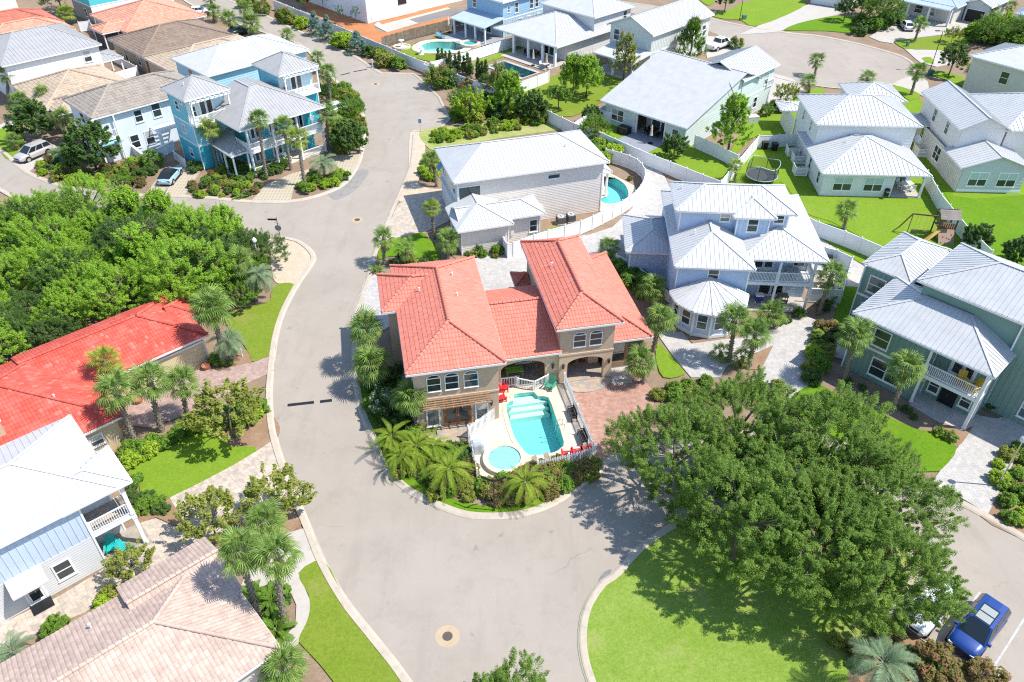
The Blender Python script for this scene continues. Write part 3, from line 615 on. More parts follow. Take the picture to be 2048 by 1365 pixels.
    # --- walls
    def wall(s, u0, v0, u1, v1, z0, z1, mat=None, style=None, sides='flbr', name='wall', label=None):
        mat = mat or s.wmat; style = style or s.style; m = MB()
        E = {'f':((u0,v0),(u1,v0),(0,-1)), 'r':((u1,v0),(u1,v1),(1,0)), 'b':((u1,v1),(u0,v1),(0,1)), 'l':((u0,v1),(u0,v0),(-1,0))}
        for k in sides:
            (a0,b0),(a1,b1),(nx,ny) = E[k]
            if style == 'lap':
                st = .36 if s.far else .2; z = z0; t = .022
                while z < z1-1e-3:
                    zt = min(z+st, z1)
                    m.add([(a0+nx*t,b0+ny*t,z),(a1+nx*t,b1+ny*t,z),(a1,b1,zt),(a0,b0,zt),(a0,b0,z),(a1,b1,z)], [(0,1,2,3),(5,1,0,4)]); z = zt
            else:
                m.add([(a0,b0,z0),(a1,b1,z0),(a1,b1,z1),(a0,b0,z1)], [(0,1,2,3)])
                if style == 'batten':
                    L = math.hypot(a1-a0, b1-b0); k_ = .25; dx, dy = (a1-a0)/L, (b1-b0)/L
                    while k_ < L-.1:
                        x, y = a0+dx*k_+nx*.015, b0+dy*k_+ny*.015
                        m.bar((x,y,z0),(x,y,z1), .05, .03, (nx,ny,0)); k_ += .42
        o = m.build(name, mat, s.e)
        if label: o['label'] = label
        if style in ('lap','batten') and not s.far:               # white corner boards
            for x, y in ((u0,v0),(u1,v0),(u1,v1),(u0,v1)): MB().box(x-.06,y-.06,z0,x+.06,y+.06,z1).build('corner_board', M['white'], s.e)
        return o
    def block(s, u0, v0, u1, v1, ze, pitch, mat, ridge='u', h0=True, h1=True, over=.45, z0=0, wmat=None, style=None, sides='flbr', gables=True, **kw):
        ro = s.roof(u0, v0, u1, v1, ze, pitch, mat, ridge, h0, h1, **kw)
        s.wall(u0+over, v0+over, u1-over, v1-over, z0, ze+over*pitch*.6, wmat, style, sides)
        if gables:
            hw = ((v1-v0) if ridge == 'u' else (u1-u0))/2; zr = ze+hw*pitch-.1
            for hip, at in ((h0, (u0 if ridge == 'u' else v0)+over), (h1, (u1 if ridge == 'u' else v1)-over)):
                if hip: continue
                zz = ze+over*pitch*.6-.02
                g = MB()
                if ridge == 'u': g.add([(at,v0+over,zz),(at,v1-over,zz),(at,(v0+v1)/2,zr)], [(0,1,2)])
                else: g.add([(u0+over,at,zz),(u1-over,at,zz),((u0+u1)/2,at,zr)], [(0,1,2)])
                g.build('gable', wmat or s.wmat, s.e)
        return ro
    # --- openings: face = (axis, const, outward sign); c = position along the face
    def P3(s, face, c, z, out):
        ax, k, sg = face
        return (c, k+sg*out, z) if ax == 'v' else (k+sg*out, c, z)
    def fbox(s, m, face, c0, c1, z0, z1, o0, o1):
        p, q = s.P3(face, c0, z0, o0), s.P3(face, c1, z1, o1)
        m.box(min(p[0],q[0]),min(p[1],q[1]),min(p[2],q[2]),max(p[0],q[0]),max(p[1],q[1]),max(p[2],q[2])); return m
    def win(s, face, c, z, w, h, n=1, rail=True, fr=None, blind=0, t=.1, arch=0):
        tot = n*w+(n-1)*t; m = MB(); c0 = c-tot/2
        fb = lambda a, b, x, y, o0=.0, o1=.06: s.fbox(m, face, a, b, x, y, o0, o1)
        fb(c0-t, c0+tot+t, z-t, z); fb(c0-t, c0+tot+t, z+h, z+h+t*1.2); fb(c0-t*1.4, c0+tot+t*1.4, z-t*1.7, z-t*.99, .0, .10)
        for i in range(n+1):
            x = c0-t+i*(w+t); fb(x, x+t, z, z+h)
        if rail:
            for i in range(n): x = c0+i*(w+t); fb(x, x+w, z+h/2-.035, z+h/2+.035, .0, .05)
        if arch:                                                # raised arched head over each light
            for i in range(n):
                x = c0+i*(w+t)+w/2; pts = []
                for k in range(9):
                    an = math.pi*k/8; pts.append(s.P3(face, x-math.cos(an)*(w/2+t/2), z+h+t*.6+math.sin(an)*arch, .04))
                m.tube(pts, .035, 5)
        o = m.build('window', fr or M['white'], s.e)
        for i in range(n):
            x = c0+i*(w+t); p = MB(); s.fbox(p, face, x, x+w, z, z+h, .005, .032)
            if arch:
                ax = []
                for k in range(9):
                    an = math.pi*k/8; ax.append(s.P3(face, x+w/2-math.cos(an)*w/2, z+h+t*.5+math.sin(an)*arch*.95, .034))
                p.poly(ax if (face[0] == 'v') == (face[2] > 0) else ax[::-1])
            p.build('pane', M['glass'], o)
            bl = blind or (WR.uniform(.25,.65) if WR.random() < .38 and not arch else 0)
            if bl: b = MB(); s.fbox(b, face, x+.02, x+w-.02, z+h*(1-bl), z+h-.01, .033, .039); b.build('blind', M['blind'] if blind else WR.choice(BLW), o)
        return o
    def door(s, face, c, z, w, h, mat=None, panes=2, name='door', glassy=True):
        m = MB(); t = .12
        s.fbox(m, face, c-w/2-t, c-w/2, z, z+h+t, 0, .07); s.fbox(m, face, c+w/2, c+w/2+t, z, z+h+t, 0, .07); s.fbox(m, face, c-w/2, c+w/2, z+h, z+h+t, 0, .07)
        dw = w/panes
        for i in range(panes):
            x = c-w/2+i*dw
            for a, b, z0, z1 in ((x+.01,x+.12,z,z+h),(x+dw-.12,x+dw-.01,z,z+h),(x+.12,x+dw-.12,z,z+.25),(x+.12,x+dw-.12,z+h-.15,z+h)):
                s.fbox(m, face, a, b, z0, z1, 0, .055)
        o = m.build(name, mat or M['white'], s.e)
        for i in range(panes):
            x = c-w/2+i*dw; p = MB(); s.fbox(p, face, x+.11, x+dw-.11, z+.24, z+h-.14, .004, .034); p.build('pane', M['glass'] if glassy else (mat or M['white']), o)
        h_ = MB(); s.fbox(h_, face, c+.04, c+.07, z+.9, z+1.1, .05, .09); h_.build('handle', M['steel'], o)
        return o
    def garage(s, face, c, z, w, h, mat=None, open_=False):
        m = MB(); t = .14
        s.fbox(m, face, c-w/2-t, c-w/2, z, z+h+t, 0, .08); s.fbox(m, face, c+w/2, c+w/2+t, z, z+h+t, 0, .08); s.fbox(m, face, c-w/2, c+w/2, z+h, z+h+t, 0, .08)
        o = m.build('garage_door', M['white'], s.e)
        if open_: p = MB(); s.fbox(p, face, c-w/2, c+w/2, z, z+h, .002, .034); p.build('shade_panel', M['dark'], o)  # flat dark panel paints the shade inside an open garage
        else:
            for k in range(4):
                p = MB(); s.fbox(p, face, c-w/2, c+w/2, z+k*h/4+.008, z+(k+1)*h/4-.008, .004, .045); p.build('panel', mat or M['white'], o)
        return o
    def archwall(s, face, c0, c1, z0, z1, o0, o1, zs, rise, th=.25, mat=None):
        pts = [(c0,z0),(o0,z0),(o0,zs)]
        for k in range(1, 12):
            a = math.pi*k/12; pts.append(((o0+o1)/2-math.cos(a)*(o1-o0)/2, zs+math.sin(a)*rise))
        pts += [(o1,zs),(o1,z0),(c1,z0),(c1,z1),(c0,z1)]
        m = MB().slab(pts, -th, 0)
        m.v = [s.P3(face, x, y, d) for x, y, d in m.v]
        if face[0] == 'v' and face[2] > 0 or face[0] == 'u' and face[2] < 0: m.f = [f[::-1] for f in m.f]
        return m.build('arch_wall', mat or s.wmat, s.e)
    def rail(s, p, q, z, h=1.0, sp=.13, mat=None, posts=True, bal=.035, parent=None):
        m = MB(); P = Vector((p[0],p[1],0)); Q = Vector((q[0],q[1],0)); L = (Q-P).length; d = (Q-P)/L; Z = lambda z: Vector((0,0,z))
        m.bar(P+Z(z+h), Q+Z(z+h), .08, .07); m.bar(P+Z(z+.12), Q+Z(z+.12), .06, .06)
        if posts:
            for t in (P, Q): m.bar(t+Z(z), t+Z(z+h+.08), .11, .11)
        o = m.build('railing', mat or M['white'], parent or s.e)
        b = MB(); t = sp
        while t < L-.02: x = P+d*t; b.bar(x+Z(z+.12), x+Z(z+h), bal, bal); t += sp
        b.build('balusters', mat or M['white'], o, kind='stuff')
        return o
    def post(s, u, v, z0, z1, w=.2, mat=None):
        m = MB().box(u-w/2,v-w/2,z0,u+w/2,v+w/2,z1)
        m.box(u-w*.65,v-w*.65,z0,u+w*.65,v+w*.65,z0+.18); m.box(u-w*.65,v-w*.65,z1-.14,u+w*.65,v+w*.65,z1-.002)
        return m.build('post', mat or M['white'], s.e)
    def slabp(s, u0, v0, u1, v1, z0, z1, mat, name='floor'): return MB().box(u0,v0,z0,u1,v1,z1).build(name, M[mat] if isinstance(mat,str) else mat, s.e)
    def vent(s, u, v, z, name='vent_pipe'):
        return MB().lathe([(.05,-.25),(.05,.3),(.075,.3),(.075,.36)], (u,v,z), 8).build(name, M['white'], s.e)
    def band(s, u0, v0, u1, v1, z, h=.22, out=.035, mat=None):
        m = MB(); o = out
        for x0,y0,x1,y1 in ((u0-o,v0-o,u1+o,v0+.01),(u0-o,v1-.01,u1+o,v1+o),(u0-o,v0+.01,u0+.01,v1-.01),(u1-.01,v0+.01,u1+o,v1-.01)): m.box(x0,y0,z,x1,y1,z+h)
        return m.build('trim_band', mat or M['white'], s.e)
TAN = paint((.60,.445,.30), .85, .06, 2, .2); TAN2 = paint((.52,.39,.265), .85, .06, 2, .2); BLW = [paint((.46,.46,.43),.6,.05), paint((.34,.35,.33),.6,.05), paint((.52,.49,.43),.6,.05)]; WR = random.Random(77)

# ---- the coral roofed stucco house with the pool
h = House('stucco_house', 'tan stucco house with coral tile roofs beside the turquoise pool', (-7.7,42.59), 11.3)
h.wmat = TAN; h.style = 'plain'; H1 = h
h.roof(0,0,7.4,14.9,6.1,.45,'tile_coral','v',caps=1); h.roof(-1.2,8.1,2.9,13.7,6.1,.45,'tile_coral','u',True,False,caps=1)
h.roof(12,3.1,17.5,16.7,6.1,.5,'tile_coral','v',caps=1); h.roof(6.9,3.35,12.6,13.1,3.6,.41,'tile_coral','u',False,False,caps=1)
h.roof(13.4,4.25,20.6,17.7,3.3,.42,'tile_coral','v',caps=1)
h.roof(11.0,14.2,12.4,16.4,3.0,.42,'tile_rust','u',True,False)
h.wall(.5,.45,6.9,14.4,0,6.35,TAN2); h.wall(-.7,8.6,.6,13.2,0,6.35,TAN2,sides='flb')
h.wall(12.5,3.6,17,16.2,3.0,6.4,TAN2); h.wall(12.5,5.6,17,16.2,0,3.0,TAN,sides='lrb'); h.wall(17,4.75,20.1,17.2,0,3.5,TAN,sides='frb')
h.wall(6.9,6.6,12.5,12.6,0,3.6,TAN,sides='fb'); h.wall(11.4,14.6,12.5,16,0,3.1,TAN,sides='lfb')
h.band(.5,.45,6.9,14.4,3.0,.16,.05,TAN); h.band(12.5,3.6,17,16.2,2.95,.16,.05,TAN)
f = ('v',.45,-1)
h.win(f,2.0,3.85,.95,1.2,1,arch=.3,t=.06); h.win(f,3.35,3.85,.95,1.2,1,arch=.3,t=.06); h.win(f,4.8,3.85,1.0,1.2,1,arch=.3,t=.06)
h.door(f,3.65,.1,1.9,2.1,M['wood'],2,'french_door'); h.win(f,1.75,.35,.85,1.75,1,rail=False); h.win(f,5.55,.35,.85,1.75,1,rail=False)
h.win(('u',.5,-1),4,3.9,.8,1.2); h.win(('u',.5,-1),7,3.9,.8,1.2); h.win(('u',.5,-1),3,.8,.9,1.2)
f2 = ('v',3.6,-1)
h.win(f2,14.1,3.8,.95,1.1,1,arch=.28,t=.06); h.win(f2,15.45,3.8,.95,1.1,1,arch=.28,t=.06)
h.archwall(f2,12.5,17,0,3.0,13.2,16.3,1.95,.62,.4,TAN); h.wall(13.0,5.6,16.5,5.62,0,3,TAN,sides='f')
h.door(('v',5.6,-1),14.6,.1,1.7,2.1,M['wood'],2,'french_door')
h.slabp(12.9,3.62,16.6,5.6,0,.1,'pav_slate','porch_floor')
f3 = ('v',3.85,-1)
h.archwall(f3,6.9,12.5,0,3.62,7.7,11.4,2.0,.75,.3,TAN); h.slabp(7.0,3.87,12.4,6.6,0,.12,'pav_slate','porch_floor')
h.rail((7.75,4.0),(9.0,4.0),.12,.95,.14); h.rail((9.1,3.75),(10.3,3.1),.12,.95,.14); h.rail((10.35,3.1),(11.6,3.7),.12,.95,.14)
h.win(('v',6.6,-1),10,.4,1.6,1.8,1,rail=False)
f4 = ('v',4.75,-1); h.win(f4,17.9,.75,1.1,1.9,1,fr=M['cedar']); h.win(f4,19.3,.75,1.1,1.9,1,fr=M['cedar'])
for a in (6.0,9.0,13.0): h.win(('u',20.1,1),a,1,1.0,1.4)
for fc, c_ in ((f2,12.82),(f2,16.7),(f,6.3),(f3,12.0)):
    m = MB(); h.fbox(m,fc,c_-.07,c_+.07,1.75,2.05,.04,.2); h.fbox(m,fc,c_-.1,c_+.1,2.05,2.1,.02,.24); h.fbox(m,fc,c_-.04,c_+.04,1.6,1.75,.0,.1); m.build('wall_lantern', M['black'], h.e)
for u_, v_ in ((2.0,9.2),(4.9,7.6),(4.9,10.6)): h.vent(u_,v_,6.1+min(u_,7.4-u_)*.45)
h.vent(13.5,11.0,6.85); h.vent(14.7,12.8,7.2)
h.slabp(1.9,-2.3,6.2,.43,-.02,.09,'pav_slate','terrace'); 
m = MB()                                                     # timber trellis over the doors
pg = empty('trellis', h.W(0,0), h.a, 'brown timber trellis over the french doors of the coral house', 'trellis')
for k in range(5): MB().bar((1.0,.3-.19*k,3.02-.055*k),(6.2,.3-.19*k,3.02-.055*k),.10,.07).build('slat', M['cedar'], pg)
for k in range(8): MB().bar((1.3+k*.66,.42,3.0),(1.3+k*.66,-.58,2.72),.06,.10).build('rafter', M['wood'], pg)
for k in (1.3,3.6,5.9): MB().bar((k,.42,2.35),(k,-.4,2.74),.07,.09).build('bracket', M['wood'], pg)
m = MB().slab([H1W(*p) for p in [(14.75+math.cos(math.pi+math.pi*k/14)*2.3, 3.55+math.sin(math.pi+math.pi*k/14)*1.5) for k in range(15)]], -.05, .13); m.build('porch_apron', M['pav_slate'], kind='structure', label='half round flagstone apron before the portico')
sheet('footpath', 'concrete', .11, [H1W(*p) for p in ((16.9,2.6),(18.6,2.5),(18.9,4.6),(17.0,4.6))], 'pale concrete pad at the right front door')
# ---- beige lap sided house
h = House('beige_house', 'beige lap sided two storey house with white metal roof and small pool', (-6.04,73.01), 17)
h.wmat = paint((.74,.67,.585), .6, .04); H2 = h
h.roof(0,0,17.4,8.9,6.2,.44,'mw','u'); h.wall(.5,.5,16.9,8.4,0,6.3)
h.roof(-.9,-4.8,5.05,.6,3.2,.42,'mw','v',True,False); h.roof(-.4,-3.7,8.9,.55,3.2,.42,'mw','u',False,True)
h.wall(-.4,-4.3,4.6,.4,0,3.3); h.wall(4.6,-3.2,8.4,.4,0,3.3,sides='frb')
h.win(('v',.5,-1),1.8,3.75,2.3,1.5,1,rail=False); h.win(('v',.5,-1),11.2,4.9,1.3,.55,1,rail=False)
h.win(('v',-3.2,-1),7.7,1.0,.75,1.3)
for c_ in (2.0,6.8): h.win(('u',.5,-1),c_,4.0,1.2,1.2)
h.win(('u',-.4,-1),-2.2,1.0,.8,1.2)
aw = MB()                                                   # blue hinged shutters on the street side
for c_, z_ in ((6.8,4.2),(2.0,1.4),(-2.3,1.2)):
    x_ = .5 if z_ > 2 or c_ > 0 else -.4
    MB().add([(x_-.02,c_-.65,z_+1.3),(x_-.02,c_+.65,z_+1.3),(x_-.75,c_+.65,z_+.5),(x_-.75,c_-.65,z_+.5),(x_-.04,c_-.65,z_+1.25),(x_-.04,c_+.65,z_+1.25),(x_-.79,c_+.65,z_+.47),(x_-.79,c_-.65,z_+.47)],[(0,1,2,3),(7,6,5,4),(0,3,7,4),(1,5,6,2),(2,6,7,3),(0,4,5,1)]).build('shutter', paint((.10,.26,.36),.5,.05), h.e)
h.slabp(.1,1.2,.5,7.8,3.0,3.2,'trim','trim_band'); h.garage(('u',.5,-1),4.6,0,4.2,2.3)
h.roof(16.6,3.2,19.3,6.4,3.3,.3,'mw','u',False,True); h.post(18.9,3.6,0,3.3,.22); h.post(18.9,6.0,0,3.3,.22)
h.vent(13.2,2.6,7.3); h.vent(5.6,-1.4,4.0)
for c_ in (9.15,9.75): m = MB(); h.fbox(m,('v',.5,-1),c_-.24,c_+.24,.9,1.75,.0,.28); m.build('meter_box', M['white'], h.e)
m = MB(); h.fbox(m,('v',-3.2,-1),5.2,5.5,.9,1.6,.0,.14); m.build('meter_box', M['trim'], h.e)
def ac_unit(p, label, w=.85, hh=.85, mat='ac'):
    e = empty('air_conditioner', p, .3, label, 'air conditioner', None)
    g_ = paint((.17,.175,.17),.6,.1); m = MB().box(-w/2,-w/2,.08,w/2,w/2,hh); m.build('casing', g_, e)
    b = MB()
    for k in range(7): b.box(-w/2-.012,-w/2-.012,.16+k*.095,w/2+.012,w/2+.012,.19+k*.095)
    b.build('louvre', paint((.10,.10,.10),.6,.1), e); MB().lathe([(w*.43,hh),(w*.43,hh+.04),(w*.38,hh+.05),(w*.36,hh+.02)], n=20).build('fan_guard', M['trim'], e)
    c = MB()
    for k in range(5): c.box(-.02,-.36*w,hh+.03,.02,.36*w,hh+.045); break
    for k in range(6):
        a = k*math.pi/6; c.bar((-math.cos(a)*w*.38,-math.sin(a)*w*.38,hh+.04),(math.cos(a)*w*.38,math.sin(a)*w*.38,hh+.04),.012,.012)
    c.build('fan_grille', M['black'], e); MB().box(-w*.6,-w*.6,0,w*.6,w*.6,.08).build('base', M['concrete'], e)
ac_unit(S('i',1095,705), 'left grey air conditioner behind the beige house'); ac_unit(S('i',1165,690), 'right grey air conditioner behind the beige house')

# ---- sky blue house with the turret bay
h = House('blue_house', 'sky blue three storey house with white metal roofs and round bay', (14.28,57.93), -4)
BL = paint((.46,.57,.72), .6, .04); h.wmat = BL; H3 = h
h.roof(.1,0,7.2,14.6,5.6,.46,'mw','v'); h.roof(6.2,1.75,14.0,14.6,5.6,.32,'mw','v')
h.wall(.5,.5,6.8,14.1,0,5.7); h.wall(6.8,4.2,13.3,14.1,0,5.7,sides='frb')
h.wall(.9,5.7,10.7,10.5,5.4,8.5,sides='flbr'); h.roof(.3,5.15,11.3,11.0,8.4,.45,'mw','u')
h.roof(5.5,4.6,9.4,9.0,8.2,.52,'mw','v',True,False); h.wall(6.0,5.0,8.9,6.2,5.7,8.3,style='batten',sides='flr')
h.win(('v',5.0,-1),7.45,6.6,.85,1.3); h.win(('v',5.7,-1),5.0,7.2,.8,.7); h.win(('v',5.7,-1),9.9,7.2,.8,.7)
h.win(('v',.5,-1),3.7,4.1,.85,1.0); h.win(('u',.5,-1),4,4,.8,1.1)
h.slabp(7.0,1.9,13.2,4.2,2.75,3.05,'white','balcony_floor')
for u_ in (9.9,13.0): h.post(u_,2.05,0,2.75); h.post(u_,2.05,3.05,5.55)
h.rail((7.0,2.05),(9.8,2.05),3.05,1.0); h.rail((10.0,2.05),(12.9,2.05),3.05,1.0); h.rail((13.05,2.1),(13.05,4.1),3.05,1.0)
h.door(('v',4.2,-1),9.0,3.05,1.8,2.0,None,2,'sliding_door'); h.door(('v',4.2,-1),10.2,.05,2.4,2.1,None,2,'sliding_door'); h.win(('v',4.2,-1),12.2,3.6,.9,1.3)
h.slabp(6.9,1.6,13.3,4.2,0,.07,'concrete','porch_floor')
bc = (3.5,-.1); br_ = 3.35; pts = []                          # faceted bay
for k in range(7):
    a = math.pi+math.pi*k/6; pts.append((bc[0]+math.cos(a)*br_, bc[1]+math.sin(a)*br_*.95))
ap = Vector((3.5,.45,4.35)); ov = [Vector((bc[0]+(x-bc[0])*1.06, bc[1]+(y-bc[1])*1.06, 2.95)) for x, y in pts]
h.slopes([[ov[i],ov[i+1],ap] for i in range(6)], [(o_,ap) for o_ in ov], 'mw', 'metal')
bayw = [(bc[0]+(x-bc[0])*.9, bc[1]+(y-bc[1])*.9) for x, y in pts]
m = MB(); c = MB(); b2 = MB()
for i in range(6):
    (x0,y0),(x1,y1) = bayw[i], bayw[i+1]; m.add([(x0,y0,.3),(x1,y1,.3),(x1,y1,3),(x0,y0,3)], [(0,1,2,3)]); c.bar((x0,y0,0),(x0,y0,3),.16,.16)
    b2.bar((x0,y0,.2),(x1,y1,.2),.1,.35)
c.bar((*bayw[6],0),(*bayw[6],3),.16,.16)
m.build('bay_wall', BL, h.e); c.build('bay_trim', M['white'], h.e); b2.build('bay_plinth', M['white'], h.e)
for i in range(6):
    (x0,y0),(x1,y1) = bayw[i], bayw[i+1]; d = Vector((x1-x0,y1-y0,0)); L = d.length; d /= L; n_ = Vector((d.y,-d.x,0)); mid = Vector(((x0+x1)/2,(y0+y1)/2,0))
    fr_ = MB()
    for s0, z0_, s1, z1_ in ((-.45,.95,.45,.95),(-.45,2.45,.45,2.45),(-.45,.95,-.45,2.45),(.45,.95,.45,2.45),(-.45,1.7,.45,1.7)):
        fr_.bar(mid+d*s0+n_*.03+Vector((0,0,z0_)), mid+d*s1+n_*.03+Vector((0,0,z1_)), .09, .07, n_ if z0_ != z1_ else (0,0,1))
    o_ = fr_.build('window', M['white'], h.e)
    p_ = [mid+d*a+n_*.015+Vector((0,0,z)) for a, z in ((-.43,.97),(.43,.97),(.43,2.43),(-.43,2.43))]
    MB().poly(p_).build('pane', M['glass'], o_)
h.roof(-3.7,6.2,1.5,13.6,3.2,.4,'mw','v'); h.wall(-3.2,6.7,.5,13.1,0,3.2,style='batten',sides='flb')
for c_ in (8.6,9.6): m = MB(); h.fbox(m,('u',-3.2,-1),c_-.2,c_+.2,.8,1.5,0,.16); m.build('meter_box', M['trim'], h.e)
h.vent(2.2,4.2,6.6); h.vent(12.5,9,6.2); h.vent(1.2,8.8,8.8)

# ---- green house
h = House('green_house', 'sage green three storey house with grey metal roof and balcony', (35.23,42.81), 43)
GR = paint((.215,.325,.265), .6, .05); h.wmat = GR; H4 = h
h.roof(0,0,7.7,11.1,5.7,.42,'mg','v'); h.wall(.4,4.6,7.2,10.7,0,5.8,style='batten'); h.wall(1.9,.4,7.2,4.6,0,5.8,style='batten',sides='fl')
h.roof(3.7,-8,12.0,8.35,8.5,.42,'mg','v',False,True); h.wall(4.2,-8,11.5,7.9,5.2,8.6,style='plain'); h.wall(3.95,-8,11.5,.4,0,8.6,style='batten',sides='fl')
h.roof(7.6,9.7,15.6,14.2,5.7,.42,'mg','u'); h.wall(7.2,9.0,15.1,13.7,0,5.8,style='batten')
h.band(.4,4.6,7.2,10.7,2.85,.22); h.band(7.2,9.0,15.1,13.7,2.85,.22)
DKF = paint((.09,.08,.07),.5,.05)
h.slabp(.2,.3,1.9,4.6,2.75,3.05,'white','balcony_floor'); h.post(.3,.4,0,5.65,.24); h.post(.3,4.6,0,5.65,.18)
h.rail((.3,.5),(.3,4.5),3.05,1.0,.14); h.rail((.4,.4),(1.9,.4),3.05,1.0,.14)
h.slabp(.1,.2,1.9,4.6,0,.09,'pav_grey','porch_floor'); h.door(('u',1.9,-1),2.6,.1,1.0,2.1,M['dark'],1,'front_door',False)
for c_ in (1.3,3.8): h.win(('u',1.9,-1),c_,.7,.7,1.2)
h.door(('u',1.9,-1),2.4,3.05,1.7,2.0,None,2,'sliding_door')
h.win(('u',.4,-1),8.4,3.5,1.2,1.5); h.win(('u',.4,-1),7.2,.7,1.2,1.6,2); h.win(('u',.4,-1),5.4,3.9,.7,1.1) if 0 else None
h.win(('u',3.95,-1),-2.6,.8,1.2,1.6); h.win(('u',3.95,-1),-4.8,3.6,1.2,1.5)
h.win(('v',13.7,1),9,3.5,1.2,1.4); h.win(('u',7.2,-1),12.3,3.6,1.3,1.5); h.win(('u',7.2,-1),12.3,.7,1.3,1.5)
h.vent(11.5,12.9,6.3); h.vent(8.5,1,10.3)
# ---- red tiled bungalow on the left
h = House('red_roof_house', 'single storey tan house with bright red tile roof beside the wood', (-28.73,41.64), 43)
YT = paint((.56,.45,.28), .85, .05); h.wmat = YT; h.style = 'plain'; H5 = h
h.block(-15,0,0,12.4,3.0,.45,'tile_red','u',False,True,caps=1); h.block(-4,5.0,9.1,12.9,3.0,.44,'tile_red','u',False,True,caps=1)
h.roof(7.6,8.2,9.8,11.4,3.1,.5,'tile_red','u',False,True)
h.garage(('v',5.45,-1),6.3,0,4.6,2.2,paint((.60,.49,.31),.7,.03)); h.win(('v',.45,-1),-2.2,1.2,.8,.8); h.win(('v',.45,-1),-6,1,1.2,1.3); h.win(('u',-.45,1),2.5,.9,.9,1.4)
h.vent(-3.2,3.3,4.5); h.slabp(-7.9,2.3,-6.9,3.3,4.0,5.3,TAN,'chimney'); h.slabp(-8.0,2.2,-6.8,3.4,5.3,5.42,'trim','chimney_cap')
m = MB(); h.fbox(m,('v',5.45,-1),3.0,3.4,2.3,2.45,.0,.12); m.build('wall_lantern', M['black'], h.e)
# ---- white metal roofed house, bottom left
h = House('white_house', 'white and pale blue two storey house with white metal roof at the lower left', (-23.7,32.59), 42)
h.wmat = paint((.60,.60,.58), .6, .03); H6 = h; PB = paint((.50,.58,.66),.6,.04)
h.roof(-13,0,-.85,8.6,6.1,.4,'mw','u',False,True); h.roof(-4.1,0.02,0.02,4.0,6.02,.4,'mw','u',False,True)
h.wall(-13,.4,-3.2,8.1,0,3.0); h.wall(-13,.4,-3.2,8.1,3.0,6.2,PB,'batten'); h.wall(-3.2,2.4,-1.3,8.1,0,6.2,sides='frb')
h.slabp(-3.2,.35,-.5,2.5,2.75,3.05,'white','balcony_floor'); h.slabp(-3.1,.5,-.6,2.4,3.05,3.075,'pav_slate','balcony_tiles')
h.post(-.65,.45,0,2.75,.24); h.post(-.65,.45,3.05,6.05,.24); h.rail((-3.1,.42),(-.75,.42),3.05,1.0,.14); h.rail((-.6,.55),(-.6,2.4),3.05,1.0,.14)
h.slabp(-3.2,.1,-.3,2.4,0,.08,'pav_slate','porch_floor')
h.win(('v',.4,-1),-5.4,.9,.9,1.3); h.win(('v',.4,-1),-10.4,4,.9,1.2); h.door(('v',.4,-1),-7.3,.1,.85,2.0,None,1); h.win(('v',.4,-1),-10.2,.9,.9,1.3)
m = MB(); a_ = [Vector((-8.3,.4,3.0)),Vector((-6.3,.4,3.0)),Vector((-6.3,-.7,2.55)),Vector((-8.3,-.7,2.55))]
h.slopes([a_], [], 'mw', 'metal'); h.slabp(-7.9,-.5,-6.7,.38,0,.12,'dark','door_step')
# ---- weathered pink tiled house, bottom left corner
h = House('weathered_house', 'house with weathered pinkish tile roof in the bottom left corner', (-12.77,23.05), 42)
h.wmat = paint((.62,.58,.52), .8, .05); h.style = 'plain'; H7 = h
h.block(-17,0,0.1,9.3,3.0,.43,'tile_pink','u',False,True,caps=1); h.block(-5.2,5.05,.25,9.95,3.0,.46,'tile_pink','u',False,False,caps=1)
h.vent(-7.2,7.6,3.8); h.win(('u',-.35,1),2.5,.9,1.2,1.3)
# ---- turquoise house with two towers
h = House('turquoise_house', 'turquoise house with two grey roofed towers and white balconies', (-38.3,88.38), 45)
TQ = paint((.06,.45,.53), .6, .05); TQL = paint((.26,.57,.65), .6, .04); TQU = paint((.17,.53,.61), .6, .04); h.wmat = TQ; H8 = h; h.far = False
h.roof(0,0,5.9,6.1,9.0,.53,'mg2','v'); h.wall(.5,1.3,5.4,5.6,5.7,9.1,TQU,sides='lbr'); h.wall(.5,1.3,5.4,5.6,5.7,9.1,paint((.58,.74,.75),.6,.04),sides='f'); h.wall(.5,.5,5.4,5.6,0,3.0,TQ); h.wall(.5,.5,5.4,5.6,3.0,5.7,TQL)  # upper front wall paler: sunlight on that side is put into its colour
h.roof(12.4,-.4,18.3,6.1,9.0,.53,'mg2','v'); h.wall(12.9,.9,17.8,5.6,5.7,9.1,TQU,sides='lbr'); h.wall(12.9,.9,17.8,5.6,5.7,9.1,paint((.58,.74,.75),.6,.04),sides='f'); h.wall(12.9,.1,17.8,5.6,0,5.7,TQ)  # same here, the lit upper front gets a paler wall colour
for x0, y0 in ((.5,.5),(12.9,.1)):
    h.slabp(x0-.05,y0-.9,x0+4.95,y0+.85,5.7,5.9,'white','balcony_floor'); h.rail((x0,y0-.8),(x0+4.85,y0-.8),5.9,1.0,.15)
    h.rail((x0,y0-.8),(x0,y0+.8),5.9,1.0,.15); h.post(x0+.05,y0-.8,5.9,8.6,.16); h.post(x0+4.8,y0-.8,5.9,8.6,.16)
    h.door(('v',y0+.8,-1),x0+2.5,5.95,1.7,2.1,None,2,'french_door'); h.win(('v',y0+.8,-1),x0+.8,6.4,.6,1.2)
    m = MB(); m.bar((x0-.1,y0-.85,8.62),(x0+5,y0-.85,8.62),.12,.2); pgo = m.build('pergola_beam', M['white'], h.e)
    for k in range(9): MB().bar((x0+.1+k*.6,y0+.75,8.8),(x0+.1+k*.6,y0-1.35,8.8),.08,.16).build('pergola_rafter', M['white'], pgo)
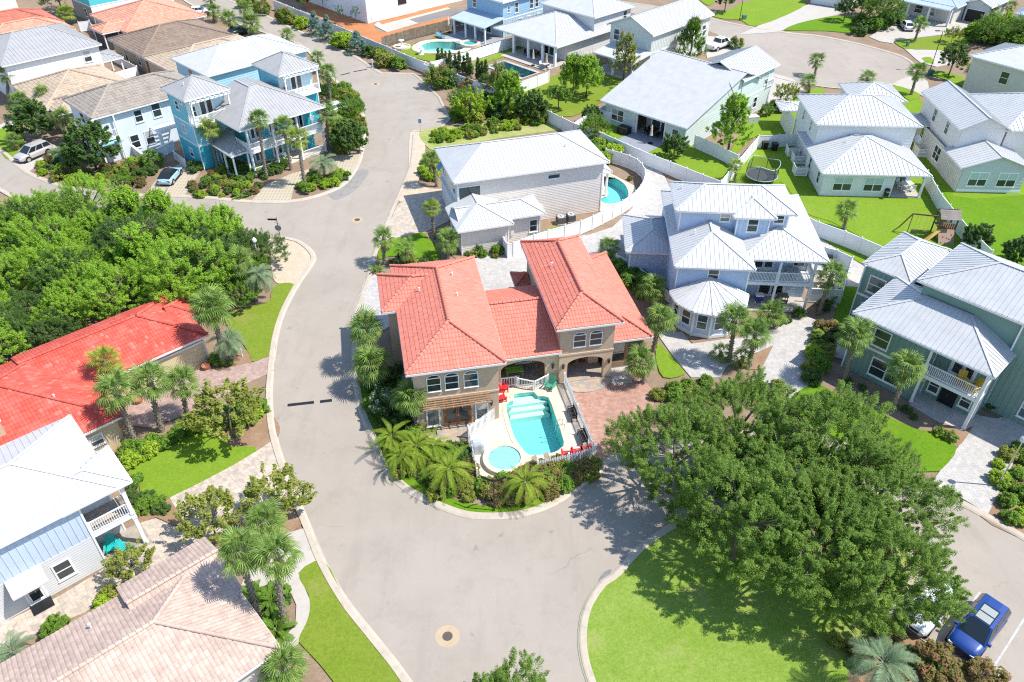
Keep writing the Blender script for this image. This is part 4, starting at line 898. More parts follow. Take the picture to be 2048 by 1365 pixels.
h.slopes([[Vector((3.1,-6,6.2)),Vector((14.6,-6.6,6.2)),Vector((9.5,-.5,8.7)),Vector((8.2,-.5,8.7))],[Vector((3.1,-6,6.2)),Vector((8.2,-.5,8.7)),Vector((8.2,3.0,8.7)),Vector((3.1,5,6.2))],[Vector((14.6,-6.6,6.2)),Vector((14.6,4,6.2)),Vector((9.5,3.0,8.7)),Vector((9.5,-.5,8.7))],[Vector((8.2,-.5,8.7)),Vector((9.5,-.5,8.7)),Vector((9.5,3.0,8.7)),Vector((8.2,3.0,8.7))]],
   [(Vector((3.1,-6,6.2)),Vector((8.2,-.5,8.7))),(Vector((14.6,-6.6,6.2)),Vector((9.5,-.5,8.7))),(Vector((8.2,-.5,8.7)),Vector((8.2,3,8.7)))],'mg2','metal')
h.wall(5.4,-2.6,12.9,5.6,0,6.3,TQ); h.wall(12.9,-3.5,14.1,.1,0,6.3,TQ,sides='fr')
h.slabp(4.0,-5.8,14.4,-2.6,2.85,3.1,'white','balcony_floor'); h.rail((4.0,-5.7),(8.9,-5.75),3.1,1.0,.15); h.rail((9.0,-5.75),(14.3,-5.8),3.1,1.0,.15); h.rail((4.0,-5.6),(4.0,-2.7),3.1,1.0,.15); h.rail((14.35,-5.7),(14.35,-2.6),3.1,1.0,.15)
for u_ in (4.05,7.4,10.8,14.25): h.post(u_,-5.75,0,2.85,.2); h.post(u_,-5.75,3.1,6.1,.2)
h.rail((4.1,-5.7),(7.3,-5.7),.1,.9,.15); h.rail((10.9,-5.7),(14.2,-5.7),.1,.9,.15); h.slabp(4,-5.8,14.4,-2.6,0,.12,'deck','porch_floor')
for u_ in (6.6,9.2,11.8): h.door(('v',-2.6,-1),u_,3.1,1.3,2.1,None,2,'french_door'); h.door(('v',-2.6,-1),u_,.12,1.3,2.1,None,2,'french_door')
h.slopes([[Vector((1.7,-5.2,3.2)),Vector((4.1,-5.2,3.2)),Vector((3.6,-3.4,4.0))],[Vector((1.7,-5.2,3.2)),Vector((3.6,-3.4,4.0)),Vector((5.0,.4,4.4)),Vector((1.9,.4,3.2))]],[(Vector((1.7,-5.2,3.2)),Vector((3.6,-3.4,4.0)))],'mg2','metal')
for u_, v_ in ((2.0,-5.0),(3.9,-5.0),(2.1,-2.6),(2.2,-.2)): h.post(u_,v_,0,3.2,.18)
h.slabp(2.0,-5.0,5.4,.5,0,.1,'deck','porch_floor'); h.door(('v',.5,-1),3.6,.1,1.2,2.1,None,2,'french_door')
h.band(.5,.5,5.4,5.6,2.9,.2); h.band(.5,.5,5.4,5.6,5.5,.2)
for v_, z_ in ((3.4,4.0),(3.0,1.0),(3.6,6.9),(2.2,8.0)): h.win(('u',.5,-1),v_,z_,.8 if z_ < 7.5 else .5,1.0 if z_ < 7.5 else .5)
h.vent(1.5,2.6,9.8)
def simple(name, label, org, ang, wm, blocks, wins=(), style='plain', extra=None):
    h = House(name, label, org, ang); h.far = True; h.wmat = wm; h.style = style
    for b in blocks: h.block(*b[0], **(b[1] if len(b) > 1 else {}))
    for w_ in wins: h.win(*w_[0], **(w_[1] if len(w_) > 1 else {}))
    if extra: extra(h)
    return h
PALE = paint((.66,.72,.76),.6,.04); OFFW = paint((.72,.72,.70),.6,.04)
def ex9(h):
    h.slabp(-.2,-.0,2.6,2.6,2.9,3.1,'white','balcony_floor'); h.rail((-.05,.05),(2.6,.05),3.1,1.0,.16); h.rail((-.05,.1),(-.05,2.6),3.1,1.0,.16); h.post(0,0,0,5.9,.2); h.post(2.5,0.05,0,5.9,.18)
    h.slabp(-.6,-.6,2.6,.4,2.6,2.75,paint((.3,.55,.62),.5,.05),'awning')
    for k in range(8): MB().bar((6.6,-.2-k*.27,3.0),(9.4,-.2-k*.27,3.0),.07,.14).build('pergola_slat', M['white'], h.e)
    for u_ in (6.6,9.4): h.post(u_,-2.2,0,2.95,.35); MB().bar((u_,.4,2.9),(u_,-2.5,2.9),.14,.16).build('pergola_beam', M['white'], h.e)
simple('balcony_house', 'pale blue house with grey brown tile roof and corner balcony', (-50.91,90.35), 45, PALE,
  [((0,0,15,9.2,6.0,.4,'tile_grey','u'),)], [((('v',.45,-1),5.6,4.0,.9,1.4),),((('v',.45,-1),8.0,4.0,1.0,1.7),),((('v',.45,-1),4.3,.9,1.0,1.6),),((('v',.45,-1),6.2,.9,1.0,1.6),),((('u',.45,-1),5,4,1.2,1.3),),((('u',.45,-1),3.4,4,.9,1.6),)], extra=ex9)
simple('tan_tile_house', 'low house with tan tile roof behind the left palms', (-59.36,99.77), 45, paint((.60,.47,.27),.8,.05), [((-1.5,3.2,11.2,16,3.0,.36,'tile_tan','u'),),((-1,.2,5,6,3.0,.36,'tile_tan','v'),)], [((('u',-1.05,-1),8,1,1.2,1.3),)])
def ex11(h):
    h.roof(11.6,1.0,14.9,6.4,3.2,.25,'mg2','u',False,True); h.post(14.5,1.4,0,3.2,.2); h.post(14.5,6.0,0,3.2,.2)
    h.band(-1.5,.45,11.5,14.9,2.8,.2)
simple('grey_roof_house', 'white house with broad pale grey metal hip roof at the upper left', (-70.34,110.92), 45, OFFW, [((-2,0,12,15.4,6.0,.27,'mg2','u'),dict(ins=4.7))], [((('v',.45,-1),9.6,3.9,1.0,1.5),),((('u',11.55,1),5,4,1,1.3),)], 'lap', ex11)
o = S('r',880,300,3); simple('rust_roof_house', 'house with dark red tile roof at the far left top', o, 45, paint((.6,.5,.38),.8,.05), [((-15,0,0,11,3.0,.38,'tile_rust','u'),)])
o = S('r',1030,390,3); simple('peach_roof_house', 'house with peach tile roof between rust and grey roofs', o, 45, paint((.6,.5,.38),.8,.05), [((-14,0,0,9,3.0,.38,'tile_salmon','u'),)])
def ex13(h):
    h.roof(.1,.2,5.2,5.2,3.0,.36,'tile_salmon','u',True,False)
    for u_, v_ in ((.5,.6),(.5,4.8),(2.9,.6)): h.post(u_,v_,0,2.95,.18)
    for v_ in (.6,2.7): MB().box(.52,v_,.1,.54,v_+2,2.9).build('screen', paint((.05,.055,.055),.7,.05), h.e)
    MB().box(.6,.6,.1,2.8,.62,2.9).build('screen', paint((.05,.055,.055),.7,.05), h.e)
simple('salmon_roof_house', 'house with salmon tile roof and dark screened porch at the top left', (-69.12,134.53), 45, paint((.6,.5,.38),.8,.05), [((3.2,-2,18,13,3.0,.34,'tile_salmon','v'),)], extra=ex13)
simple('brown_roof_house', 'house with mottled brown tile roof at the upper left', (-57.77,122.63), 45, paint((.46,.36,.25),.8,.05), [((0,0,16,13,3.0,.34,'tile_brown','u'),)], [((('u',.45,-1),3,1,1,1.2),),((('u',.45,-1),8,.6,.9,1.9),)])
simple('tan_roof_house', 'house with pale tan tile roof behind the towers', (-48.57,114.81), 45, paint((.55,.45,.33),.8,.05), [((-1,0,15.5,12,3.0,.31,'tile_salmon' if 0 else 'tile_tan','u'),)])
simple('aqua_house', 'pale aqua house with white metal hip roof behind the towers', (-41.65,105.36), 45, paint((.36,.60,.68),.6,.04), [((0,0,16.4,10.8,6.0,.37,'mw','u'),)], [((('v',.45,-1),9.6,5.0,1.0,.5),),((('v',.45,-1),11,5.2,.4,.3),),((('u',.45,-1),6,4.2,1.2,1.2),),((('u',.45,-1),3,4.2,.6,.8),)], 'lap', lambda h: h.band(.45,.45,15.9,10.3,2.9,.25))
def ex17(h):
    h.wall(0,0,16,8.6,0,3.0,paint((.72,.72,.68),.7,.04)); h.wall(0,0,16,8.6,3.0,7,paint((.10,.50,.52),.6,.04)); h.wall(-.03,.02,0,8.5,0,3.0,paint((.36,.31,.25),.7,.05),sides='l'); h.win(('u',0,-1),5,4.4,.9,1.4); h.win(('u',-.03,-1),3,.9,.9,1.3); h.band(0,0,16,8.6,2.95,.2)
    h.roof(-.5,-.5,16.5,9.1,7,.4,'mg','u')
simple('teal_house', 'teal and white house at the very top left', (-78.12,151.1), 47, OFFW, [], extra=ex17)
def ex18(h):
    h.wall(0,0,11.5,30,0,9,style='batten'); h.wall(11.5,.4,24,30,0,9,style='plain',sides='fr'); h.win(('v',0,-1),8.2,2.3,1.7,1.7,t=.12,rail=False,fr=M['black'])
    h.door(('v',0,-1),1.6,.1,1.1,2.2,None,1,'metal_door',False); h.slopes([[Vector((-.1,-.1,9)),Vector((24,-.1,9)),Vector((24,15,10)),Vector((-.1,15,10))],[Vector((24,15,10)),Vector((-.1,15,10)),Vector((-.1,30,9)),Vector((24,30,9))]],[],'mw','metal')
simple('metal_building', 'large white ribbed metal building at the top', (-27.05,151.16), 43, paint((.74,.75,.76),.5,.02), [], extra=ex18)
BLU = paint((.30,.47,.60),.6,.04)
def ex19(h):
    h.slopes([[Vector((-3.3,-1,2.9)),Vector((-3.3,8,2.9)),Vector((1.7,8,3.6)),Vector((1.7,-1,3.6))]],[],'mb','metal')
    for v_ in (-.6,1.9,4.4,7.4): h.post(-2.9,v_,0,2.9,.26)
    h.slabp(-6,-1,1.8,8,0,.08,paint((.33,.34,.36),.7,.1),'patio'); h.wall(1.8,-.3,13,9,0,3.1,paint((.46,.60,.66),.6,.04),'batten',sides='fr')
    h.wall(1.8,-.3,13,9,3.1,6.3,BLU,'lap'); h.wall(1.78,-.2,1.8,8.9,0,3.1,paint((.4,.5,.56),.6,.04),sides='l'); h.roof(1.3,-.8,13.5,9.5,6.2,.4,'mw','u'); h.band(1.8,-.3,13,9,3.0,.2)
    f = ('v',-.3,-1); 
    for c_, z_, w_, hh in ((3.2,4.2,.5,.9),(5.2,3.8,.8,1.6),(9,3.8,.8,1.5),(10.4,3.8,.8,1.5),(3.4,.8,.8,1.4),(6.2,1.6,.8,.9),(8.4,1.6,.7,.9),(10.8,1.6,.6,.9)): h.win(f,c_,z_,w_,hh)
    h.win(('u',1.8,-1),7,4,.9,1.5); h.door(('u',1.78,-1),4,.1,2.6,2.2,None,2,'sliding_door')
simple('porch_house', 'two tone blue house with covered porch beside the far pool', (-3.08,141.31), 45, BLU, [], extra=ex19)
def ex20(h):
    h.roof(0,0,15,15,3.3,.35,'mw','u'); h.roof(9.3,.3,19.8,13.2,6.0,.4,'mw','v'); h.wall(9.8,.8,19.3,12.7,0,6.1,style='lap'); h.wall(3.5,.8,9.8,12.5,0,3.3)
    for v_ in (.6,3.4,6.7,10.2): h.post(.3,v_,0,3.25,.36)
    h.slabp(-2.3,.2,3.5,10.8,0,.1,'concrete','patio'); h.win(('v',.8,-1),17.8,3.9,.8,1.5); h.door(('u',3.5,-1),5,.1,3.2,2.2,None,2,'sliding_door'); h.band(9.8,.8,19.3,12.7,2.95,.2)
simple('patio_house', 'white house with big white roofed patio at the top', (7.19,126.54), 44, paint((.66,.65,.63),.6,.04), [], extra=ex20)
def ex21(h):
    h.slopes([[Vector((-4,-.2,2.8)),Vector((-4,8,2.8)),Vector((1,8,3.4)),Vector((1,-.2,3.4))]],[],'mw','metal')
    for v_ in (.2,4,7.6): h.post(-3.7,v_,0,2.8,.26)
    h.slabp(-4.2,-.2,1,8,0,.1,'concrete','patio')
simple('pale_green_house', 'pale green and cream gabled house beside the white pickup', (21.42,123.01), 45, paint((.62,.65,.60),.6,.04), [((.6,0,17.6,9.2,6.0,.42,'mw','u',False,False),)], [((('u',1.05,-1),7.4,3.8,1.0,1.6),),((('v',.45,-1),12.2,3.8,.9,1.6),),((('v',.45,-1),15.6,3.8,.9,1.6),),((('v',.45,-1),9,4.2,.7,.9),)], 'batten', lambda h: (ex21(h), h.band(1.05,.45,17.1,8.7,2.95,.22)))
h = House('big_roof_house', 'pale green house under one huge grey metal slope', (22.28,94.17), 46); h.far = True
h.wmat = paint((.56,.63,.58),.6,.04)
V3 = lambda *a: Vector(a)
h.slopes([[V3(0,0,3.2),V3(13.4,0,7.0),V3(13.4,14.2,7.0),V3(0,14.2,3.2)],[V3(13.4,0,7.0),V3(18,0,5.2),V3(18,14.2,5.2),V3(13.4,14.2,7.0)]],[(V3(13.4,0,7.0),V3(13.4,14.2,7.0))],'mg','metal')
h.roof(12.9,.0,22.6,8.2,6.0,.4,'mw','u',False,False); h.wall(13.5,.45,22.1,7.8,0,6.05,style='lap')
h.wall(.6,.5,13.5,13.6,0,3.3,style='lap',sides='fb'); [MB().add([(.6,v_,3.3),(13.5,v_,3.3),(13.5,v_,6.9)],[(0,1,2)]).build('gable', h.wmat, h.e) for v_ in (.5,13.6)]
MB().add([(22.1,.5,6),(22.1,7.7,6),(22.1,4.1,7.5)],[(0,1,2)]).build('gable', h.wmat, h.e)
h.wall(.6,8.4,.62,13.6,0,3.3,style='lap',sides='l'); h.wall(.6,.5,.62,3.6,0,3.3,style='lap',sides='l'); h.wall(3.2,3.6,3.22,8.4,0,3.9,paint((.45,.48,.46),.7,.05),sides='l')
h.win(('u',.6,-1),11.4,.9,.9,1.5,2); h.win(('u',.6,-1),2.0,.9,.9,1.4); h.post(.75,8.3,0,3.2,.2); h.post(.75,3.7,0,3.2,.2); h.door(('u',3.2,-1),6,.1,3.0,2.1,None,2,'sliding_door')
h.slabp(-3.6,3.2,3.2,8.6,0,.09,paint((.27,.28,.31),.7,.1),'patio'); h.win(('v',.45,-1),20.2,3.7,.9,1.5); h.win(('v',.45,-1),18.0,.9,.8,1.4); h.rail((20.4,.3),(22.2,.3),3.0,1.0,.18); h.band(13.5,.45,22.1,7.8,2.95,.2)
h = House('white_hip_house', 'white two storey house with stacked white hip roofs and patio at the right', (36.37,88.77), -3); h.far = True; H23 = h
h.wmat = paint((.70,.70,.68),.6,.03)
h.block(0,0,12.5,9.9,6.0,.38,'mw','u',style='lap'); h.block(6.6,8,13.4,14.4,6.0,.38,'mw','v',style='lap'); h.roof(-.4,-7,12.0,5,3.0,.34,'mw','v'); h.wall(.05,-6.6,8.2,.5,0,3.1); h.wall(8.2,-3.4,11.4,.5,0,3.1,sides='fr')
h.slabp(8.2,-6.7,11.7,-3.4,0,.1,'concrete','patio'); h.post(11.5,-6.6,0,3.0,.24)
h.win(('v',-6.6,-1),2.4,.8,.95,1.6,2,blind=.5); h.win(('v',-6.6,-1),5.9,.8,.95,1.6,2,blind=.5); h.door(('v',-3.4,-1),9.8,.1,2.4,2.1,None,2,'sliding_door')
for v_ in (3.0,6.5): h.win(('u',.45,-1),v_,4,.6,1.2)
for v_ in (-5,-1.2): h.win(('u',.05,-1),v_,.9,.7,1.4)
h.wall(.2,9,.45,15,0,3.0,sides='l'); h.roof(-.9,12,3,15.5,3.0,.2,'mw','v')
for u_, v_, z_ in ((4.2,-3.2,4.2),(2.5,2.4,6.9),(3.6,-1.2,4.4)): h.vent(u_,v_,z_)
h = House('pale_sage_house', 'white and pale sage gabled house at the right edge', (52.82,87.03), -3); h.far = True
h.wmat = paint((.70,.68,.65),.6,.03); SG = paint((.50,.55,.545),.6,.04)
h.block(0,0,5.9,12.6,6.0,.5,'mw','v',False,False,style='lap'); h.block(5.4,0.3,17,12,6.0,.42,'mw','u',style='lap'); h.block(-.6,-4.4,7.6,1.2,3.2,.36,'mw','v',False,False,wmat=SG,style='lap'); h.roof(-3,8.2,1,12.4,3.2,.3,'mw','v')
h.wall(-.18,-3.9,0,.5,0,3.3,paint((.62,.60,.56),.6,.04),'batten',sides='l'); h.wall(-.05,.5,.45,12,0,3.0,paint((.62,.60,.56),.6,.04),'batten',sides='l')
h.win(('v',-3.95,-1),1.9,.9,.95,1.6,2,blind=.5); h.win(('v',-3.95,-1),5.2,.9,.95,1.6,2,blind=.5); h.win(('u',.45,-1),4,3.9,.8,1.5); h.win(('u',.45,-1),8,3.9,.8,1.5); h.win(('u',-.05,-1),3.3,.8,.8,1.6,2); h.win(('u',-.05,-1),8.6,.8,.8,1.9)
h.band(-.05,-3.95,7.2,.8,.1,.3)
simple('stucco_box_house', 'cream stucco house with white metal roof at the far right', (66.44,114.13), -54, paint((.62,.58,.50),.8,.04), [((0,0,18,10,6.0,.35,'mw','u'),)], [((('v',.45,-1),5.6,3.4,1.1,1.6),dict(fr=M['trim'])),])
def ex26(h):
    h.block(-.6,6.6,4.4,16,3.2,.4,'mw','v',False,False); h.garage(('v',7.05,-1),1.8,0,3.2,2.2,open_=True)
    for u_ in (-8,-4,-.2,-.1): h.post(u_,.4,0,2.9,.28)
    h.roof(-10,0,-.2,3,3.0,.25,'mb','u',False,False); h.slabp(-9,.2,-.2,3,0,.1,'concrete','porch_floor')
simple('garage_house', 'cream house with open dark garage at the top right', (80.41,148.67), -48, paint((.64,.62,.57),.7,.04), [((-11,2.4,0,11,3.1,.35,'mb','u'),)], [((('v',2.85,-1),-7,.8,1.4,1.4),),((('v',2.85,-1),-4.5,.8,1.2,1.4),)], extra=ex26)
o = S('e',300,30); simple('far_garage', 'white garage at the top of the long drive', (o.x,o.y), -35, OFFW, [((-1,0,8,7,2.9,.4,'mw','u'),)], extra=lambda h: h.garage(('v',.45,-1),2.2,0,4.4,2.3))
o = S('v',1930,190,3); simple('blue_roof_house', 'house corner with blue metal roof at the right edge', (o.x,o.y), -40, OFFW, [((0,0,12,9,3.0,.35,'mb','u'),)])
o = S('r',470,80,3); simple('top_left_house', 'white house cut off by the top left edge', (o.x-14,o.y), 42, OFFW, [((-8,0,10,9,5.5,.35,'mw','u'),)])
# ------------------------------------------------------------------ pools
def pool(key, mat, label, depth=1.3, zc=.1, cop=.32, zw=-.02, copmat='coping'):
    P = POOLS[key]; c = sum((Vector(p) for p in P), Vector())/len(P)
    if sum(P[i].x*P[(i+1)%len(P)].y-P[(i+1)%len(P)].x*P[i].y for i in range(len(P))) < 0: P = P[::-1]
    L = [Vector((p[0]-c.x, p[1]-c.y, 0)) for p in P]; n = len(L); e = empty('swimming_pool', (c.x,c.y,0), 0, label, 'swimming pool')
    m = MB(); vs = [(p.x,p.y,zc) for p in L]+[(p.x*.985,p.y*.985,-depth) for p in L]; fs = [(i, (i+1)%n, n+(i+1)%n, n+i) for i in range(n)]
    tri = tessellate_polygon([L]); fs += [tuple(n+i for i in (t if (L[t[1]]-L[t[0]]).cross(L[t[2]]-L[t[0]]).z > 0 else t[::-1])) for t in tri]
    m.add(vs, fs).build('basin', M[mat], e)
    MB().add([(p.x*.997,p.y*.997,zw) for p in L], [tuple(t) if (L[t[1]]-L[t[0]]).cross(L[t[2]]-L[t[0]]).z > 0 else tuple(t[::-1]) for t in tri]).build('water', M['water'], e)
    ring = MB()
    for i in range(n):
        p = L[i]; d = (L[(i+1)%n]-L[i-1]).normalized(); o = Vector((d.y,-d.x,0))
        ring.add([p-o*.03+Vector((0,0,zc+.035)), p+o*cop+Vector((0,0,zc+.035)), p+o*cop+Vector((0,0,zc-.04)), p-o*.03+Vector((0,0,zc-.04))], [])
    ring.f = [(i*4+k, i*4+(k+1)%4, ((i+1)%n)*4+(k+1)%4, ((i+1)%n)*4+k) for i in range(n) for k in range(4)]
    ring.build('coping', M[copmat], e)
    return e, c
e, c = pool('main', 'pool', 'turquoise swimming pool in front of the coral roofed house')
L_ = lambda u, v, z=0: H1W(u, v, z)-Vector((c.x,c.y,0))
for k in range(3):
    z_ = -.25-.3*k; v0 = 2.9-.45*k
    m = MB().slab([L_(*p) for p in ((8.5,2.9),(10.35,2.85),(10.6,2.2),(11.2,v0-.9),(7.85,v0-.9),(8.4,2.2))], -1.29, z_); m.build('step', M['spa'], e)
m = MB()
for dv in (0,.55): m.tube([L_(11.6,-1.9+dv,.1),L_(11.6,-1.9+dv,.75),L_(11.45,-1.9+dv,.85),L_(11.15,-1.9+dv,.7),L_(11.0,-1.9+dv,-.5)], .025, 6)
m.build('hand_rail', M['steel'], e)
deck = holed('pool_deck', 'deck', .1, [H1W(*p) for p in ((6.9,3.8),(13.0,3.8),(13.15,-5.15),(11.5,-5.5),(8.6,-5.75),(6.5,-6.3),(4.5,-6.2),(4.15,-5.6),(4.15,-1.2),(6.2,.4),(6.9,.45))], [POOLS['main']], 'cream concrete deck round the turquoise pool', z0=-.05)
sc_ = H1W(6.45,-4.1); e = empty('spa', sc_, 0, 'round raised spa with pale water beside the pool', 'spa')
MB().lathe([(1.62,.0),(1.62,.42),(1.60,.46),(1.22,.46),(1.2,.42),(1.18,-.02)], n=40).build('rim', M['coping'], e)
MB().lathe([(1.2,.36),(1.2,.15),(1.15,.13),(.8,.13),(.78,.11),(0.01,.11)][::1], n=40).build('basin', M['spa'], e)
MB().lathe([(1.2,.365),(1.2,.375)], n=40).build('water', M['water'], e)
pool('beige', 'pool', 'small freeform turquoise pool beside the beige house', 1.1, .06, .35)
pool('kidney', 'pool_grn', 'kidney shaped green pool in the far back garden', 1.1, .08, 1.3, copmat='deck')
pool('lap', 'pool_dark', 'dark rectangular pool beside the white patio house', 1.2, .08, .6, copmat='concrete')
sp = S('c',480,312); e = empty('spa', sp, 0, 'small round stone spa at the far kidney pool', 'spa')
MB().lathe([(1.8,0),(1.8,.5),(1.25,.5),(1.2,.1)], n=28).build('rim', M['coping'], e); MB().lathe([(1.24,.3),(1.24,.34)], n=28).build('water', M['pool_dark'], e)
holed('pool_deck', 'coping', .055, [H2.W(*p) for p in ((16.9,.3),(19,.4),(21.3,1.2),(22.8,2.9),(23.2,5),(22.4,7.2),(20.5,8.6),(16.9,9))], [POOLS['beige']], 'tan deck round the beige house pool', z0=-.05)

# ------------------------------------------------------------------ fences
def vinyl(pts, label, hgt=1.75, mat='white', step=2.4, name='vinyl_fence', cat='fence'):
    P = [Vector((p[0],p[1],0)) for p in pts]; o = P[0].copy(); e = empty(name, o, 0, label, cat)
    pm = MB().box(-.065,-.065,0,.065,.065,hgt+.08).lathe([(.1,hgt+.08),(.1,hgt+.11),(.02,hgt+.17)],n=4).mesh('post', M[mat])
    first = True
    for a, b in zip(P, P[1:]):
        L = (b-a).length; n = max(1, round(L/step)); d = (b-a)/L; rz = math.atan2(d.y, d.x); w = L/n
        me = MB().box(.07,-.02,.08,w-.07,.02,hgt-.06).box(.07,-.035,hgt-.09,w-.07,.035,hgt).box(.07,-.035,.05,w-.07,.035,.16).mesh('panel', M[mat])
        for i in range(n):
            if first or i > 0: link('post', pm, e, a+d*(i*w)-o, (0,0,rz))
            first = False
            link('panel', me, e, a+d*(i*w)-o, (0,0,rz))
        link('post', pm, e, b-o, (0,0,rz))
        first = False
    return e
fs = lambda k, p: SL(k, p)
vinyl(smooth(SL('i',[(695,870),(735,945),(830,912),(1010,850),(1230,785),(1380,715),(1510,645),(1600,580),(1655,500),(1662,425),(1610,355),(1500,310),(1400,285)]),2), 'curving white vinyl fence round the beige house pool', 1.7)
vinyl(SL('c',[(170,515),(330,565),(600,660),(890,780),(1030,850),(1180,925)])+SL('d',[(190,1000),(430,1110),(640,1195),(860,1285),(980,1330)]), 'long white fence along the lane behind the big grey roof')
vinyl(SL('c',[(1180,925),(1440,775)]), 'short white fence running to the big grey roof')
vinyl(SL('d',[(985,1325),(1110,1170),(1240,1015),(1510,1000)]), 'white fence beside the trampoline lawn')
vinyl(SL('d',[(810,1010),(960,1080),(1100,1150)]), 'white fence in front of the tall pine')
vinyl([G(1446,394),G(1540,430),G(1630,473)]+SL('k',[(500,655),(610,700),(770,770)]), 'white fence between lane and back garden of the white hip roofed house')
vinyl(SL('k',[(1060,235),(1150,400),(1330,630),(1490,790)]), 'white fence between the two right hand gardens')
vinyl(SL('x',[(-60,120),(440,320),(700,430),(1050,585),(1300,690),(1510,785),(1760,885),(1830,915)]), 'white fence along the upper street')
vinyl(SL('c',[(215,500),(330,470),(500,415),(700,350),(850,300)]), 'white fence between the two far pools')
vinyl(SL('c',[(820,640),(940,595),(1015,565)]), 'white fence corner beside the dark pool')
vinyl(SL('j',[(1310,905),(1528,915),(1595,690),(1490,640),(1410,620)]), 'white fence round the barbecue patio of the blue house', 1.6)
vinyl(SL('j',[(5,640),(120,700),(230,785),(390,930)]), 'low white fence beside the blue house annex', 1.1)
vinyl(SL('r',[(1520,830),(1900,1030),(1560,1130)]), 'white fence of the yard by the grey roofed house', 1.4)
vinyl(SL('r',[(1110,440),(1260,420),(1340,550)]), 'white fence panel beside the screened porch')
vinyl(SL('d',[(170,835),(262,855)]), 'short white fence left of the big grey roof')
vinyl(SL('n',[(455,525),(560,560)]), 'small white screen panel by the green house', 1.2)
vinyl(SL('w',[(290,1080),(420,1180)]), 'blue white gate panel beside the turquoise house', 1.2)
cw = [S('a',850,1000),S('a',1000,1125),S('a',1195,1025)]
e = empty('courtyard_wall', cw[0], 0, 'white courtyard wall of the balcony house', 'wall'); 
for a, b in zip(cw, cw[1:]):
    MB().bar(a-cw[0]+Vector((0,0,.6)), b-cw[0]+Vector((0,0,.6)), .2, 1.3).build('wall_face', PALE, e); MB().bar(a-cw[0]+Vector((0,0,1.28)), b-cw[0]+Vector((0,0,1.28)), .3, .08).build('wall_cap', M['white'], e)
def board_fence(pts, label):
    P = [Vector((p[0],p[1],0)) for p in pts]; e = empty('board_fence', P[0], 0, label, 'fence'); me = [MB().box(0,-.015,.05,.17,.015,1.8+.04*k).mesh('board', paint((.26-.03*k,.215-.02*k,.155-.02*k),.9,.3,2)) for k in range(3)]
    rr = random.Random(4)
    for a, b in zip(P, P[1:]):
        L = (b-a).length; d = (b-a)/L; k = 0
        while k*.2 < L: link('board', me[rr.randrange(3)], e, a-P[0]+d*(k*.2), (0,0,math.atan2(d.y,d.x))); k += 1
        MB().bar(a-P[0]+Vector((0,0,.5)), b-P[0]+Vector((0,0,.5)), .05, .1).build('rail', M['greywood'], e)
board_fence(SL('x',[(1235,580),(1600,475),(2048,365),(2330,270)]), 'weathered wooden board fence beyond the far pool')
def picket(pts, label, hgt=1.15, sp=.13):
    P = [Vector((p[0],p[1],p[2])) for p in pts]; e = empty('picket_fence', P[0], 0, label, 'fence')
    pk = MB().box(-.035,-.012,.06,.035,.012,hgt).add([(-.035,-.012,hgt),(.035,-.012,hgt),(.035,.012,hgt),(-.035,.012,hgt),(0,0,hgt+.07)],[(0,1,4),(1,2,4),(2,3,4),(3,0,4)]).mesh('picket', M['white']); ps = MB().box(-.06,-.06,0,.06,.06,hgt+.12).mesh('post', M['white'])
    for a, b in zip(P, P[1:]):
        L = (b-a).length; d = (b-a)/L; rz = math.atan2(d.y,d.x); k = 1
        link('post', ps, e, a-P[0], (0,0,rz))
        for z in (.2, hgt-.2): MB().bar(a-P[0]+Vector((0,0,z)), b-P[0]+Vector((0,0,z)), .04, .08).build('rail', M['white'], e)
        while k*sp < L-.05: link('picket', pk, e, a-P[0]+d*(k*sp)+Vector((-d.y,d.x,0))*.03, (0,0,rz)); k += 1
    link('post', ps, e, P[-1]-P[0], (0,0,rz))
picket([H1W(*p,.1) for p in ((12.95,3.4),(13.0,-.5),(13.1,-5.1))], 'white picket fence on the right side of the pool')
picket([H1W(*p,.1) for p in ((13.1,-5.1),(11.0,-5.45),(8.6,-5.7))], 'white picket fence at the near end of the pool')
picket([H1W(*p,.1) for p in ((6.6,.55),(4.2,-1.2))], 'slanting white picket fence by the french doors')
picket([H1W(*p,.1) for p in ((4.2,-1.2),(4.18,-5.6))], 'white picket fence on the left side of the spa')

# ------------------------------------------------------------------ garden furniture
def adirondack(p, rz, mat, label, z=.1, s=1.0, group=None):
    e = empty('adirondack_chair', (p[0],p[1],z), rz, label, 'chair', group, s)
    for k in range(5): MB().box(-.27,-.42+k*.115,.36-.028*k,.27,-.42+k*.115+.1,.385-.028*k).build('seat_slat', mat, e)
    for k in range(6):
        x = -.275+k*.094; hh = .95+.10*math.sin(math.pi*(k+.5)/6)
        MB().bar((x+.04,.14,.24),(x+.04+(x+.04)*.12,.48,hh+.02),.085,.022,(0,1,.3)).build('back_slat', mat, e)
    for sg in (-1,1):
        MB().box(sg*.36-.07,-.48,.55,sg*.36+.07,.32,.575).build('arm', mat, e)
        MB().box(sg*.32-.02,-.45,0,sg*.32+.02,-.35,.55).build('leg', mat, e); MB().bar((sg*.30,-.4,.33),(sg*.30,.62,.05),.03,.13).build('leg', mat, e)
a0 = R(11.3)
for p, r, m_, lab in ((S('m',800,745),a0+1.4,'red','upper red wooden chair by the porch arch'),(S('m',788,795),a0+1.7,'red','lower red wooden chair by the porch arch'),(S('m',1020,735),a0-.7,'green_ch','green wooden chair at the far pool corner'),
    (S('m',1095,1062),a0+3.0,'red','left one of three red chairs at the near pool fence'),(S('m',1143,1052),a0+3.05,'red','middle one of three red chairs at the near pool fence'),(S('m',1186,1042),a0+3.2,'red','right one of three red chairs at the near pool fence')):
    adirondack(p, r, M[m_], lab)
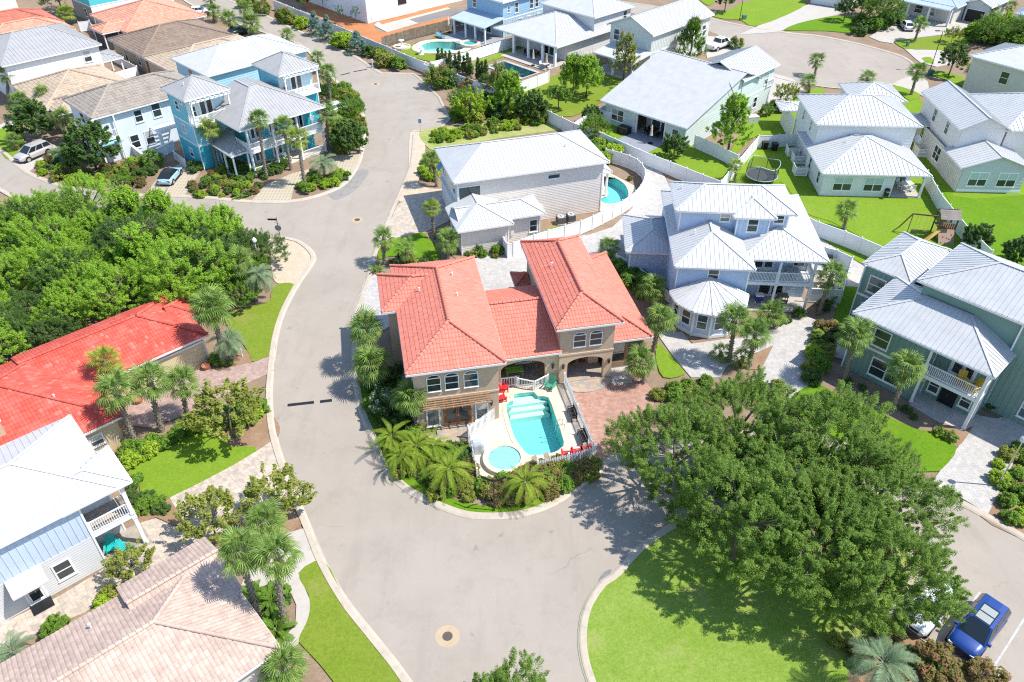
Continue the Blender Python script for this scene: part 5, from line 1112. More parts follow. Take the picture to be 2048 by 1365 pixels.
adirondack(H6.W(-2.5,1.3), H6.a-.3, M['teal'], 'rear turquoise chair on the porch of the white house'); adirondack(H6.W(-1.95,.35), H6.a+.5, M['teal'], 'front turquoise chair on the porch of the white house')
adirondack(H4.W(1.15,2.1), H4.a-1.2, M['yellow'], 'upright yellow chair on the green house balcony', 3.05); adirondack(H4.W(1.1,1.05), H4.a-2.1, M['yellow'], 'yellow chair at the corner of the green house balcony', 3.05)
adirondack(H8.W(9.0,-5.0), H8.a+.2, M['white'], 'white chair on the ground porch of the turquoise house', .12)
def bench(p, rz, label, z=.1):
    e = empty('bench', (p[0],p[1],z), rz, label, 'bench')
    for k in range(4): MB().box(-.65,-.25+k*.115,.42,.65,-.15+k*.115,.445).build('seat_slat', M['black'], e)
    for k in range(9): MB().box(-.6+k*.142,.2,.45,-.53+k*.142,.225,.85).build('back_slat', M['black'], e)
    MB().box(-.65,.19,.84,.65,.24,.9).build('top_rail', M['black'], e)
    for sx in (-.62,.62):
        MB().box(sx-.03,-.25,.6,sx+.03,.22,.63).build('arm', M['black'], e)
        for y in (-.22,.2): MB().box(sx-.025,y-.025,0,sx+.025,y+.025,.6).build('leg', M['black'], e)
bench(H1W(12.6,-.55), a0-math.pi/2, 'black slatted bench by the middle of the pool fence'); bench(H1W(12.7,-3.2), a0-math.pi/2, 'black slatted bench near the red chairs')
for q, lab in ((S('m',955,1100),'left small tan folding chair at the near pool edge'),(S('m',1010,1085),'right small tan folding chair at the near pool edge')):
    e = empty('folding_chair', (q.x,q.y,.1), a0+.3, lab, 'chair'); tn = paint((.42,.34,.23),.7,.1)
    MB().bar((0,-.2,.3),(0,.22,.26),.4,.03).build('seat', tn, e); MB().bar((0,.2,.28),(0,.42,.75),.4,.03,(0,1,0)).build('backrest', tn, e)
    for sg in (-.2,.2): MB().bar((sg,-.25,0),(sg,.3,.5),.025,.025).bar((sg,.25,0),(sg,-.2,.3),.025,.025).build('leg', M['steel'], e)
q = S('m',683,1030); e = empty('covered_grill', (q.x,q.y,.1), a0, 'barbecue under a grey cover beside the spa', 'barbecue')     # draped cover
n = 10; prof = []
m = MB()
for z, sx, sy in ((0,.5,.36),(.5,.46,.33),(.85,.5,.34),(1.0,.45,.3),(1.15,.34,.2)):
    m.v += [(sx*math.copysign(abs(math.cos(2*math.pi*k/20))**.5,math.cos(2*math.pi*k/20))*(1+.04*math.sin(k*2.7)), sy*math.copysign(abs(math.sin(2*math.pi*k/20))**.5,math.sin(2*math.pi*k/20))*(1+.04*math.cos(k*3.1)), z) for k in range(20)]
m.f = [(i*20+k, i*20+(k+1)%20, (i+1)*20+(k+1)%20, (i+1)*20+k) for i in range(4) for k in range(20)]+[tuple(range(80,100))]
m.build('cover', paint((.42,.44,.45),.7,.08), e)
def grill(p, rz, label, z=.06):
    e = empty('barbecue', (p[0],p[1],z), rz, label, 'barbecue')
    MB().box(-.35,-.26,.1,.35,.26,.8).build('cabinet', M['black'], e); m = MB(); m.add([(x*.38,-.28,.8) for x in (-1,1)]+[(x*.38,.28,.8) for x in (1,-1)]+[(x*.36,-.2,1.05) for x in (-1,1)]+[(x*.36,.22,1.08) for x in (1,-1)],[(0,1,5,4),(1,2,6,5),(2,3,7,6),(3,0,4,7),(4,5,6,7)]); m.build('lid', M['dark'], e)
    for sx in (-.6,.6): MB().box(sx-.22,-.24,.78,sx+.22,.24,.81).build('side_shelf', M['steel'], e)
    MB().tube([(-.28,-.32,.95),(.28,-.32,.95)],.02,6).build('handle', M['steel'], e)
    for sx in (-.3,.3):
        for sy in (-.2,.2): MB().box(sx-.03,sy-.03,0,sx+.03,sy+.03,.1).build('leg', M['dark'], e)
grill(S('j',1445,650), -.3, 'black barbecue on the patio of the blue house'); grill(S('k',795,320), 1.5, 'black barbecue on the patio of the white hip roofed house', .1)
def table_set(p, rz, label, tm, cm, L=1.8, W=1.0, z=.06, nch=4, clab=''):
    e = empty('patio_table', (p[0],p[1],z), rz, label, 'table'); MB().box(-L/2,-W/2,.7,L/2,W/2,.74).build('tabletop', tm, e)
    for sx in (-1,1):
        for sy in (-1,1): MB().box(sx*(L/2-.1)-.03,sy*(W/2-.1)-.03,0,sx*(L/2-.1)+.03,sy*(W/2-.1)+.03,.7).build('leg', tm, e)
    for k in range(nch):
        x = (-1+2*(k//2))*L/4 if nch > 2 else 0; sg = -1 if k % 2 else 1
        w_ = Matrix.Rotation(rz,4,'Z') @ Vector((x, sg*(W/2+.35), 0)); c = empty('patio_chair', (p[0]+w_.x,p[1]+w_.y,z), rz+(0 if sg > 0 else math.pi), clab, 'chair', clab)
        MB().box(-.24,-.24,.42,.24,.24,.46).build('seat', cm, c); MB().bar((0,.22,.45),(0,.3,.9),.46,.03,(0,1,0)).build('backrest', cm, c)
        for sx in (-.21,.21):
            for sy in (-.21,.21): MB().box(sx-.02,sy-.02,0,sx+.02,sy+.02,.42).build('leg', cm, c)
TANP = paint((.50,.42,.32),.7,.08); GREYC = paint((.45,.46,.46),.5,.05)
table_set(S('j',1400,790), .1, 'tan patio table beside the palm at the blue house', TANP, paint((.40,.32,.23),.7,.1), 2.0, 1.0, clab='brown chair at the tan patio table')
table_set(H3.W(11.4,3.2), H3.a, 'grey table on the balcony of the blue house', GREYC, GREYC, 1.1, .8, 3.05, 2, 'grey metal chair on the blue house balcony')
table_set(S('k',930,270), .2, 'white table on the patio of the white hip roofed house', M['white'], paint((.60,.72,.72),.5,.05), 1.6, .9, .1, 4, 'white chair on the patio of the white hip roofed house')
table_set(H3.W(11.2,3.3), H3.a, 'dark table on the ground porch of the blue house', paint((.2,.17,.14),.6,.1), paint((.2,.17,.14),.6,.1), 1.0, .8, .07, 2, 'dark chair on the ground porch of the blue house')
table_set(H1W(9.1,5.2), a0, 'lime green table under the porch arch of the coral house', paint((.28,.5,.06),.5,.05), paint((.3,.3,.28),.5,.05), 1.5, .8, .12, 2, 'chair under the porch arch of the coral house')
table_set(H20W(1.4,7.0), .78, 'dark dining table on the far patio', M['dark'], M['dark'], 2.0, 1.0, .1, 4, 'dark chair on the far covered patio')
table_set(S('t',1300,940), .78, 'table on the far patio corner', paint((.5,.45,.4),.6,.1), M['white'], 1.2, 1.0, .1, 2, 'white chair on the far patio corner')
table_set(H22W(1.5,6.0) if 'H22W' in globals() else frame(22.28,94.17,46)(1.6,6.0), .8, 'dark table under the big grey roof', M['dark'], M['dark'], 1.6, .9, .1, 4, 'dark chair under the big grey roof')
def umbrella(p, label, col, z=.08, hh=2.5):
    e = empty('folded_parasol', (p[0],p[1],z), 0, label, 'parasol'); MB().tube([(0,0,0),(0,0,hh)],.025,6).build('pole', M['greywood'], e)
    MB().lathe([(.05,hh+.05),(.10,hh-.1),(.14,hh-.6),(.17,hh-1.1),(.22,hh-1.35),(.05,hh-1.36)][::-1],n=8).build('canopy', col, e); MB().lathe([(.35,0),(.35,.07),(.06,.1),(.06,.3)],n=14).build('base', M['dark'], e)
CR = paint((.62,.52,.40),.8,.08); umbrella(S('t',1135,905), 'folded tan parasol on the far patio', CR); umbrella(S('t',1315,930), 'folded tan parasol over the far patio table', CR, hh=2.2); umbrella(S('d',513,985), 'folded cream parasol on the dark patio', CR); umbrella(S('c',335,225), 'folded white parasol by the far sun loungers', M['white'])
e = empty('grill_cover', frame(22.28,94.17,46)(-.6,9.3,0), R(46), 'dark box shaped cover beside the dark patio', 'cover'); MB().box(-.6,-.8,0,.6,.8,.9).box(-.62,-.82,.88,.62,.82,.96).build('cover', M['dark'], e); MB().box(-.625,-.3,.0,-.605,.3,.85).build('flap', M['black'], e)
q = S('j',975,905); e = empty('cooler', (q.x,q.y,.07), H3.a, 'blue and white cooler on the ground porch of the blue house', 'cooler'); nb = paint((.03,.05,.28),.4,.05)
MB().box(-.35,-.25,.25,.35,.25,.75).build('tub', nb, e); MB().box(-.37,-.27,.75,.37,.27,.9).build('lid', M['white'], e)
for sx in (-.3,.3): MB().box(sx-.03,-.22,0,sx+.03,.22,.25).build('leg', M['white'], e)
for i, (x, y) in enumerate(((375,185),(410,180),(280,262))):
    q = S('c',x,y); e = empty('sun_lounger', (q.x,q.y,.08), .8, ['left grey sun lounger by the far house','right grey sun lounger by the far house','blue sun lounger by the kidney pool'][i], 'sun lounger'); cl = paint([(.6,.64,.68),(.6,.64,.68),(.05,.25,.55)][i],.7,.05)
    MB().box(-.33,-.9,.3,.33,.4,.38).build('seat', cl, e); MB().bar((0,.4,.34),(0,1.0,.75),.66,.07).build('backrest', cl, e)
    for sx in (-.28,.28):
        for sy in (-.8,.35): MB().box(sx-.03,sy-.03,0,sx+.03,sy+.03,.3).build('leg', M['white'], e)

# ------------------------------------------------------------------ street furniture
def lamp(p, hh, label, mat='white'):
    e = empty('street_lamp', p, 0, label, 'street lamp'); m = M[mat]
    MB().lathe([(.14,0),(.14,.25),(.09,.35),(.06,.5),(.05,hh-.5),(.08,hh-.45),(.08,hh-.4)],n=12).build('pole', m, e)
    MB().lathe([(.08,hh-.42),(.2,hh-.3),(.24,hh-.15),(.2,hh),(.1,hh+.12),(.03,hh+.2)],n=14).build('globe', paint((.72,.72,.70),.3,.03), e)
lamp(G(1994,973), 4.9, 'tall lamp post with white globe by the green house drive', 'steel'); lamp(G(524,548), 4.0, 'white globe lamp post beside the wood'); lamp(S('x',700,1180), 4.0, 'globe lamp post by the turquoise house tower', 'steel')
def arm_lamp(b, hh, label, dx=-1):
    e = empty('street_lamp', b, 0, label, 'street lamp'); MB().lathe([(.1,0),(.1,.4),(.06,.5),(.05,hh)],n=8).build('pole', M['black'], e); MB().bar((0,0,hh-.05),(dx*1.0,0,hh),.06,.06).build('arm', M['black'], e); MB().box(min(0,dx)*1.2 if dx<0 else .6,-.14,hh-.06,dx*.5 if dx<0 else 1.2,.14,hh+.04).build('lamp_head', M['dark'], e)
arm_lamp(S('v',765,965), 6.2, 'black street lamp beside the clipped round tree'); arm_lamp(S('d',1122,142), 5.5, 'black street lamp on the far front lawn', 1)
def sign_post(b, label, blades, hh=3.1, disc=None):
    e = empty('street_sign', b, 0, label, 'street sign'); MB().lathe([(.06,0),(.06,.3),(.04,.35),(.04,hh),(.06,hh+.05),(.01,hh+.12)],n=8).build('pole', M['black'], e)
    for z, a, L in blades: MB().box(0.05,-.015,z,L,.015,z+.2).build('name_blade', M['dark'], e).rotation_euler = (0,0,a)
    if disc: MB().tube([(0,-.06,disc),(0,-.085,disc)],.36,8).build('disc', paint((.22,.22,.23),.5,.05), e)
    MB().bar((-.3,0,hh-.45),(.3,0,hh-.75),.02,.02).build('scroll', M['black'], e)
sign_post(G(563,487), 'black street name sign at the sandy corner', ((2.75,math.pi-.05,.95),), 3.0, 1.9)
sign_post(S('p',1140,360), 'black street sign with crossed blades in front of the pool garden', ((2.95,.45,.95),(2.95,math.pi-.45,.95)), 3.15)
q = S('i',140,85); e = empty('parking_sign', q, 0, 'blue parking sign at the end of the bays', 'sign'); MB().tube([(0,0,0),(0,0,1.9)],.03,6).build('pole', M['steel'], e); MB().box(-.2,-.02,1.3,.2,-.005,1.85).build('plate', paint((.12,.22,.45),.5,.05), e)
def ubox(p, label, c=(.10,.22,.13), s=(.7,.6,.8), name='utility_box'):
    e = empty(name, p, .2, label, 'utility box'); MB().box(-s[0]/2,-s[1]/2,0,s[0]/2,s[1]/2,s[2]).build('cabinet', paint(c,.6,.08), e); MB().box(-s[0]/2-.02,-s[1]/2-.02,s[2]-.04,s[0]/2+.02,s[1]/2+.02,s[2]+.04).build('lid', paint(c,.6,.08), e)
    MB().box(-.03,-s[1]/2-.03,s[2]*.5,.03,-s[1]/2,s[2]*.6).build('latch', M['steel'], e)
ubox(S('v',450,640), 'green utility box on the patchy verge', s=(.4,.4,.9)); ubox(S('v',765,1030), 'dark green bin shaped box by the turning circle', (.03,.14,.09)); ubox(S('d',1152,135), 'small green utility box under the far lamp'); ubox(S('d',1205,835), 'white utility cabinet with teal lid beside the tall pine', (.62,.62,.58), (1.5,1.1,.9))
ubox(S('h',1185,660), 'grey backflow box on the kerb by the palm', (.35,.38,.4), (.5,.35,.7))
for x, y, lab in ((1290,1020,'left black wheeled bin by the white fence'),(1357,1030,'right black wheeled bin by the white fence')):
    e = empty('wheeled_bin', S('d',x,y), .1, lab, 'bin'); MB().add([(-.26,-.3,.05),(.26,-.3,.05),(.26,.3,.05),(-.26,.3,.05),(-.33,-.38,1.0),(.33,-.38,1.0),(.33,.38,1.0),(-.33,.38,1.0)],[(3,2,1,0),(0,1,5,4),(1,2,6,5),(2,3,7,6),(3,0,4,7)]).build('body', M['dark'], e); MB().box(-.35,-.42,1.0,.35,.4,1.07).build('lid', M['black'], e)
    for sx in (-.3,.3): MB().tube([(sx-.03,.3,.12),(sx+.03,.3,.12)],.12,10).build('wheel', M['rubber'], e)
q = S('e',585,218); e = empty('fire_hydrant', q, 0, 'yellow fire hydrant at the crescent lawn', 'hydrant'); MB().lathe([(.16,0),(.16,.08),(.11,.1),(.11,.55),(.14,.57),(.1,.7),(.03,.76)],n=12).build('barrel', paint((.7,.42,.03),.5,.05), e); MB().tube([(-.2,0,.42),(.2,0,.42)],.06,8).build('nozzle', paint((.7,.42,.03),.5,.05), e)
q = S('x',1118,820); e = empty('mailbox_post', q, 0, 'white bollard post at the kerb of the upper street', 'bollard'); MB().box(-.09,-.09,0,.09,.09,1.3).build('post', M['white'], e); MB().box(-.12,-.12,1.3,.12,.12,1.38).build('cap', M['white'], e)
# air conditioner screens along the white hip roofed house, satellite dishes
for i, (x, y) in enumerate(((165,1060),(205,1110),(215,1190))):
    q = S('e',x,y); e = empty('slatted_screen', q, -.05, ['farthest','middle','nearest'][i]+' white slatted screen beside the white hip roofed house', 'screen')
    for k in range(6): MB().box(-.8,-.7,.1+k*.19,-.76,.6,.24+k*.19).build('slat', M['white'], e); MB().box(-.8,-.72,.1+k*.19,.6,-.68,.24+k*.19).build('slat', M['white'], e)
    for px, py in ((-.78,-.7),(-.78,.6),(.6,-.7)): MB().box(px-.05,py-.05,0,px+.05,py+.05,1.25).build('post', M['white'], e)
    ac_unit(q+Vector((.1,.1,0)), ['farthest','middle','nearest'][i]+' air conditioner behind a white slatted screen')
q = S('e',1040,1060); e = empty('slatted_screen', q, -.05, 'white slatted screen beside the pale sage house', 'screen')
for k in range(6): MB().box(-.8,-.9,.1+k*.19,-.76,.8,.24+k*.19).build('slat', M['white'], e); MB().box(-.8,-.92,.1+k*.19,.8,-.88,.24+k*.19).build('slat', M['white'], e)
for px, py in ((-.78,-.9),(-.78,.8),(.8,-.9)): MB().box(px-.05,py-.05,0,px+.05,py+.05,1.25).build('post', M['white'], e)
ac_unit(q, 'air conditioner behind the screen of the pale sage house')
def dish(p, z, label, mt, r=.5):
    e = empty('satellite_dish', (p[0],p[1],0), 0, label, 'satellite dish'); MB().tube([(0,0,0),(0,0,z)],.04,6).build('mast', M['steel'], e)
    d = MB().lathe([(.02,0),(r*.5,.05),(r*.85,.14),(r,.2),(r*.98,.21),(r*.5,.07),(.02,.02)],n=18).build('reflector', mt, e); d.location = (0,0,z); d.rotation_euler = (R(55),0,.3); MB().tube([(0,-.1,z),(0,-.55,z+.35)],.02,5).build('feed_arm', M['steel'], e)
dish(S('e',985,1045,0), 1.9, 'white satellite dish between the two right hand houses', M['white']); dish(S('e',1015,990), 2.6, 'grey satellite dish behind the white one', paint((.45,.46,.46),.6,.1), .6)
# trampoline
q = S('j',965,60); q = G(1521,362); e = empty('trampoline', q, 0, 'round trampoline with black safety net', 'trampoline')
MB().lathe([(1.75,.75),(1.75,.78),(1.7,.79),(.02,.79)],n=32).build('mat', paint((.10,.11,.11),.8,.1), e)
tr = MB(); ringp = [(1.85*math.cos(2*math.pi*k/28),1.85*math.sin(2*math.pi*k/28),.78) for k in range(29)]; tr.tube(ringp,.06,6).build('rim', paint((.30,.42,.46),.5,.05), e)
MB().tube([(p[0]*1.0,p[1]*1.0,2.35+.22*math.cos(3*2*math.pi*k/28)) for k, p in enumerate(ringp)],.03,5).build('top_ring', paint((.55,.62,.64),.4,.05), e)
for k in range(6):
    a = 2*math.pi*k/6; MB().tube([(1.9*math.cos(a),1.9*math.sin(a),0),(1.95*math.cos(a),1.95*math.sin(a),1.0),(1.85*math.cos(a),1.85*math.sin(a),2.55)],.035,6).build('pole', M['black'], e)
nt_ = NT('net'); tp = nt_.n('BsdfTransparent'); mx = nt_.n('MixShader'); mx.inputs[0].default_value = .35; nt_.done((.02,.02,.02,1),.9,.1); nt_.l(tp.outputs[0],mx.inputs[1]); nt_.l(nt_.b.outputs[0],mx.inputs[2]); nt_.l(mx.outputs[0],nt_.out.inputs['Surface'])
n_ = 28; MB().add([(1.8*math.cos(2*math.pi*k/n_),1.8*math.sin(2*math.pi*k/n_),z) for z in (.8,2.3) for k in range(n_)],[(k,(k+1)%n_,n_+(k+1)%n_,n_+k) for k in range(n_)]).build('net', nt_.m, e)
# wooden play set
q = S('k',1175,590); e = empty('play_set', q, -.12, 'brown wooden play set with swings and slide on the lawn', 'play set'); wd = paint((.20,.11,.06),.8,.2,4)
for sx in (-.85,.85):
    for sy in (-.7,.7): MB().box(sx-.06,sy-.06,0,sx+.06,sy+.06,2.6).build('post', wd, e)
for k in range(7): MB().box(-.85,-.75+k*.215,1.3,.85,-.55+k*.215,1.34).build('deck_plank', wd, e)
gw = paint((.27,.23,.2),.85,.2)
for sg in (-1,1):
    for k in range(5): MB().bar((-1.05,sg*(.95-k*.19),2.62+k*.14),(1.05,sg*(.95-k*.19),2.62+k*.14),.22,.03,(0,sg*.6,.8)).build('roof_plank', gw, e)
for k in range(8): MB().box(-.82+k*.22,-.74,1.34,-.7+k*.22,-.71,1.95).build('baluster', wd, e)
MB().bar((-.9,0,2.35),(-3.4,.3,2.35),.12,.14).build('swing_beam', wd, e)
for sy in (-1.1,1.3): MB().bar((-3.4,.3,2.4),(-3.9,.2+sy,0),.1,.1).build('swing_leg', wd, e)
for x in (-1.7,-2.7):
    for dx in (-.2,.2): MB().tube([(x+dx,.15,2.3),(x+dx,.15,.5)],.012,4).build('chain', M['steel'], e)
    MB().box(x-.22,.02,.46,x+.22,.28,.5).build('swing_seat', paint((.5,.2,.12),.6,.1), e)
MB().add([(-.9,-.9,1.35),(-.4,-.9,1.35),(-2.4,-2.2,.15),(-2.7,-1.8,.15),(-.9,-.9,1.30),(-.4,-.9,1.30),(-2.4,-2.2,.1),(-2.7,-1.8,.1)],[(0,1,2,3),(7,6,5,4),(1,5,6,2),(0,3,7,4)]).build('slide', paint((.45,.27,.06),.5,.1), e)
MB().add([(-.8,-.75,1.3),(.8,-.75,1.3),(.8,-1.9,0),(-.8,-1.9,0)],[(0,3,2,1)]).build('climbing_wall', paint((.36,.24,.17),.8,.1), e)
rr = random.Random(5)
for k in range(10):
    t = rr.uniform(.1,.9); x = rr.uniform(-.65,.65); MB().lathe([(.07,0),(.06,.04),(.02,.06)],(x,-.75-1.15*t-.03,1.3*(1-t)),6).build('hold', paint([(.5,.06,.06),(.05,.2,.5),(.1,.4,.1)][k%3],.5,.05), e)
# flower pots, birdbath, yard things
def pot(p, label, c=(.42,.17,.09), s=1.0):
    e = empty('flower_pot', p, 0, label, 'flower pot', None, s); MB().lathe([(.22,0),(.34,.3),(.36,.45),(.33,.46),(.3,.38),(.05,.36)],n=16).build('pot', paint(c,.8,.1), e); return e
pot(S('l',950,840), 'terracotta bowl on the rose paver drive'); pot(S('l',1410,610), 'terracotta pot beside the garage'); pot(S('m',478,985), 'white urn at the terrace corner', (.62,.58,.5), 1.1)
q = S('c',145,375); e = empty('fountain', q, 0, 'small white garden fountain by the kidney pool', 'fountain'); MB().lathe([(.5,0),(.5,.15),(.2,.25),(.12,.8),(.55,1.0),(.5,1.05),(.1,1.0),(.06,1.3)],n=16).build('bowl', M['white'], e); MB().lathe([(.06,1.3),(.25,1.4),(.22,1.43),(.03,1.5)],n=12).build('finial', M['white'], e)
q = S('x',1470,580); e = empty('fountain', q, 0, 'round stone fountain basin on the small far lawn', 'fountain'); MB().lathe([(1.5,0),(1.5,.35),(1.25,.35),(1.2,.2)],n=24).build('basin', M['coping'], e); MB().lathe([(.3,.2),(.15,.6),(.15,1.1),(.5,1.3),(.45,1.35),(.05,1.3)],n=14).build('pedestal', M['white'], e)
q = S('l',1655,525); e = empty('garden_light', q, 0, 'small white garden light by the rose paver drive', 'light'); MB().tube([(0,0,0),(0,0,.7)],.05,6).build('stake', M['white'], e); MB().lathe([(.05,.7),(.12,.72),(.1,.85),(.02,.9)],n=8).build('cap', M['white'], e)
# ------------------------------------------------------------------ vehicles (x forward)
def carpaint(c):
    t = NT('car_paint'); t.b.inputs['Coat Weight'].default_value = .8; t.b.inputs['Coat Roughness'].default_value = .05; return t.done(c, .35, .5, .15)
M['carglass'] = NT('car_glass').done((.012,.02,.024,1), .04, .7); M['lamp_r'] = paint((.45,.02,.02),.2,.02); M['lamp_w'] = paint((.7,.72,.74),.15,.02)
def loft(m, secs):
    n = len(secs[0]); b = len(m.v); m.v += [tuple(p) for s in secs for p in s]
    m.f += [(b+i*n+k, b+i*n+k+1, b+(i+1)*n+k+1, b+(i+1)*n+k) for i in range(len(secs)-1) for k in range(n-1)]
    m.f += [tuple(b+k for k in range(n))[::-1], tuple(b+(len(secs)-1)*n+k for k in range(n))]
def car(name, label, p, rz, col, body, cab, W, wheels, wr=.34, roofc=None, extra=None, cat='car', glassroof=None):
    e = empty(name, (p[0],p[1],.0 if len(p) < 3 else p[2]), rz, label, cat); cp = carpaint(col); hw = W/2
    m = MB(); secs = []
    for x, wf, zb, zt in body:
        y = hw*wf; c = [(-y*.88,zb),(-y*.985,zb+.16),(-y,zb+(zt-zb)*.5),(-y*.975,zt-.14),(-y*.90,zt-.03),(-y*.6,zt+.012),(0,zt+.025)]
        c += [(-a, b) for a, b in c[-2::-1]]; secs.append([(x, a, b) for a, b in c])
    loft(m, secs); m.build('body', cp, e, smooth=True)
    MB().box(body[0][0]+.25,-hw*1.0,body[2][2]-.06,body[-1][0]-.3,hw*1.0,body[2][2]+.12).build('sill', M['rubber'], e)
    x0, x1, x2, x3, zb, zr, wb, wt = cab                       # rear base, rear roof, front roof, front base
    yb, yt = hw*wb, hw*wt
    m = MB(); xm = (x1+x2)/2
    B = [(x0,-yb,zb),(x3,-yb,zb),(x3,yb,zb),(x0,yb,zb)]; T = [(x1,-yt,zr),(x2,-yt,zr),(x2,yt,zr),(x1,yt,zr)]; cr = [(x1+.05,-yt*.5,zr+.03),(x2-.05,-yt*.5,zr+.03),(x2-.05,yt*.5,zr+.03),(x1+.05,yt*.5,zr+.03)]
    m.add(B+T+cr, [(0,1,5,4),(1,2,6,5),(2,3,7,6),(3,0,4,7),(4,5,9,8),(5,6,10,9),(6,7,11,10),(7,4,8,11),(8,9,10,11)]); m.build('cabin', roofc or cp, e)
    def pane(q, nm, t0=.06, t1=.06, s0=.05):
        q = [Vector(a) for a in q]; n = (q[1]-q[0]).cross(q[3]-q[0]).normalized(); g = lambda s, t: (q[0]*(1-s)+q[1]*s)*(1-t)+(q[3]*(1-s)+q[2]*s)*t
        P = [g(s0,t0)+n*.012, g(1-s0,t0)+n*.012, g(1-s0,1-t1)+n*.012, g(s0,1-t1)+n*.012]; MB().poly(P).build(nm, M['carglass'], e)
    pane([B[1],B[2],T[2],T[1]], 'windscreen', .04, .05, .06); pane([B[3],B[0],T[0],T[3]], 'rear_window', .12, .08, .08)
    for sgn in (0,1):
        a, b, c, d = (B[0],B[1],T[1],T[0]) if not sgn else (B[2],B[3],T[3],T[2])
        a, b, c, d = map(Vector, (a,b,c,d)); k = 3 if x3-x0 > 2.6 else 2
        for i in range(k):
            s0, s1 = i/k, (i+1)/k; pane([a*(1-s0)+b*s0, a*(1-s1)+b*s1, d*(1-s1)+c*s1, d*(1-s0)+c*s0], 'side_window', .12, .1, .05)
    if glassroof:
        if len(glassroof) > 1: MB().box(glassroof[0][0]-.12,-yt*.72,zr+.022,glassroof[-1][1]+.16,yt*.72,zr+.036).build('glass_roof', M['carglass'], e)
        for xa, xb in glassroof: MB().box(xa,-yt*.62,zr+.025,xb,yt*.62,zr+.042).build('sunroof', paint((.32,.34,.32),.2,.05), e)
    for x in wheels:
        for s in (-1,1):
            w = MB().tube([(x,s*(hw-.22),wr),(x,s*(hw-.03),wr),(x,s*(hw+.005),wr)],[wr,wr,wr*.93],20).build('tyre', M['rubber'], e)
            r = MB().tube([(x,s*(hw-.02),wr),(x,s*(hw+.012),wr)],wr*.66,16)
            r.build('rim', M['steel'], w)
            a = MB().tube([(x,s*(hw-.3),wr+.02),(x,s*(hw+.004),wr+.02)],wr*1.13,20); a.build('wheel_arch', M['rubber'], e)
    xf, xr = body[-1][0], body[0][0]; zf, zk = body[-2][3], body[1][3]
    for s in (-1,1):
        MB().box(xf-.22,s*hw*.62-.16,zf-.30,xf-.02,s*hw*.62+.16,zf-.16).build('headlight', M['lamp_w'], e)
        MB().box(xr+.0,s*hw*.72-.12,zk-.34,xr+.14,s*hw*.72+.12,zk-.12).build('tail_light', M['lamp_r'], e)
        MB().box(x3-.32,s*(hw+.02)-.08,zb-.02,x3-.18,s*(hw+.02)+.1*s if s>0 else s*(hw+.02)+.08,zb+.14).build('mirror', cp, e)
    MB().box(xf-.06,-hw*.5,body[-1][2]+.12,xf+.015,hw*.5,body[-1][2]+.3).build('grille', M['dark'], e); MB().box(xr-.015,-.26,body[0][2]+.25,xr+.02,.26,body[0][2]+.38).build('number_plate', M['white'], e)
    for x in (x0,x3):
        pass
    if extra: extra(e)
    return e
def ang(p, q): d = q-p; return math.atan2(d.y, d.x)
SUVB = [(-2.32,.86,.42,.80),(-2.22,.97,.28,1.0),(-1.4,1,.24,1.04),(0,1,.24,1.02),(1.0,1,.24,1.0),(1.5,.99,.26,.98),(2.05,.93,.30,.90),(2.32,.74,.40,.72)]
p = G(1985,1218); q = G(1915,1308)
pc = G(1949,1266); car('suv', 'dark blue sport utility car with sunroof in the parking bay', pc, ang(p, q), (.004,.040,.21,1), SUVB, (-2.15,-1.75,.45,1.35,1.0,1.62,.93,.70), 1.9, (-1.4,1.42), .37, glassroof=((-.9,-.35),(-.25,.3)))
pc = G(1853,1222); car('suv', 'white sport utility car half hidden under the oak', pc, ang(p, q), (.72,.72,.72,1), SUVB, (-2.15,-1.75,.45,1.35,1.0,1.62,.93,.70), 1.88, (-1.4,1.42), .36)
a_, b_ = G(97,310), G(61.8,324.9)                       # rear and front wheel on the near side
r_ = ang(a_, b_); n_ = Vector((-math.sin(r_), math.cos(r_), 0))
car('suv', 'silver sport utility car parked at the far left', (a_+b_)/2-n_*.93, r_, (.50,.46,.42,1), SUVB, (-2.2,-1.8,.35,1.3,1.0,1.66,.93,.72), 1.86, (-1.36,1.36), .36, glassroof=((-.35,.15),))
a_, b_ = G(347.2,370.8), G(365,349.2); r_ = ang(a_, b_); n_ = Vector((-math.sin(r_), math.cos(r_), 0))
CPB = [(-2.05,.80,.38,.70),(-1.95,.93,.26,.92),(-1.3,1,.22,1.0),(-.4,.99,.22,.98),(.6,.98,.22,.96),(1.2,.98,.24,.92),(1.75,.92,.28,.78),(2.08,.7,.36,.58)]
car('coupe', 'pale blue convertible coupe with black roof on the turf pavers', (a_+b_)/2+n_*.86, r_, (.34,.55,.66,1), CPB, (-1.85,-.85,.2,.95,.94,1.42,.86,.62), 1.78, (-1.24,1.3), .33, roofc=paint((.02,.022,.025),.8,.1))
def pick(e):
    MB().box(-2.75,-.78,1.0,-1.0,.78,1.07).build('bed_cover', paint((.10,.12,.14),.6,.1), e); MB().box(-2.98,-.8,.45,-2.82,.8,.62).build('bumper', M['steel'], e)
a_, b_ = S('u',1745,690) if 0 else G(1390+870/19.5,50+1050/19.5), G(1390+1380/19.5,50+870/19.5); r_ = ang(a_, b_); n_ = Vector((-math.sin(r_), math.cos(r_), 0))
PKB = [(-2.9,.9,.55,1.05),(-2.8,.98,.42,1.14),(-1.7,1,.4,1.16),(-.9,1,.38,1.16),(.6,1,.38,1.14),(1.4,1,.38,1.14),(2.5,.97,.42,1.08),(2.85,.86,.5,.92)]
car('pickup', 'white crew cab pickup in the drive by the turning circle', (a_+b_)/2+n_*.95, r_, (.74,.74,.74,1), PKB, (-.95,-.8,.65,1.35,1.12,1.86,.92,.74), 1.98, (-1.85,1.85), .40, extra=pick, cat='pickup', glassroof=((-.3,.3),))
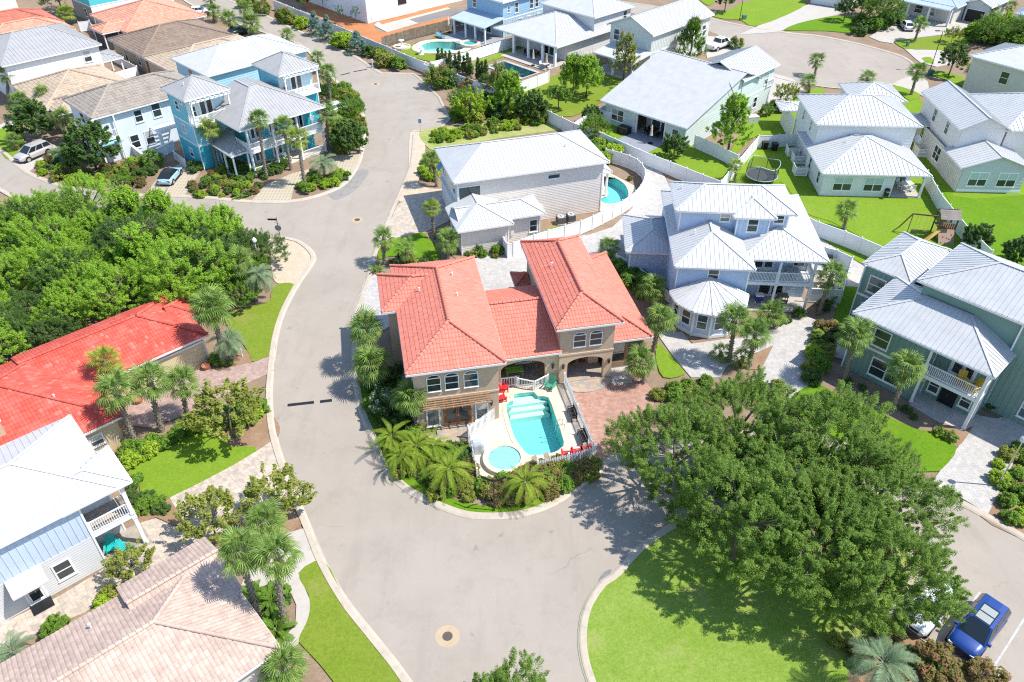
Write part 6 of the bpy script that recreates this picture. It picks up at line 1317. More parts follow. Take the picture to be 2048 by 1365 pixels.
def far_car(k, x, y, rz, c, lab): car('car', lab, S(k,x,y), rz, c, CPB, (-1.7,-1.2,.3,1.05,.94,1.45,.9,.66), 1.78, (-1.24,1.3), .33)
far_car('s',815,200,.35,(.70,.72,.74,1),'white car in the drive behind the salmon roof'); far_car('s',1360,470,.8,(.02,.05,.05,1),'dark car under the palms behind the brown roof'); far_car('e',940,200,1.45,(.62,.63,.64,1),'white car parked beside the far palm'); far_car('b',1170,695,.8,(.70,.70,.70,1),'white car beside the turquoise house shrubs')
# ------------------------------------------------------------------ vegetation
RS = np.random.RandomState
def leafcloud(name, centers, radii, per, size, seed, mat, up=.55, flat=1.0, asp=.55, spray=0, c0=None):
    r = RS(seed); C = np.repeat(np.array(centers, float), per, axis=0); Rr = np.repeat(np.array(radii, float), per)
    n = len(C); d = r.normal(size=(n,3)); d /= np.linalg.norm(d,axis=1)[:,None]
    rad = Rr*(r.uniform(.25,1,n)**.5); d2 = d.copy(); d2[:,2] *= flat
    P = C+d2*rad[:,None]
    if spray:                                                 # leaves set along twigs that point outwards and up
        cc = np.array(centers, float); o = cc-np.array(c0 if c0 is not None else cc.mean(0)); o /= np.linalg.norm(o,axis=1)[:,None]+1e-6
        o = o*.75+np.array([0,0,.45])+r.normal(size=o.shape)*.42; o /= np.linalg.norm(o,axis=1)[:,None]
        D = np.repeat(o, per, axis=0); t_ = r.uniform(-.45,1,n); P = C+D*(t_*Rr*spray)[:,None]+d*(Rr*.62*(1-.55*np.clip(t_,0,1))*r.uniform(.1,1,n)**.6)[:,None]
    N = d*.7+r.normal(size=(n,3))*.45+np.array([0,0,up]); N /= np.linalg.norm(N,axis=1)[:,None]
    t = np.cross(N, r.normal(size=(n,3))); t /= np.linalg.norm(t,axis=1)[:,None]; b = np.cross(N, t)
    s = (size*r.uniform(.6,1.35,n))[:,None]
    V = np.stack([P-t*s, P+b*s*asp, P+t*s, P-b*s*asp], 1).reshape(-1,3); F = np.arange(n*4).reshape(-1,4)
    return np_mesh(name, V, F, mat)
def crown_pts(seed, n, rx, ry, rz, z0, shell=.55, lump=.25, flatbot=.5):
    r = RS(seed); out = []
    ph = r.uniform(0, 6.28, 6)
    while len(out) < n:
        d = r.normal(size=3); d /= np.linalg.norm(d); az = math.atan2(d[1], d[0])
        if d[2] < -flatbot: continue
        k = 1+lump*(math.sin(3*az+ph[0])*.5+math.sin(5*az+ph[1]+d[2]*3)*.35+math.sin(2*az+ph[2]-d[2]*4)*.4)
        q = shell+(1-shell)*r.uniform()**.6
        out.append((d[0]*rx*k*q, d[1]*ry*k*q, z0+d[2]*rz*k*q))
    return np.array(out)
def branch_mesh(seed, hh, spread, n=7, r0=.2, mat='bark', z1=.55):
    r = random.Random(seed); m = MB(); zt = hh*z1
    m.tube([(0,0,-.1),(r.uniform(-.1,.1),r.uniform(-.1,.1),zt*.5),(r.uniform(-.2,.2),r.uniform(-.2,.2),zt)], [r0,r0*.8,r0*.6], 8)
    for k in range(n):
        a = 2*math.pi*k/n+r.uniform(-.3,.3); s = spread*r.uniform(.55,.9); z = zt*r.uniform(.55,1)
        p0 = Vector((0,0,z)); p2 = Vector((math.cos(a)*s, math.sin(a)*s, z+hh*r.uniform(.15,.45))); p1 = (p0+p2)/2+Vector((0,0,hh*.05)); m.tube([p0,p1,p2],[r0*.5,r0*.3,r0*.08],6)
        for j in range(2):
            b = a+r.uniform(-.8,.8); q = p1+Vector((math.cos(b)*s*.5, math.sin(b)*s*.5, hh*r.uniform(.08,.2))); m.tube([p1,q],[r0*.22,r0*.06],5)
    return m.mesh('trunk', M[mat], True)
PROTO = {}
def proto(key, fn):
    if key not in PROTO: PROTO[key] = fn()
    return PROTO[key]
def tree(name, label, p, kind, s=1.0, rz=0.0, group=None, cat='tree', zs=1.0):
    parts = proto(kind, TREES[kind]); e = empty(name, p, rz, label, cat, group, (s,s,s*zs))
    for nm, me in parts: link(nm, me, e, kind='stuff' if False else None)
    return e
def oak(seed, mat='l_oak', rx=5.2, rz=3.6, z0=5.0, n=780, per=180, leaf_=.054, cr=(.30,.66), r0=.3, bark='bark', nm='leaf_oak'):
    def f():
        c = crown_pts(seed, n, rx, rx, rz, z0, .62, .28, .5); rad = RS(seed+1).uniform(*cr, len(c))
        return [('trunk', branch_mesh(seed, z0+rz, rx*.85, 8, r0, bark)), ('crown', leafcloud('crown', c, rad, per, leaf_, seed+2, M[mat], 1.5, .75, .5, 1.1, (0,0,z0-rz*.3)))]
    return f
def pine(seed, mat='l_pine', rx=2.7, hh=7.2, n=230, per=95):
    def f():
        r = RS(seed); c = []
        for k in range(n):
            t = r.uniform()**.8; z = hh*(.28+.72*t); rr_ = rx*(1-t*.72)*(.35+.65*r.uniform()**.5)*(1+.25*math.sin(z*5)); a = r.uniform(0,6.283); c.append((math.cos(a)*rr_, math.sin(a)*rr_, z))
        return [('trunk', branch_mesh(seed, hh, rx*.9, 9, .16, 'bark', .85)), ('crown', leafcloud('crown', np.array(c), r.uniform(.3,.62,n), per, .12, seed+2, M[mat], 1.6, .5, .35, 1.1, (0,0,hh*.2)))]
    return f
def shrub(seed, mat, n=40, per=70, leaf_=.09, rx=.8, rz=.65, cr=(.18,.34), flower=None, fper=12):
    def f():
        c = crown_pts(seed, n, rx, rx, rz, rz*.8, .6, .2, .6); rad = RS(seed).uniform(*cr, n); o = [('stem', branch_mesh(seed, rz*1.3, rx*.7, 5, .05)), ('foliage', leafcloud('foliage', c, rad, per, leaf_, seed+2, M[mat], 1.3))]
        if flower:
            k = c[c[:,2] > rz*.75][:int(n*.6)]; o.append(('blossom', leafcloud('blossom', k*1.06, RS(seed).uniform(.1,.24,len(k)), fper*2, .07, seed+5, M[flower], .8)))
        return o
    return f
def cone(seed, mat='l_dark', hh=3.0, rx=.42):
    def f():
        r = RS(seed); n = 70; z = r.uniform(.08,1,n); a = r.uniform(0,6.283,n); q = rx*(1-z**2.2*.85)*r.uniform(.5,1,n); c = np.stack([np.cos(a)*q, np.sin(a)*q, z*hh],1)
        return [('trunk', MB().tube([(0,0,0),(0,0,hh*.9)],[.05,.01],6).mesh('trunk', M['bark'])), ('foliage', leafcloud('foliage', c, np.full(n,.17), 45, .07, seed, M[mat], .7))]
    return f
def conif(seed, mat='l_blue', hh=3.6, rx=1.7):
    def f():
        r = RS(seed); c = []
        for k in range(150):
            t = r.uniform()**1.3; q = rx*(1-t)**.8*(.45+.55*r.uniform()); a = r.uniform(0,6.283); c.append((math.cos(a)*q, math.sin(a)*q, .2+t*hh))
        return [('trunk', MB().tube([(0,0,0),(0,0,hh*.9)],[.08,.02],6).mesh('trunk', M['bark'])), ('foliage', leafcloud('foliage', np.array(c), r.uniform(.16,.32,150), 60, .10, seed, M[mat], .7, .6, .3))]
    return f
TREES = {'oakA':oak(11), 'oakB':oak(23,n=740), 'oakC':oak(37,rx=4.6,n=680), 'liveA':oak(51,'l_pine',3.6,2.6,3.6,340,115,.062,(.28,.6),.2), 'liveB':oak(63,'l_pine',3.1,2.3,3.3,300,115,.062,(.28,.56),.18), 'darkA':oak(71,'l_dark',3.4,2.2,3.0,320,115,.062,(.28,.58),.2), 'midA':oak(77,'l_shrub',3.0,2.2,3.0,290,115,.062,(.26,.54),.17),
  'pineA':pine(5), 'pineB':pine(9,rx=2.9,hh=6.0), 'pineD':pine(14,'l_olive',2.5,6.8,170,60), 'pineE':pine(18,'l_shrub',2.6,7.2,210,95),
  'magn':oak(81,'l_dark',2.4,2.3,2.7,130,90,.17,(.35,.7),.15), 'crape':oak(91,'l_olive',1.9,1.3,2.3,90,55,.10,(.25,.55),.08), 'small':oak(95,'l_shrub',1.6,1.4,2.2,70,70,.11,(.25,.5),.09), 'topi':oak(97,'l_dark',2.3,2.1,3.2,120,90,.12,(.35,.6),.14), 'sap':oak(99,'l_blue',.9,1.3,2.2,34,45,.09,(.2,.4),.05), 'wax':oak(103,'l_lime',1.7,1.6,1.7,80,80,.10,(.3,.55),.1),
  'shA':shrub(1,'l_shrub'), 'shB':shrub(2,'l_dark'), 'shC':shrub(3,'l_lime'), 'shD':shrub(4,'l_olive'), 'shE':shrub(6,'l_copper'), 'shF':shrub(7,'l_blue'), 'ball':shrub(8,'l_shrub',60,70,.055,.8,.75,(.14,.2)), 'olea':shrub(9,'l_shrub',60,80,.10,1.5,1.4,(.3,.5),'fl_pink',22), 'white':shrub(10,'l_dark',40,70,.09,.9,1.1,(.2,.36),'fl_white',8), 'rose':shrub(12,'l_copper',45,70,.09,1.2,.8,(.2,.36),'fl_rose',10),
  'cypA':cone(1), 'cypB':cone(2,hh=2.6), 'blue':conif(3), 'blueB':conif(4,hh=3.0,rx=1.9)}
# --- palms
def fan_frond(seed, L=1.0, fan=.95, nseg=26, mat='l_palm', droop=.55):
    r = random.Random(seed); m = MB(); z = lambda t: .28*t-.30*t*t
    hub = Vector((L,0,L*.28-L*L*.30*.6)); st = [Vector((0,0,0)), Vector((L*.5,0,L*.17)), hub]
    m.tube(st, [.022,.018,.014], 4, False)
    for k in range(nseg):
        a = (k/(nseg-1)-.5)*R(250); ln = fan*(1-.28*abs(k/(nseg-1)-.5)*2)*r.uniform(.88,1.08); w = .036
        d = Vector((math.cos(a), math.sin(a), 0)); n = Vector((-math.sin(a), math.cos(a), 0)); dz = .12+.10*math.cos(a)
        p0 = hub; p1 = hub+d*ln*.5+Vector((0,0,dz*.35)); p2 = hub+d*ln*.85+Vector((0,0,dz*.2-droop*.22*ln)); p3 = hub+d*ln+Vector((0,0,-droop*.52*ln+dz*.1))
        m.add([p0, p1-n*w, p1+n*w, p2-n*w*.7, p2+n*w*.7, p3], [(0,1,2),(1,3,4,2),(3,5,4)])
    return m.mesh('frond', M[mat])
def feather_frond(seed, L=2.6, n=34, mat='l_date', droop=1.0, ll=.42):
    r = random.Random(seed); m = MB(); P = []
    for i in range(11):
        t = i/10; P.append(Vector((L*(t-.10*t*t), 0, L*(.55*t-.62*droop*t*t))))
    m.tube(P, [.035*(1-i/11)+.006 for i in range(11)], 4, False)
    for i in range(n):
        t = .14+.86*i/n; k = min(9, int(t*10)); f = t*10-k; p = P[k]*(1-f)+P[k+1]*f; d = (P[k+1]-P[k]).normalized()
        ln = ll*(math.sin(math.pi*min(1,(t*.85+.12)))**.6+.12)*r.uniform(.85,1.1)
        for s in (-1,1):
            v = (d*.75+Vector((0,s*.85,0))+Vector((0,0,.28))).normalized(); q1 = p+v*ln*.55; q2 = p+v*ln+Vector((0,0,-.20*ln)); w = d.cross(v).normalized().cross(v)*.014
            m.add([p-w*.6, p+w*.6, q1+w, q1-w, q2], [(0,1,2,3),(3,2,4)])
    return m.mesh('frond', M[mat])
def palm_fronds(kind):
    if kind == 'sabal': return [fan_frond(i, .78+.08*i, .8, 19, 'l_palm', .6+.25*i) for i in range(3)]
    if kind == 'pale': return [fan_frond(i+9, .8, .8, 19, 'l_palmy', .5+.2*i) for i in range(3)]
    if kind == 'silver': return [feather_frond(i, 1.75+.15*i, 34, 'l_palmb', 1.2, .45) for i in range(3)]
    if kind == 'date': return [feather_frond(i+5, 2.5+.25*i, 44, 'l_date', 1.5, .36) for i in range(3)]
    if kind == 'cycad': return [feather_frond(i+15, 1.1, 24, 'l_shrub', .8, .22) for i in range(2)]
def palm_trunk(h, lean, seed, r0=.17, boots=True):
    r = random.Random(seed); m = MB(); n = 9; pts = []; rad = []
    for i in range(n+1):
        t = i/n; pts.append((lean[0]*t*t, lean[1]*t*t, h*t)); rad.append(r0*(1.25-.35*min(1,t*4) if t < .25 else .9+.08*math.sin(i*2.1))+(.05 if t > .8 else 0))
    m.tube(pts, rad, 9)
    if boots:
        for k in range(int(h*16)):
            t = k/(h*16); i = t*n; j = min(n-1,int(i)); f = i-j; p = Vector(pts[j])*(1-f)+Vector(pts[j+1])*f; a = k*2.4; rr_ = rad[j]
            d = Vector((math.cos(a),math.sin(a),0)); q = p+d*rr_*.85; m.bar(q, q+d*.10+Vector((0,0,.13)), .10, .035, d)
    return m.mesh('trunk', M['palmbark']), Vector(pts[-1])
PF = {}
def palm(label, p, h, kind='sabal', nf=30, s=1.0, lean=None, name='cabbage_palm', group=None, seed=None, boots=True):
    seed = seed if seed is not None else int(abs(p.x*37+p.y*91)) % 9973; r = random.Random(seed)
    if kind not in PF: PF[kind] = palm_fronds(kind)
    lean = lean or (r.uniform(-.25,.25), r.uniform(-.25,.25)); nf = int(nf*1.05) if kind in ('sabal','pale') else nf; e = empty(name, p, r.uniform(0,6.28), label, 'palm', group)
    tm, top = palm_trunk(h, lean, seed, .17*s if kind != 'cycad' else .16, boots); link('trunk', tm, e)
    for k in range(nf):
        t = (k+.5)/nf; a = k*2.39996+r.uniform(-.2,.2); el = R(82)-t*R(122)+r.uniform(-.12,.12)                 # from upright to hanging
        if kind in ('silver','date','cycad'): el = R(62)-t*R(85)+r.uniform(-.1,.1)
        sc = s*(.93 if kind in ('sabal','pale') else 1)*r.uniform(.8,1.1)*(.8 if t < .12 else 1)
        link('frond', PF[kind][k % len(PF[kind])], e, top+Vector((0,0,.05-.25*t))+Vector((math.cos(a),math.sin(a),0))*.08, (r.uniform(-.2,.2), -el if kind not in ('silver','date','cycad') else -el+R(20), a), sc)
    if boots and kind == 'sabal':
        m = MB()
        for k in range(r.choice((6,12,18))):
            a = k*2.4; d = Vector((math.cos(a),math.sin(a),0)); q = top+d*.12-Vector((0,0,.3)); L = r.uniform(.5,1.0); m.bar(q, q+d*.22*L+Vector((0,0,-L*.7)), .06, .02, d); q2 = q+d*.22*L+Vector((0,0,-L*.7))
            for j in (-1,0,1): m.bar(q2, q2+d*.1+Vector((-d.y,d.x,0))*j*.22+Vector((0,0,-.45)), .07, .015, d)
        m.build('dead_fronds', M['deadfrond'], e)
    return e
def proj_y(X, Y, z):
    vy = Y*_c-(z-CAMH)*_s; up = Y*_s+(z-CAMH)*_c; return 682.5-FPX*up/vy
def palm_at(label, b, c, kind='sabal', nf=30, s=1.0, **kw):
    p = S(*b); ox, oy, sc = ZM[c[0]]; cx, cy = ox+c[1]/sc, oy+c[2]/sc
    lo, hi = 0.3, 14.0
    for _ in range(40):
        md = (lo+hi)/2
        if proj_y(p.x, p.y, md) > cy: lo = md
        else: hi = md
    t = G(cx, cy, lo); a = math.atan2(0,1)
    e = palm(label, p, lo, kind, nf, s, (0.0001,0.0001), **kw)
    dx = max(-1.6, min(1.6, t.x-p.x))                          # lean of the trunk as seen
    rz = e.rotation_euler.z; lx, ly = dx*math.cos(-rz), dx*math.sin(-rz)
    h_ = lo
    for o in e.children:
        o.matrix_basis = Matrix(((1,0,lx/h_,0),(0,1,ly/h_,0),(0,0,1,0),(0,0,0,1))) @ o.matrix_basis if False else o.matrix_basis
        if o.name.startswith('trunk'):
            co = [v.co for v in o.data.vertices]
            for v in o.data.vertices: k = (max(0,v.co.z)/h_)**1.5; v.co.x += lx*k; v.co.y += ly*k
        elif o.name.startswith('frond'): o.location.x += lx; o.location.y += ly
        else:
            for v in o.data.vertices: v.co.x += lx; v.co.y += ly
    return e
PALMS = [
 ('left one of three cabbage palms at the edge of the wood',('g',1355,870),('g',1265,675)),('middle one of three cabbage palms at the edge of the wood',('g',1490,880),('g',1455,620)),('right one of three cabbage palms at the edge of the wood',('g',1655,897),('g',1635,620)),
 ('large shaggy cabbage palm at the garage corner of the red roofed house',('l',1545,575),('l',1440,190),'sabal',40,1.25),
 ('left one of three cabbage palms along the rose paver drive',('l',930,1130),('l',790,760),'sabal',30,1.15),('middle one of three cabbage palms along the rose paver drive',('l',1105,1030),('l',1020,690),'sabal',30,1.1),('right one of three cabbage palms along the rose paver drive',('l',1285,945),('l',1240,700),'sabal',28,1.0),
 ('pale fan palm rising over the red tile roof',('l',745,850),('l',715,545),'pale',22,1.0),
 ('upper cabbage palm in the bed above the weathered roof',('o',1340,760),('o',1320,560),'sabal',30,.98),('left tall cabbage palm beside the weathered roof',('o',1300,1050),('o',1200,700),'sabal',30,.98),('right tall cabbage palm beside the curved footpath',('o',1430,1080),('o',1385,730),'sabal',30,.98),('cabbage palm at the bottom corner of the weathered roof',('o',1440,1400),('o',1420,1290),'sabal',30,1.0),
 ('upper cabbage palm on the left side of the coral house',('m',205,640),('m',165,455),'sabal',34,1.15),('lower cabbage palm on the left side of the coral house',('m',215,745),('m',190,620),'sabal',36,1.25),('cabbage palm at the front left corner of the coral house',('m',402,920),('m',375,775),'sabal',34,1.05),
 ('squat cabbage palm at the right front corner of the coral house',('m',1450,710),('m',1435,610),'sabal',32,1.0),('upper cabbage palm between the coral and blue houses',('j',265,960),('j',262,800),'sabal',34,1.05),('lower cabbage palm between the coral and blue houses',('j',262,1235),('j',310,1020),'sabal',34,1.05),
 ('small palm at the back corner between coral and blue houses',('j',-20,600),('j',-45,530),'sabal',24,.9),
 ('palm at the kerb corner of the small lush lawn',('h',1258,645),('h',1255,465),'sabal',26,.9),('small sparse palm on the small lush lawn',('h',1412,640),('h',1410,530),'sabal',16,.9),('round headed palm in front of the paver drive shadow',('h',1600,470),('h',1575,260),'pale',30,.75),('palm against the beige garage wall',('h',1690,605),('h',1690,480),'sabal',28,1.0),
 ('palm in the sandy strip behind the beige house',('i',250,455),('i',215,270),'sabal',26,.9),
 ('tall palm beside the barbecue patio of the blue house',('j',1390,985),('j',1480,715),'sabal',30,1.05),('left palm in the rust coloured bed before the blue house',('j',775,1310),('j',815,1020),'sabal',32,1.05),('right palm in the rust coloured bed before the blue house',('j',910,1350),('j',960,1120),'sabal',28,1.0),('bushy low palm by the porch of the blue house',('j',1090,1085),('j',1065,985),'sabal',30,1.0),('dwarf palm in the rust coloured bed',('j',870,1340),('j',870,1275),'sabal',18,.75),('dwarf palm left of the rust coloured bed',('j',730,1290),('j',720,1240),'sabal',16,.7),
 ('left palm in front of the green house wall',('n',515,690),('n',590,380),'sabal',32,1.1),('right palm in front of the green house balcony',('n',845,890),('n',940,600),'sabal',32,1.1),
 ('palm on the back lawn behind the white fence',('k',515,545),('k',540,410),'sabal',26,.95),
 ('palm at the rim of the turning circle',('d',1635,520),('d',1650,410),'sabal',24,1.0),('low palm beside the crape myrtle',('d',1595,640),('d',1595,560),'sabal',24,1.0),('palm head showing behind the white hip roofs',('e',690,620),('e',680,530),'sabal',22,1.0),('leaning palm before the turning circle',('e',975,650),('e',1020,490),'sabal',26,1.1),('palm in front of the cream stucco house',('e',1370,620),('e',1410,480),'pale',28,1.1),('palm on the patchy far verge',('e',1000,285),('e',1040,165),'sabal',28,1.1),('palm right of the open garage',('e',1530,160),('e',1535,85),'sabal',22,1.1),('palm at the top right corner',('e',1640,130),('e',1660,45),'sabal',20,1.0),
 ('small yellowish palm by the trampoline',('d',1090,1245),('d',1098,1130),'pale',22,.75),
 ('pale fan palm against the turquoise tower',('w',775,1175),('w',670,730),'pale',26,1.25),('tall slim palm before the turquoise balconies',('w',1330,1290),('w',1235,620),'sabal',28,1.0),('slim palm between the two before the turquoise balconies',('w',1605,1195),('w',1520,690),'sabal',24,1.0),('pale palm nearest the turf paver path',('w',1765,1375),('w',1680,840),'pale',24,1.15),('stout palm at the right end of the turquoise balconies',('w',2030,970),('w',2020,560),'sabal',28,1.2),
 ('palm beside the right tower of the turquoise house',('b',1125,660),('b',1100,450),'sabal',28,1.1),('palm behind the right tower by the street',('b',1050,450),('b',1040,360),'sabal',22,1.0),
 ('leftmost palm by the grey roofed house',('a',65,700),('a',60,500),'sabal',28,1.3),('second palm by the tan tile roof',('a',155,810),('a',130,690),'sabal',28,1.1),('third palm by the tan tile roof',('a',320,800),('a',300,650),'sabal',28,1.1),('palm beside the balcony house',('a',500,960),('a',425,800),'sabal',26,1.0),('little palm on the far left lawn',('a',100,1025),('a',85,955),'sabal',22,.8),
 ('pale palm behind the red tile roofs',('r',900,340),('r',890,190),'pale',26,1.4),
 ('left palm of the group behind the brown roof',('s',1010,300),('s',1005,160),'sabal',26,1.2),('middle palm of the group behind the brown roof',('s',1280,480),('s',1215,260),'sabal',26,1.3),('far palm of the group behind the brown roof',('s',1430,260),('s',1430,110),'sabal',26,1.2),('near right palm of the group behind the brown roof',('s',1540,480),('s',1520,320),'sabal',32,1.5),('palm behind the aqua house',('x',95,525),('x',85,420),'sabal',22,1.0),('palm at the very top edge',('s',1000,80),('s',960,-10),'sabal',20,1.0),('palm above the turquoise towers',('s',1140,1170),('s',1120,1120),'sabal',18,.9),
]
for t in PALMS: palm_at(*t)
def feath(label, b, c, kind, nf, s, name): return palm_at(label, b, c, kind, nf, s, name=name, boots=True)
feath('silvery feather palm beside the globe lamp',('h',388,890),('h',400,715),'silver',26,.95,'pindo_palm'); feath('silvery feather palm next to the garage corner',('l',1575,560),('l',1555,410),'silver',26,.95,'pindo_palm')
feath('silvery feather palm at the lower right',('q',1235,1420),('q',1238,1275),'silver',30,1.05,'pindo_palm'); feath('silvery palm at the street corner of the turquoise house',('b',1085,1110),('b',1070,1010),'silver',24,1.0,'pindo_palm'); feath('silvery palm beside the silver car',('a',445,1110),('a',430,1040),'silver',20,.9,'pindo_palm'); feath('blue green palm in the bottom left corner',('o',60,1290),('o',60,1210),'silver',22,.8,'pindo_palm')
for lab, b, c, s_ in (('upper left arching date palm in the pool garden',('m',290,1020),('m',285,955),.95),('small arching date palm between the larger ones',('m',480,1060),('m',478,995),.9),('leftmost arching date palm at the kerb',('m',330,1110),('m',325,1045),.9),('left arching date palm in the pool garden',('m',415,1075),('m',400,1000),1.05),('big arching date palm beside the spa',('m',545,1190),('m',550,1105),1.05),('arching date palm in front of the near pool fence',('m',905,1250),('m',905,1165),.95)):
    feath(lab, b, c, 'date', 30, s_*.76, 'date_palm')
for lab, b in (('upper cycad by the curved footpath',('o',1385,975)),('lower cycad by the curved footpath',('o',1380,1110)),('left cycad by the curved footpath',('o',1290,970))): palm(lab, S(*b), .4, 'cycad', 30, 1.25, name='cycad', boots=False)
for lab, b in (('spiky silver agave at the turf paver path',('b',555,1230)),('spiky agave by the white mailbox bed',('h',1205,690)),): palm(lab, S(*b), .15, 'cycad', 18, .9, name='agave', boots=False)

# --- big oaks over the lawn
for i, (x, y, k, s_, r_) in enumerate(((1355,895,'oakA',.80,0.2),(1480,835,'oakB',.78,1.3),(1650,890,'oakC',.92,2.2),(1755,985,'oakA',.80,3.4),(1490,1035,'oakC',.90,4.1),(1645,1070,'oakB',.85,5.0),(1775,1140,'oakC',.82,.9),(1575,950,'oakA',.80,2.9))):
    p = G(x, y, 4.5); p.z = .05
    tree('oak_tree', ['oak at the left end of the big oak group','oak at the top of the big oak group, nearest the coral house','pale topped oak in front of the green house lawn','oak at the right edge of the big oak group by the street','oak in the middle left of the big oak group','oak in the middle right of the big oak group','lowest oak of the group, over the white car','central oak of the big oak group'][i], p, k, s_, r_, 'big oaks on the lawn')
p = G(1010,1440,4.0); p.z = 0; tree('young_oak', 'tree top showing at the bottom edge of the road', p, 'oakC', .64, .5)
# --- the wood
def inside(p, poly):
    c = False; n = len(poly)
    for i in range(n):
        a, b = poly[i], poly[(i+1)%n]
        if (a.y > p.y) != (b.y > p.y) and p.x < (b.x-a.x)*(p.y-a.y)/(b.y-a.y)+a.x: c = not c
    return c
def scatter(poly, step, seed, jit=.35):
    r = random.Random(seed); xs = [p.x for p in poly]; ys = [p.y for p in poly]; out = []; y = min(ys)
    while y < max(ys):
        x = min(xs)
        while x < max(xs):
            p = Vector((x+r.uniform(-jit,jit)*step, y+r.uniform(-jit,jit)*step, 0))
            if inside(p, poly): out.append(p)
            x += step
        y += step*.9
    return out
WOOD = F_([(-90,470),(60,455),(180,452),(330,462),(470,485),(540,510),(548,570),(510,620),(430,650),(370,640),(330,640),(200,700),(100,750),(0,790),(-120,800)])
r = random.Random(8)
for p in scatter(WOOD, 3.5, 12):
    right = p.x > -28; k = r.choice(['liveA','liveB','liveA','liveB','midA','pineB','darkA']) if not right else r.choice(['darkA','midA','darkA','liveB'])
    s_ = r.uniform(.66,1.12)*(.72 if right else 1)
    nm, lab = ('wood_pine','bright green pine in the wood') if k == 'pineB' else (('wood_oak','dark glossy oak in the wood') if k == 'darkA' else ('wood_tree','bright broadleaf tree in the wood'))
    lab += ', '+('along the street' if p.y > 62 else 'in its middle' if p.y > 54 else 'against the red roof')+(' at the left edge' if p.x < -45 else ' left of centre' if p.x < -36 else ' right of centre' if p.x < -28 else ' at its right end')
    tree(nm, lab, p, k, s_, r.uniform(0,6.28), lab)
# --- single trees
ST = [
 ('pine_tree','tall pine beside the big grey roof',('d',1040,1060),'pineA',1.05),('pine_tree','dark pine in front of the pale green gabled house',('H21',8.3,-2.2),'pineE',1.0),('pine_tree','thin olive pine in front of the pale green gabled house',('u',450,1130),'pineD',1.05),
 ('pine_tree','bright pine on the yellow green lawn',('c',1270,670),'pineB',.98),('pine_tree','bright pine left of it behind the patio fence',('c',1180,640),'pineB',.92),('pine_tree','pine at the corner of the dark pool',('c',745,790),'pineB',1.0),('pine_tree','olive pine above the scrub',('c',680,700),'pineD',.8),
 ('scrub_oak','round olive scrub oak beside the parking bays',('c',480,830),'wax',1.25),('scrub_oak','dark scrub oak in front of the white fence',('c',900,830),'magn',.8),('scrub_oak','green scrub oak on the far lawn',('c',1080,750),'small',1.0),('scrub_oak','second olive scrub oak at the parking corner',('c',420,760),'midA',.62),('scrub_oak','dark scrub oak between pine and fence',('c',620,640),'darkA',.55),('scrub_oak','lush leafy tree behind the beige roof',('c',1320,960),'midA',.65),
 ('magnolia','dark magnolia in front of the balcony house',('a',660,1160),'magn',1.15),('magnolia','dark tree left of the magnolia',('a',270,960),'magn',1.0),('crape_myrtle','crape myrtle with yellow green leaves on the lawn corner',('l',1600,1080),'crape',1.3),('crape_myrtle','crape myrtle at the driveway entrance kerb',('o',1400,545),'crape',1.05),('crape_myrtle','crape myrtle behind the weathered roof',('o',1090,640),'crape',1.0),('crape_myrtle','thin crape myrtle beside the porch of the white house',('o',690,850),'crape',.72),
 ('crape_myrtle','bare stemmed crape myrtle by the turning circle drive',('d',1430,740),'crape',.95),('round_tree','clipped round tree by the black street lamp',('v',1010,1050),'topi',.9),('round_tree','dark tree on the crescent lawn',('e',515,150),'topi',.8),('round_tree','olive tree over the parked far car',('e',760,190),'midA',1.15),('round_tree','bright tree left of the far car',('e',690,120),'darkA',.85),('round_tree','tree by the far front lawn drive',('d',1020,85),'topi',.8),
 ('pine_tree','bushy pine left of the crescent drive',('e',630,110),'pineE',.7),('crape_myrtle','small open tree on the patchy verge',('v',1050,600),'crape',.75),('scrub_oak','wide scrubby tree right of the patchy verge',('v',1500,620),'midA',.9),('scrub_oak','scrubby tree at the right edge above the cream house',('v',1850,600),'midA',.85),('scrub_oak','olive scrubby tree behind the cream house',('v',1700,500),'wax',1.2),
 ('sapling','left sapling in the rusty straw',('x',735,300),'sap',1.0),('sapling','right sapling in the rusty straw',('x',925,300),'sap',.95),('sapling','far sapling by the white metal wall',('x',520,110),'sap',1.1),('sapling','leafy sapling at the fence end',('x',290,110),'small',.75),
 ('leafy_tree','dark leafy shrub tree at the street corner of the turquoise house',('b',1240,960),'magn',.85),('leafy_tree','bright leafy tree beside the white car',('b',1250,760),'midA',.62),('leafy_tree','leafy tree at the right tower',('b',1100,640),'midA',.55),('fruit_tree','dark round shrub tree behind the patio corner',('d',670,1090),'magn',.62),('fruit_tree','dark shrub tree at the end of the lane fence',('k',1405,680),'magn',.55),('fruit_tree','dark shrub tree at the right edge lawn',('k',1690,790),'magn',.62),('leafy_tree','dark tree at the top left corner',('r',850,150),'darkA',.9),
 ('fruit_tree','magnolia at the white fence corner',('d',110,850),'magn',.5)]
r = random.Random(3)
H21W = frame(21.42,123.01,45)
for nm, lab, b, k, s_ in ST: tree(nm, lab, H21W(*b[1:]) if b[0] == 'H21' else S(*b), k, s_, r.uniform(0,6.28))
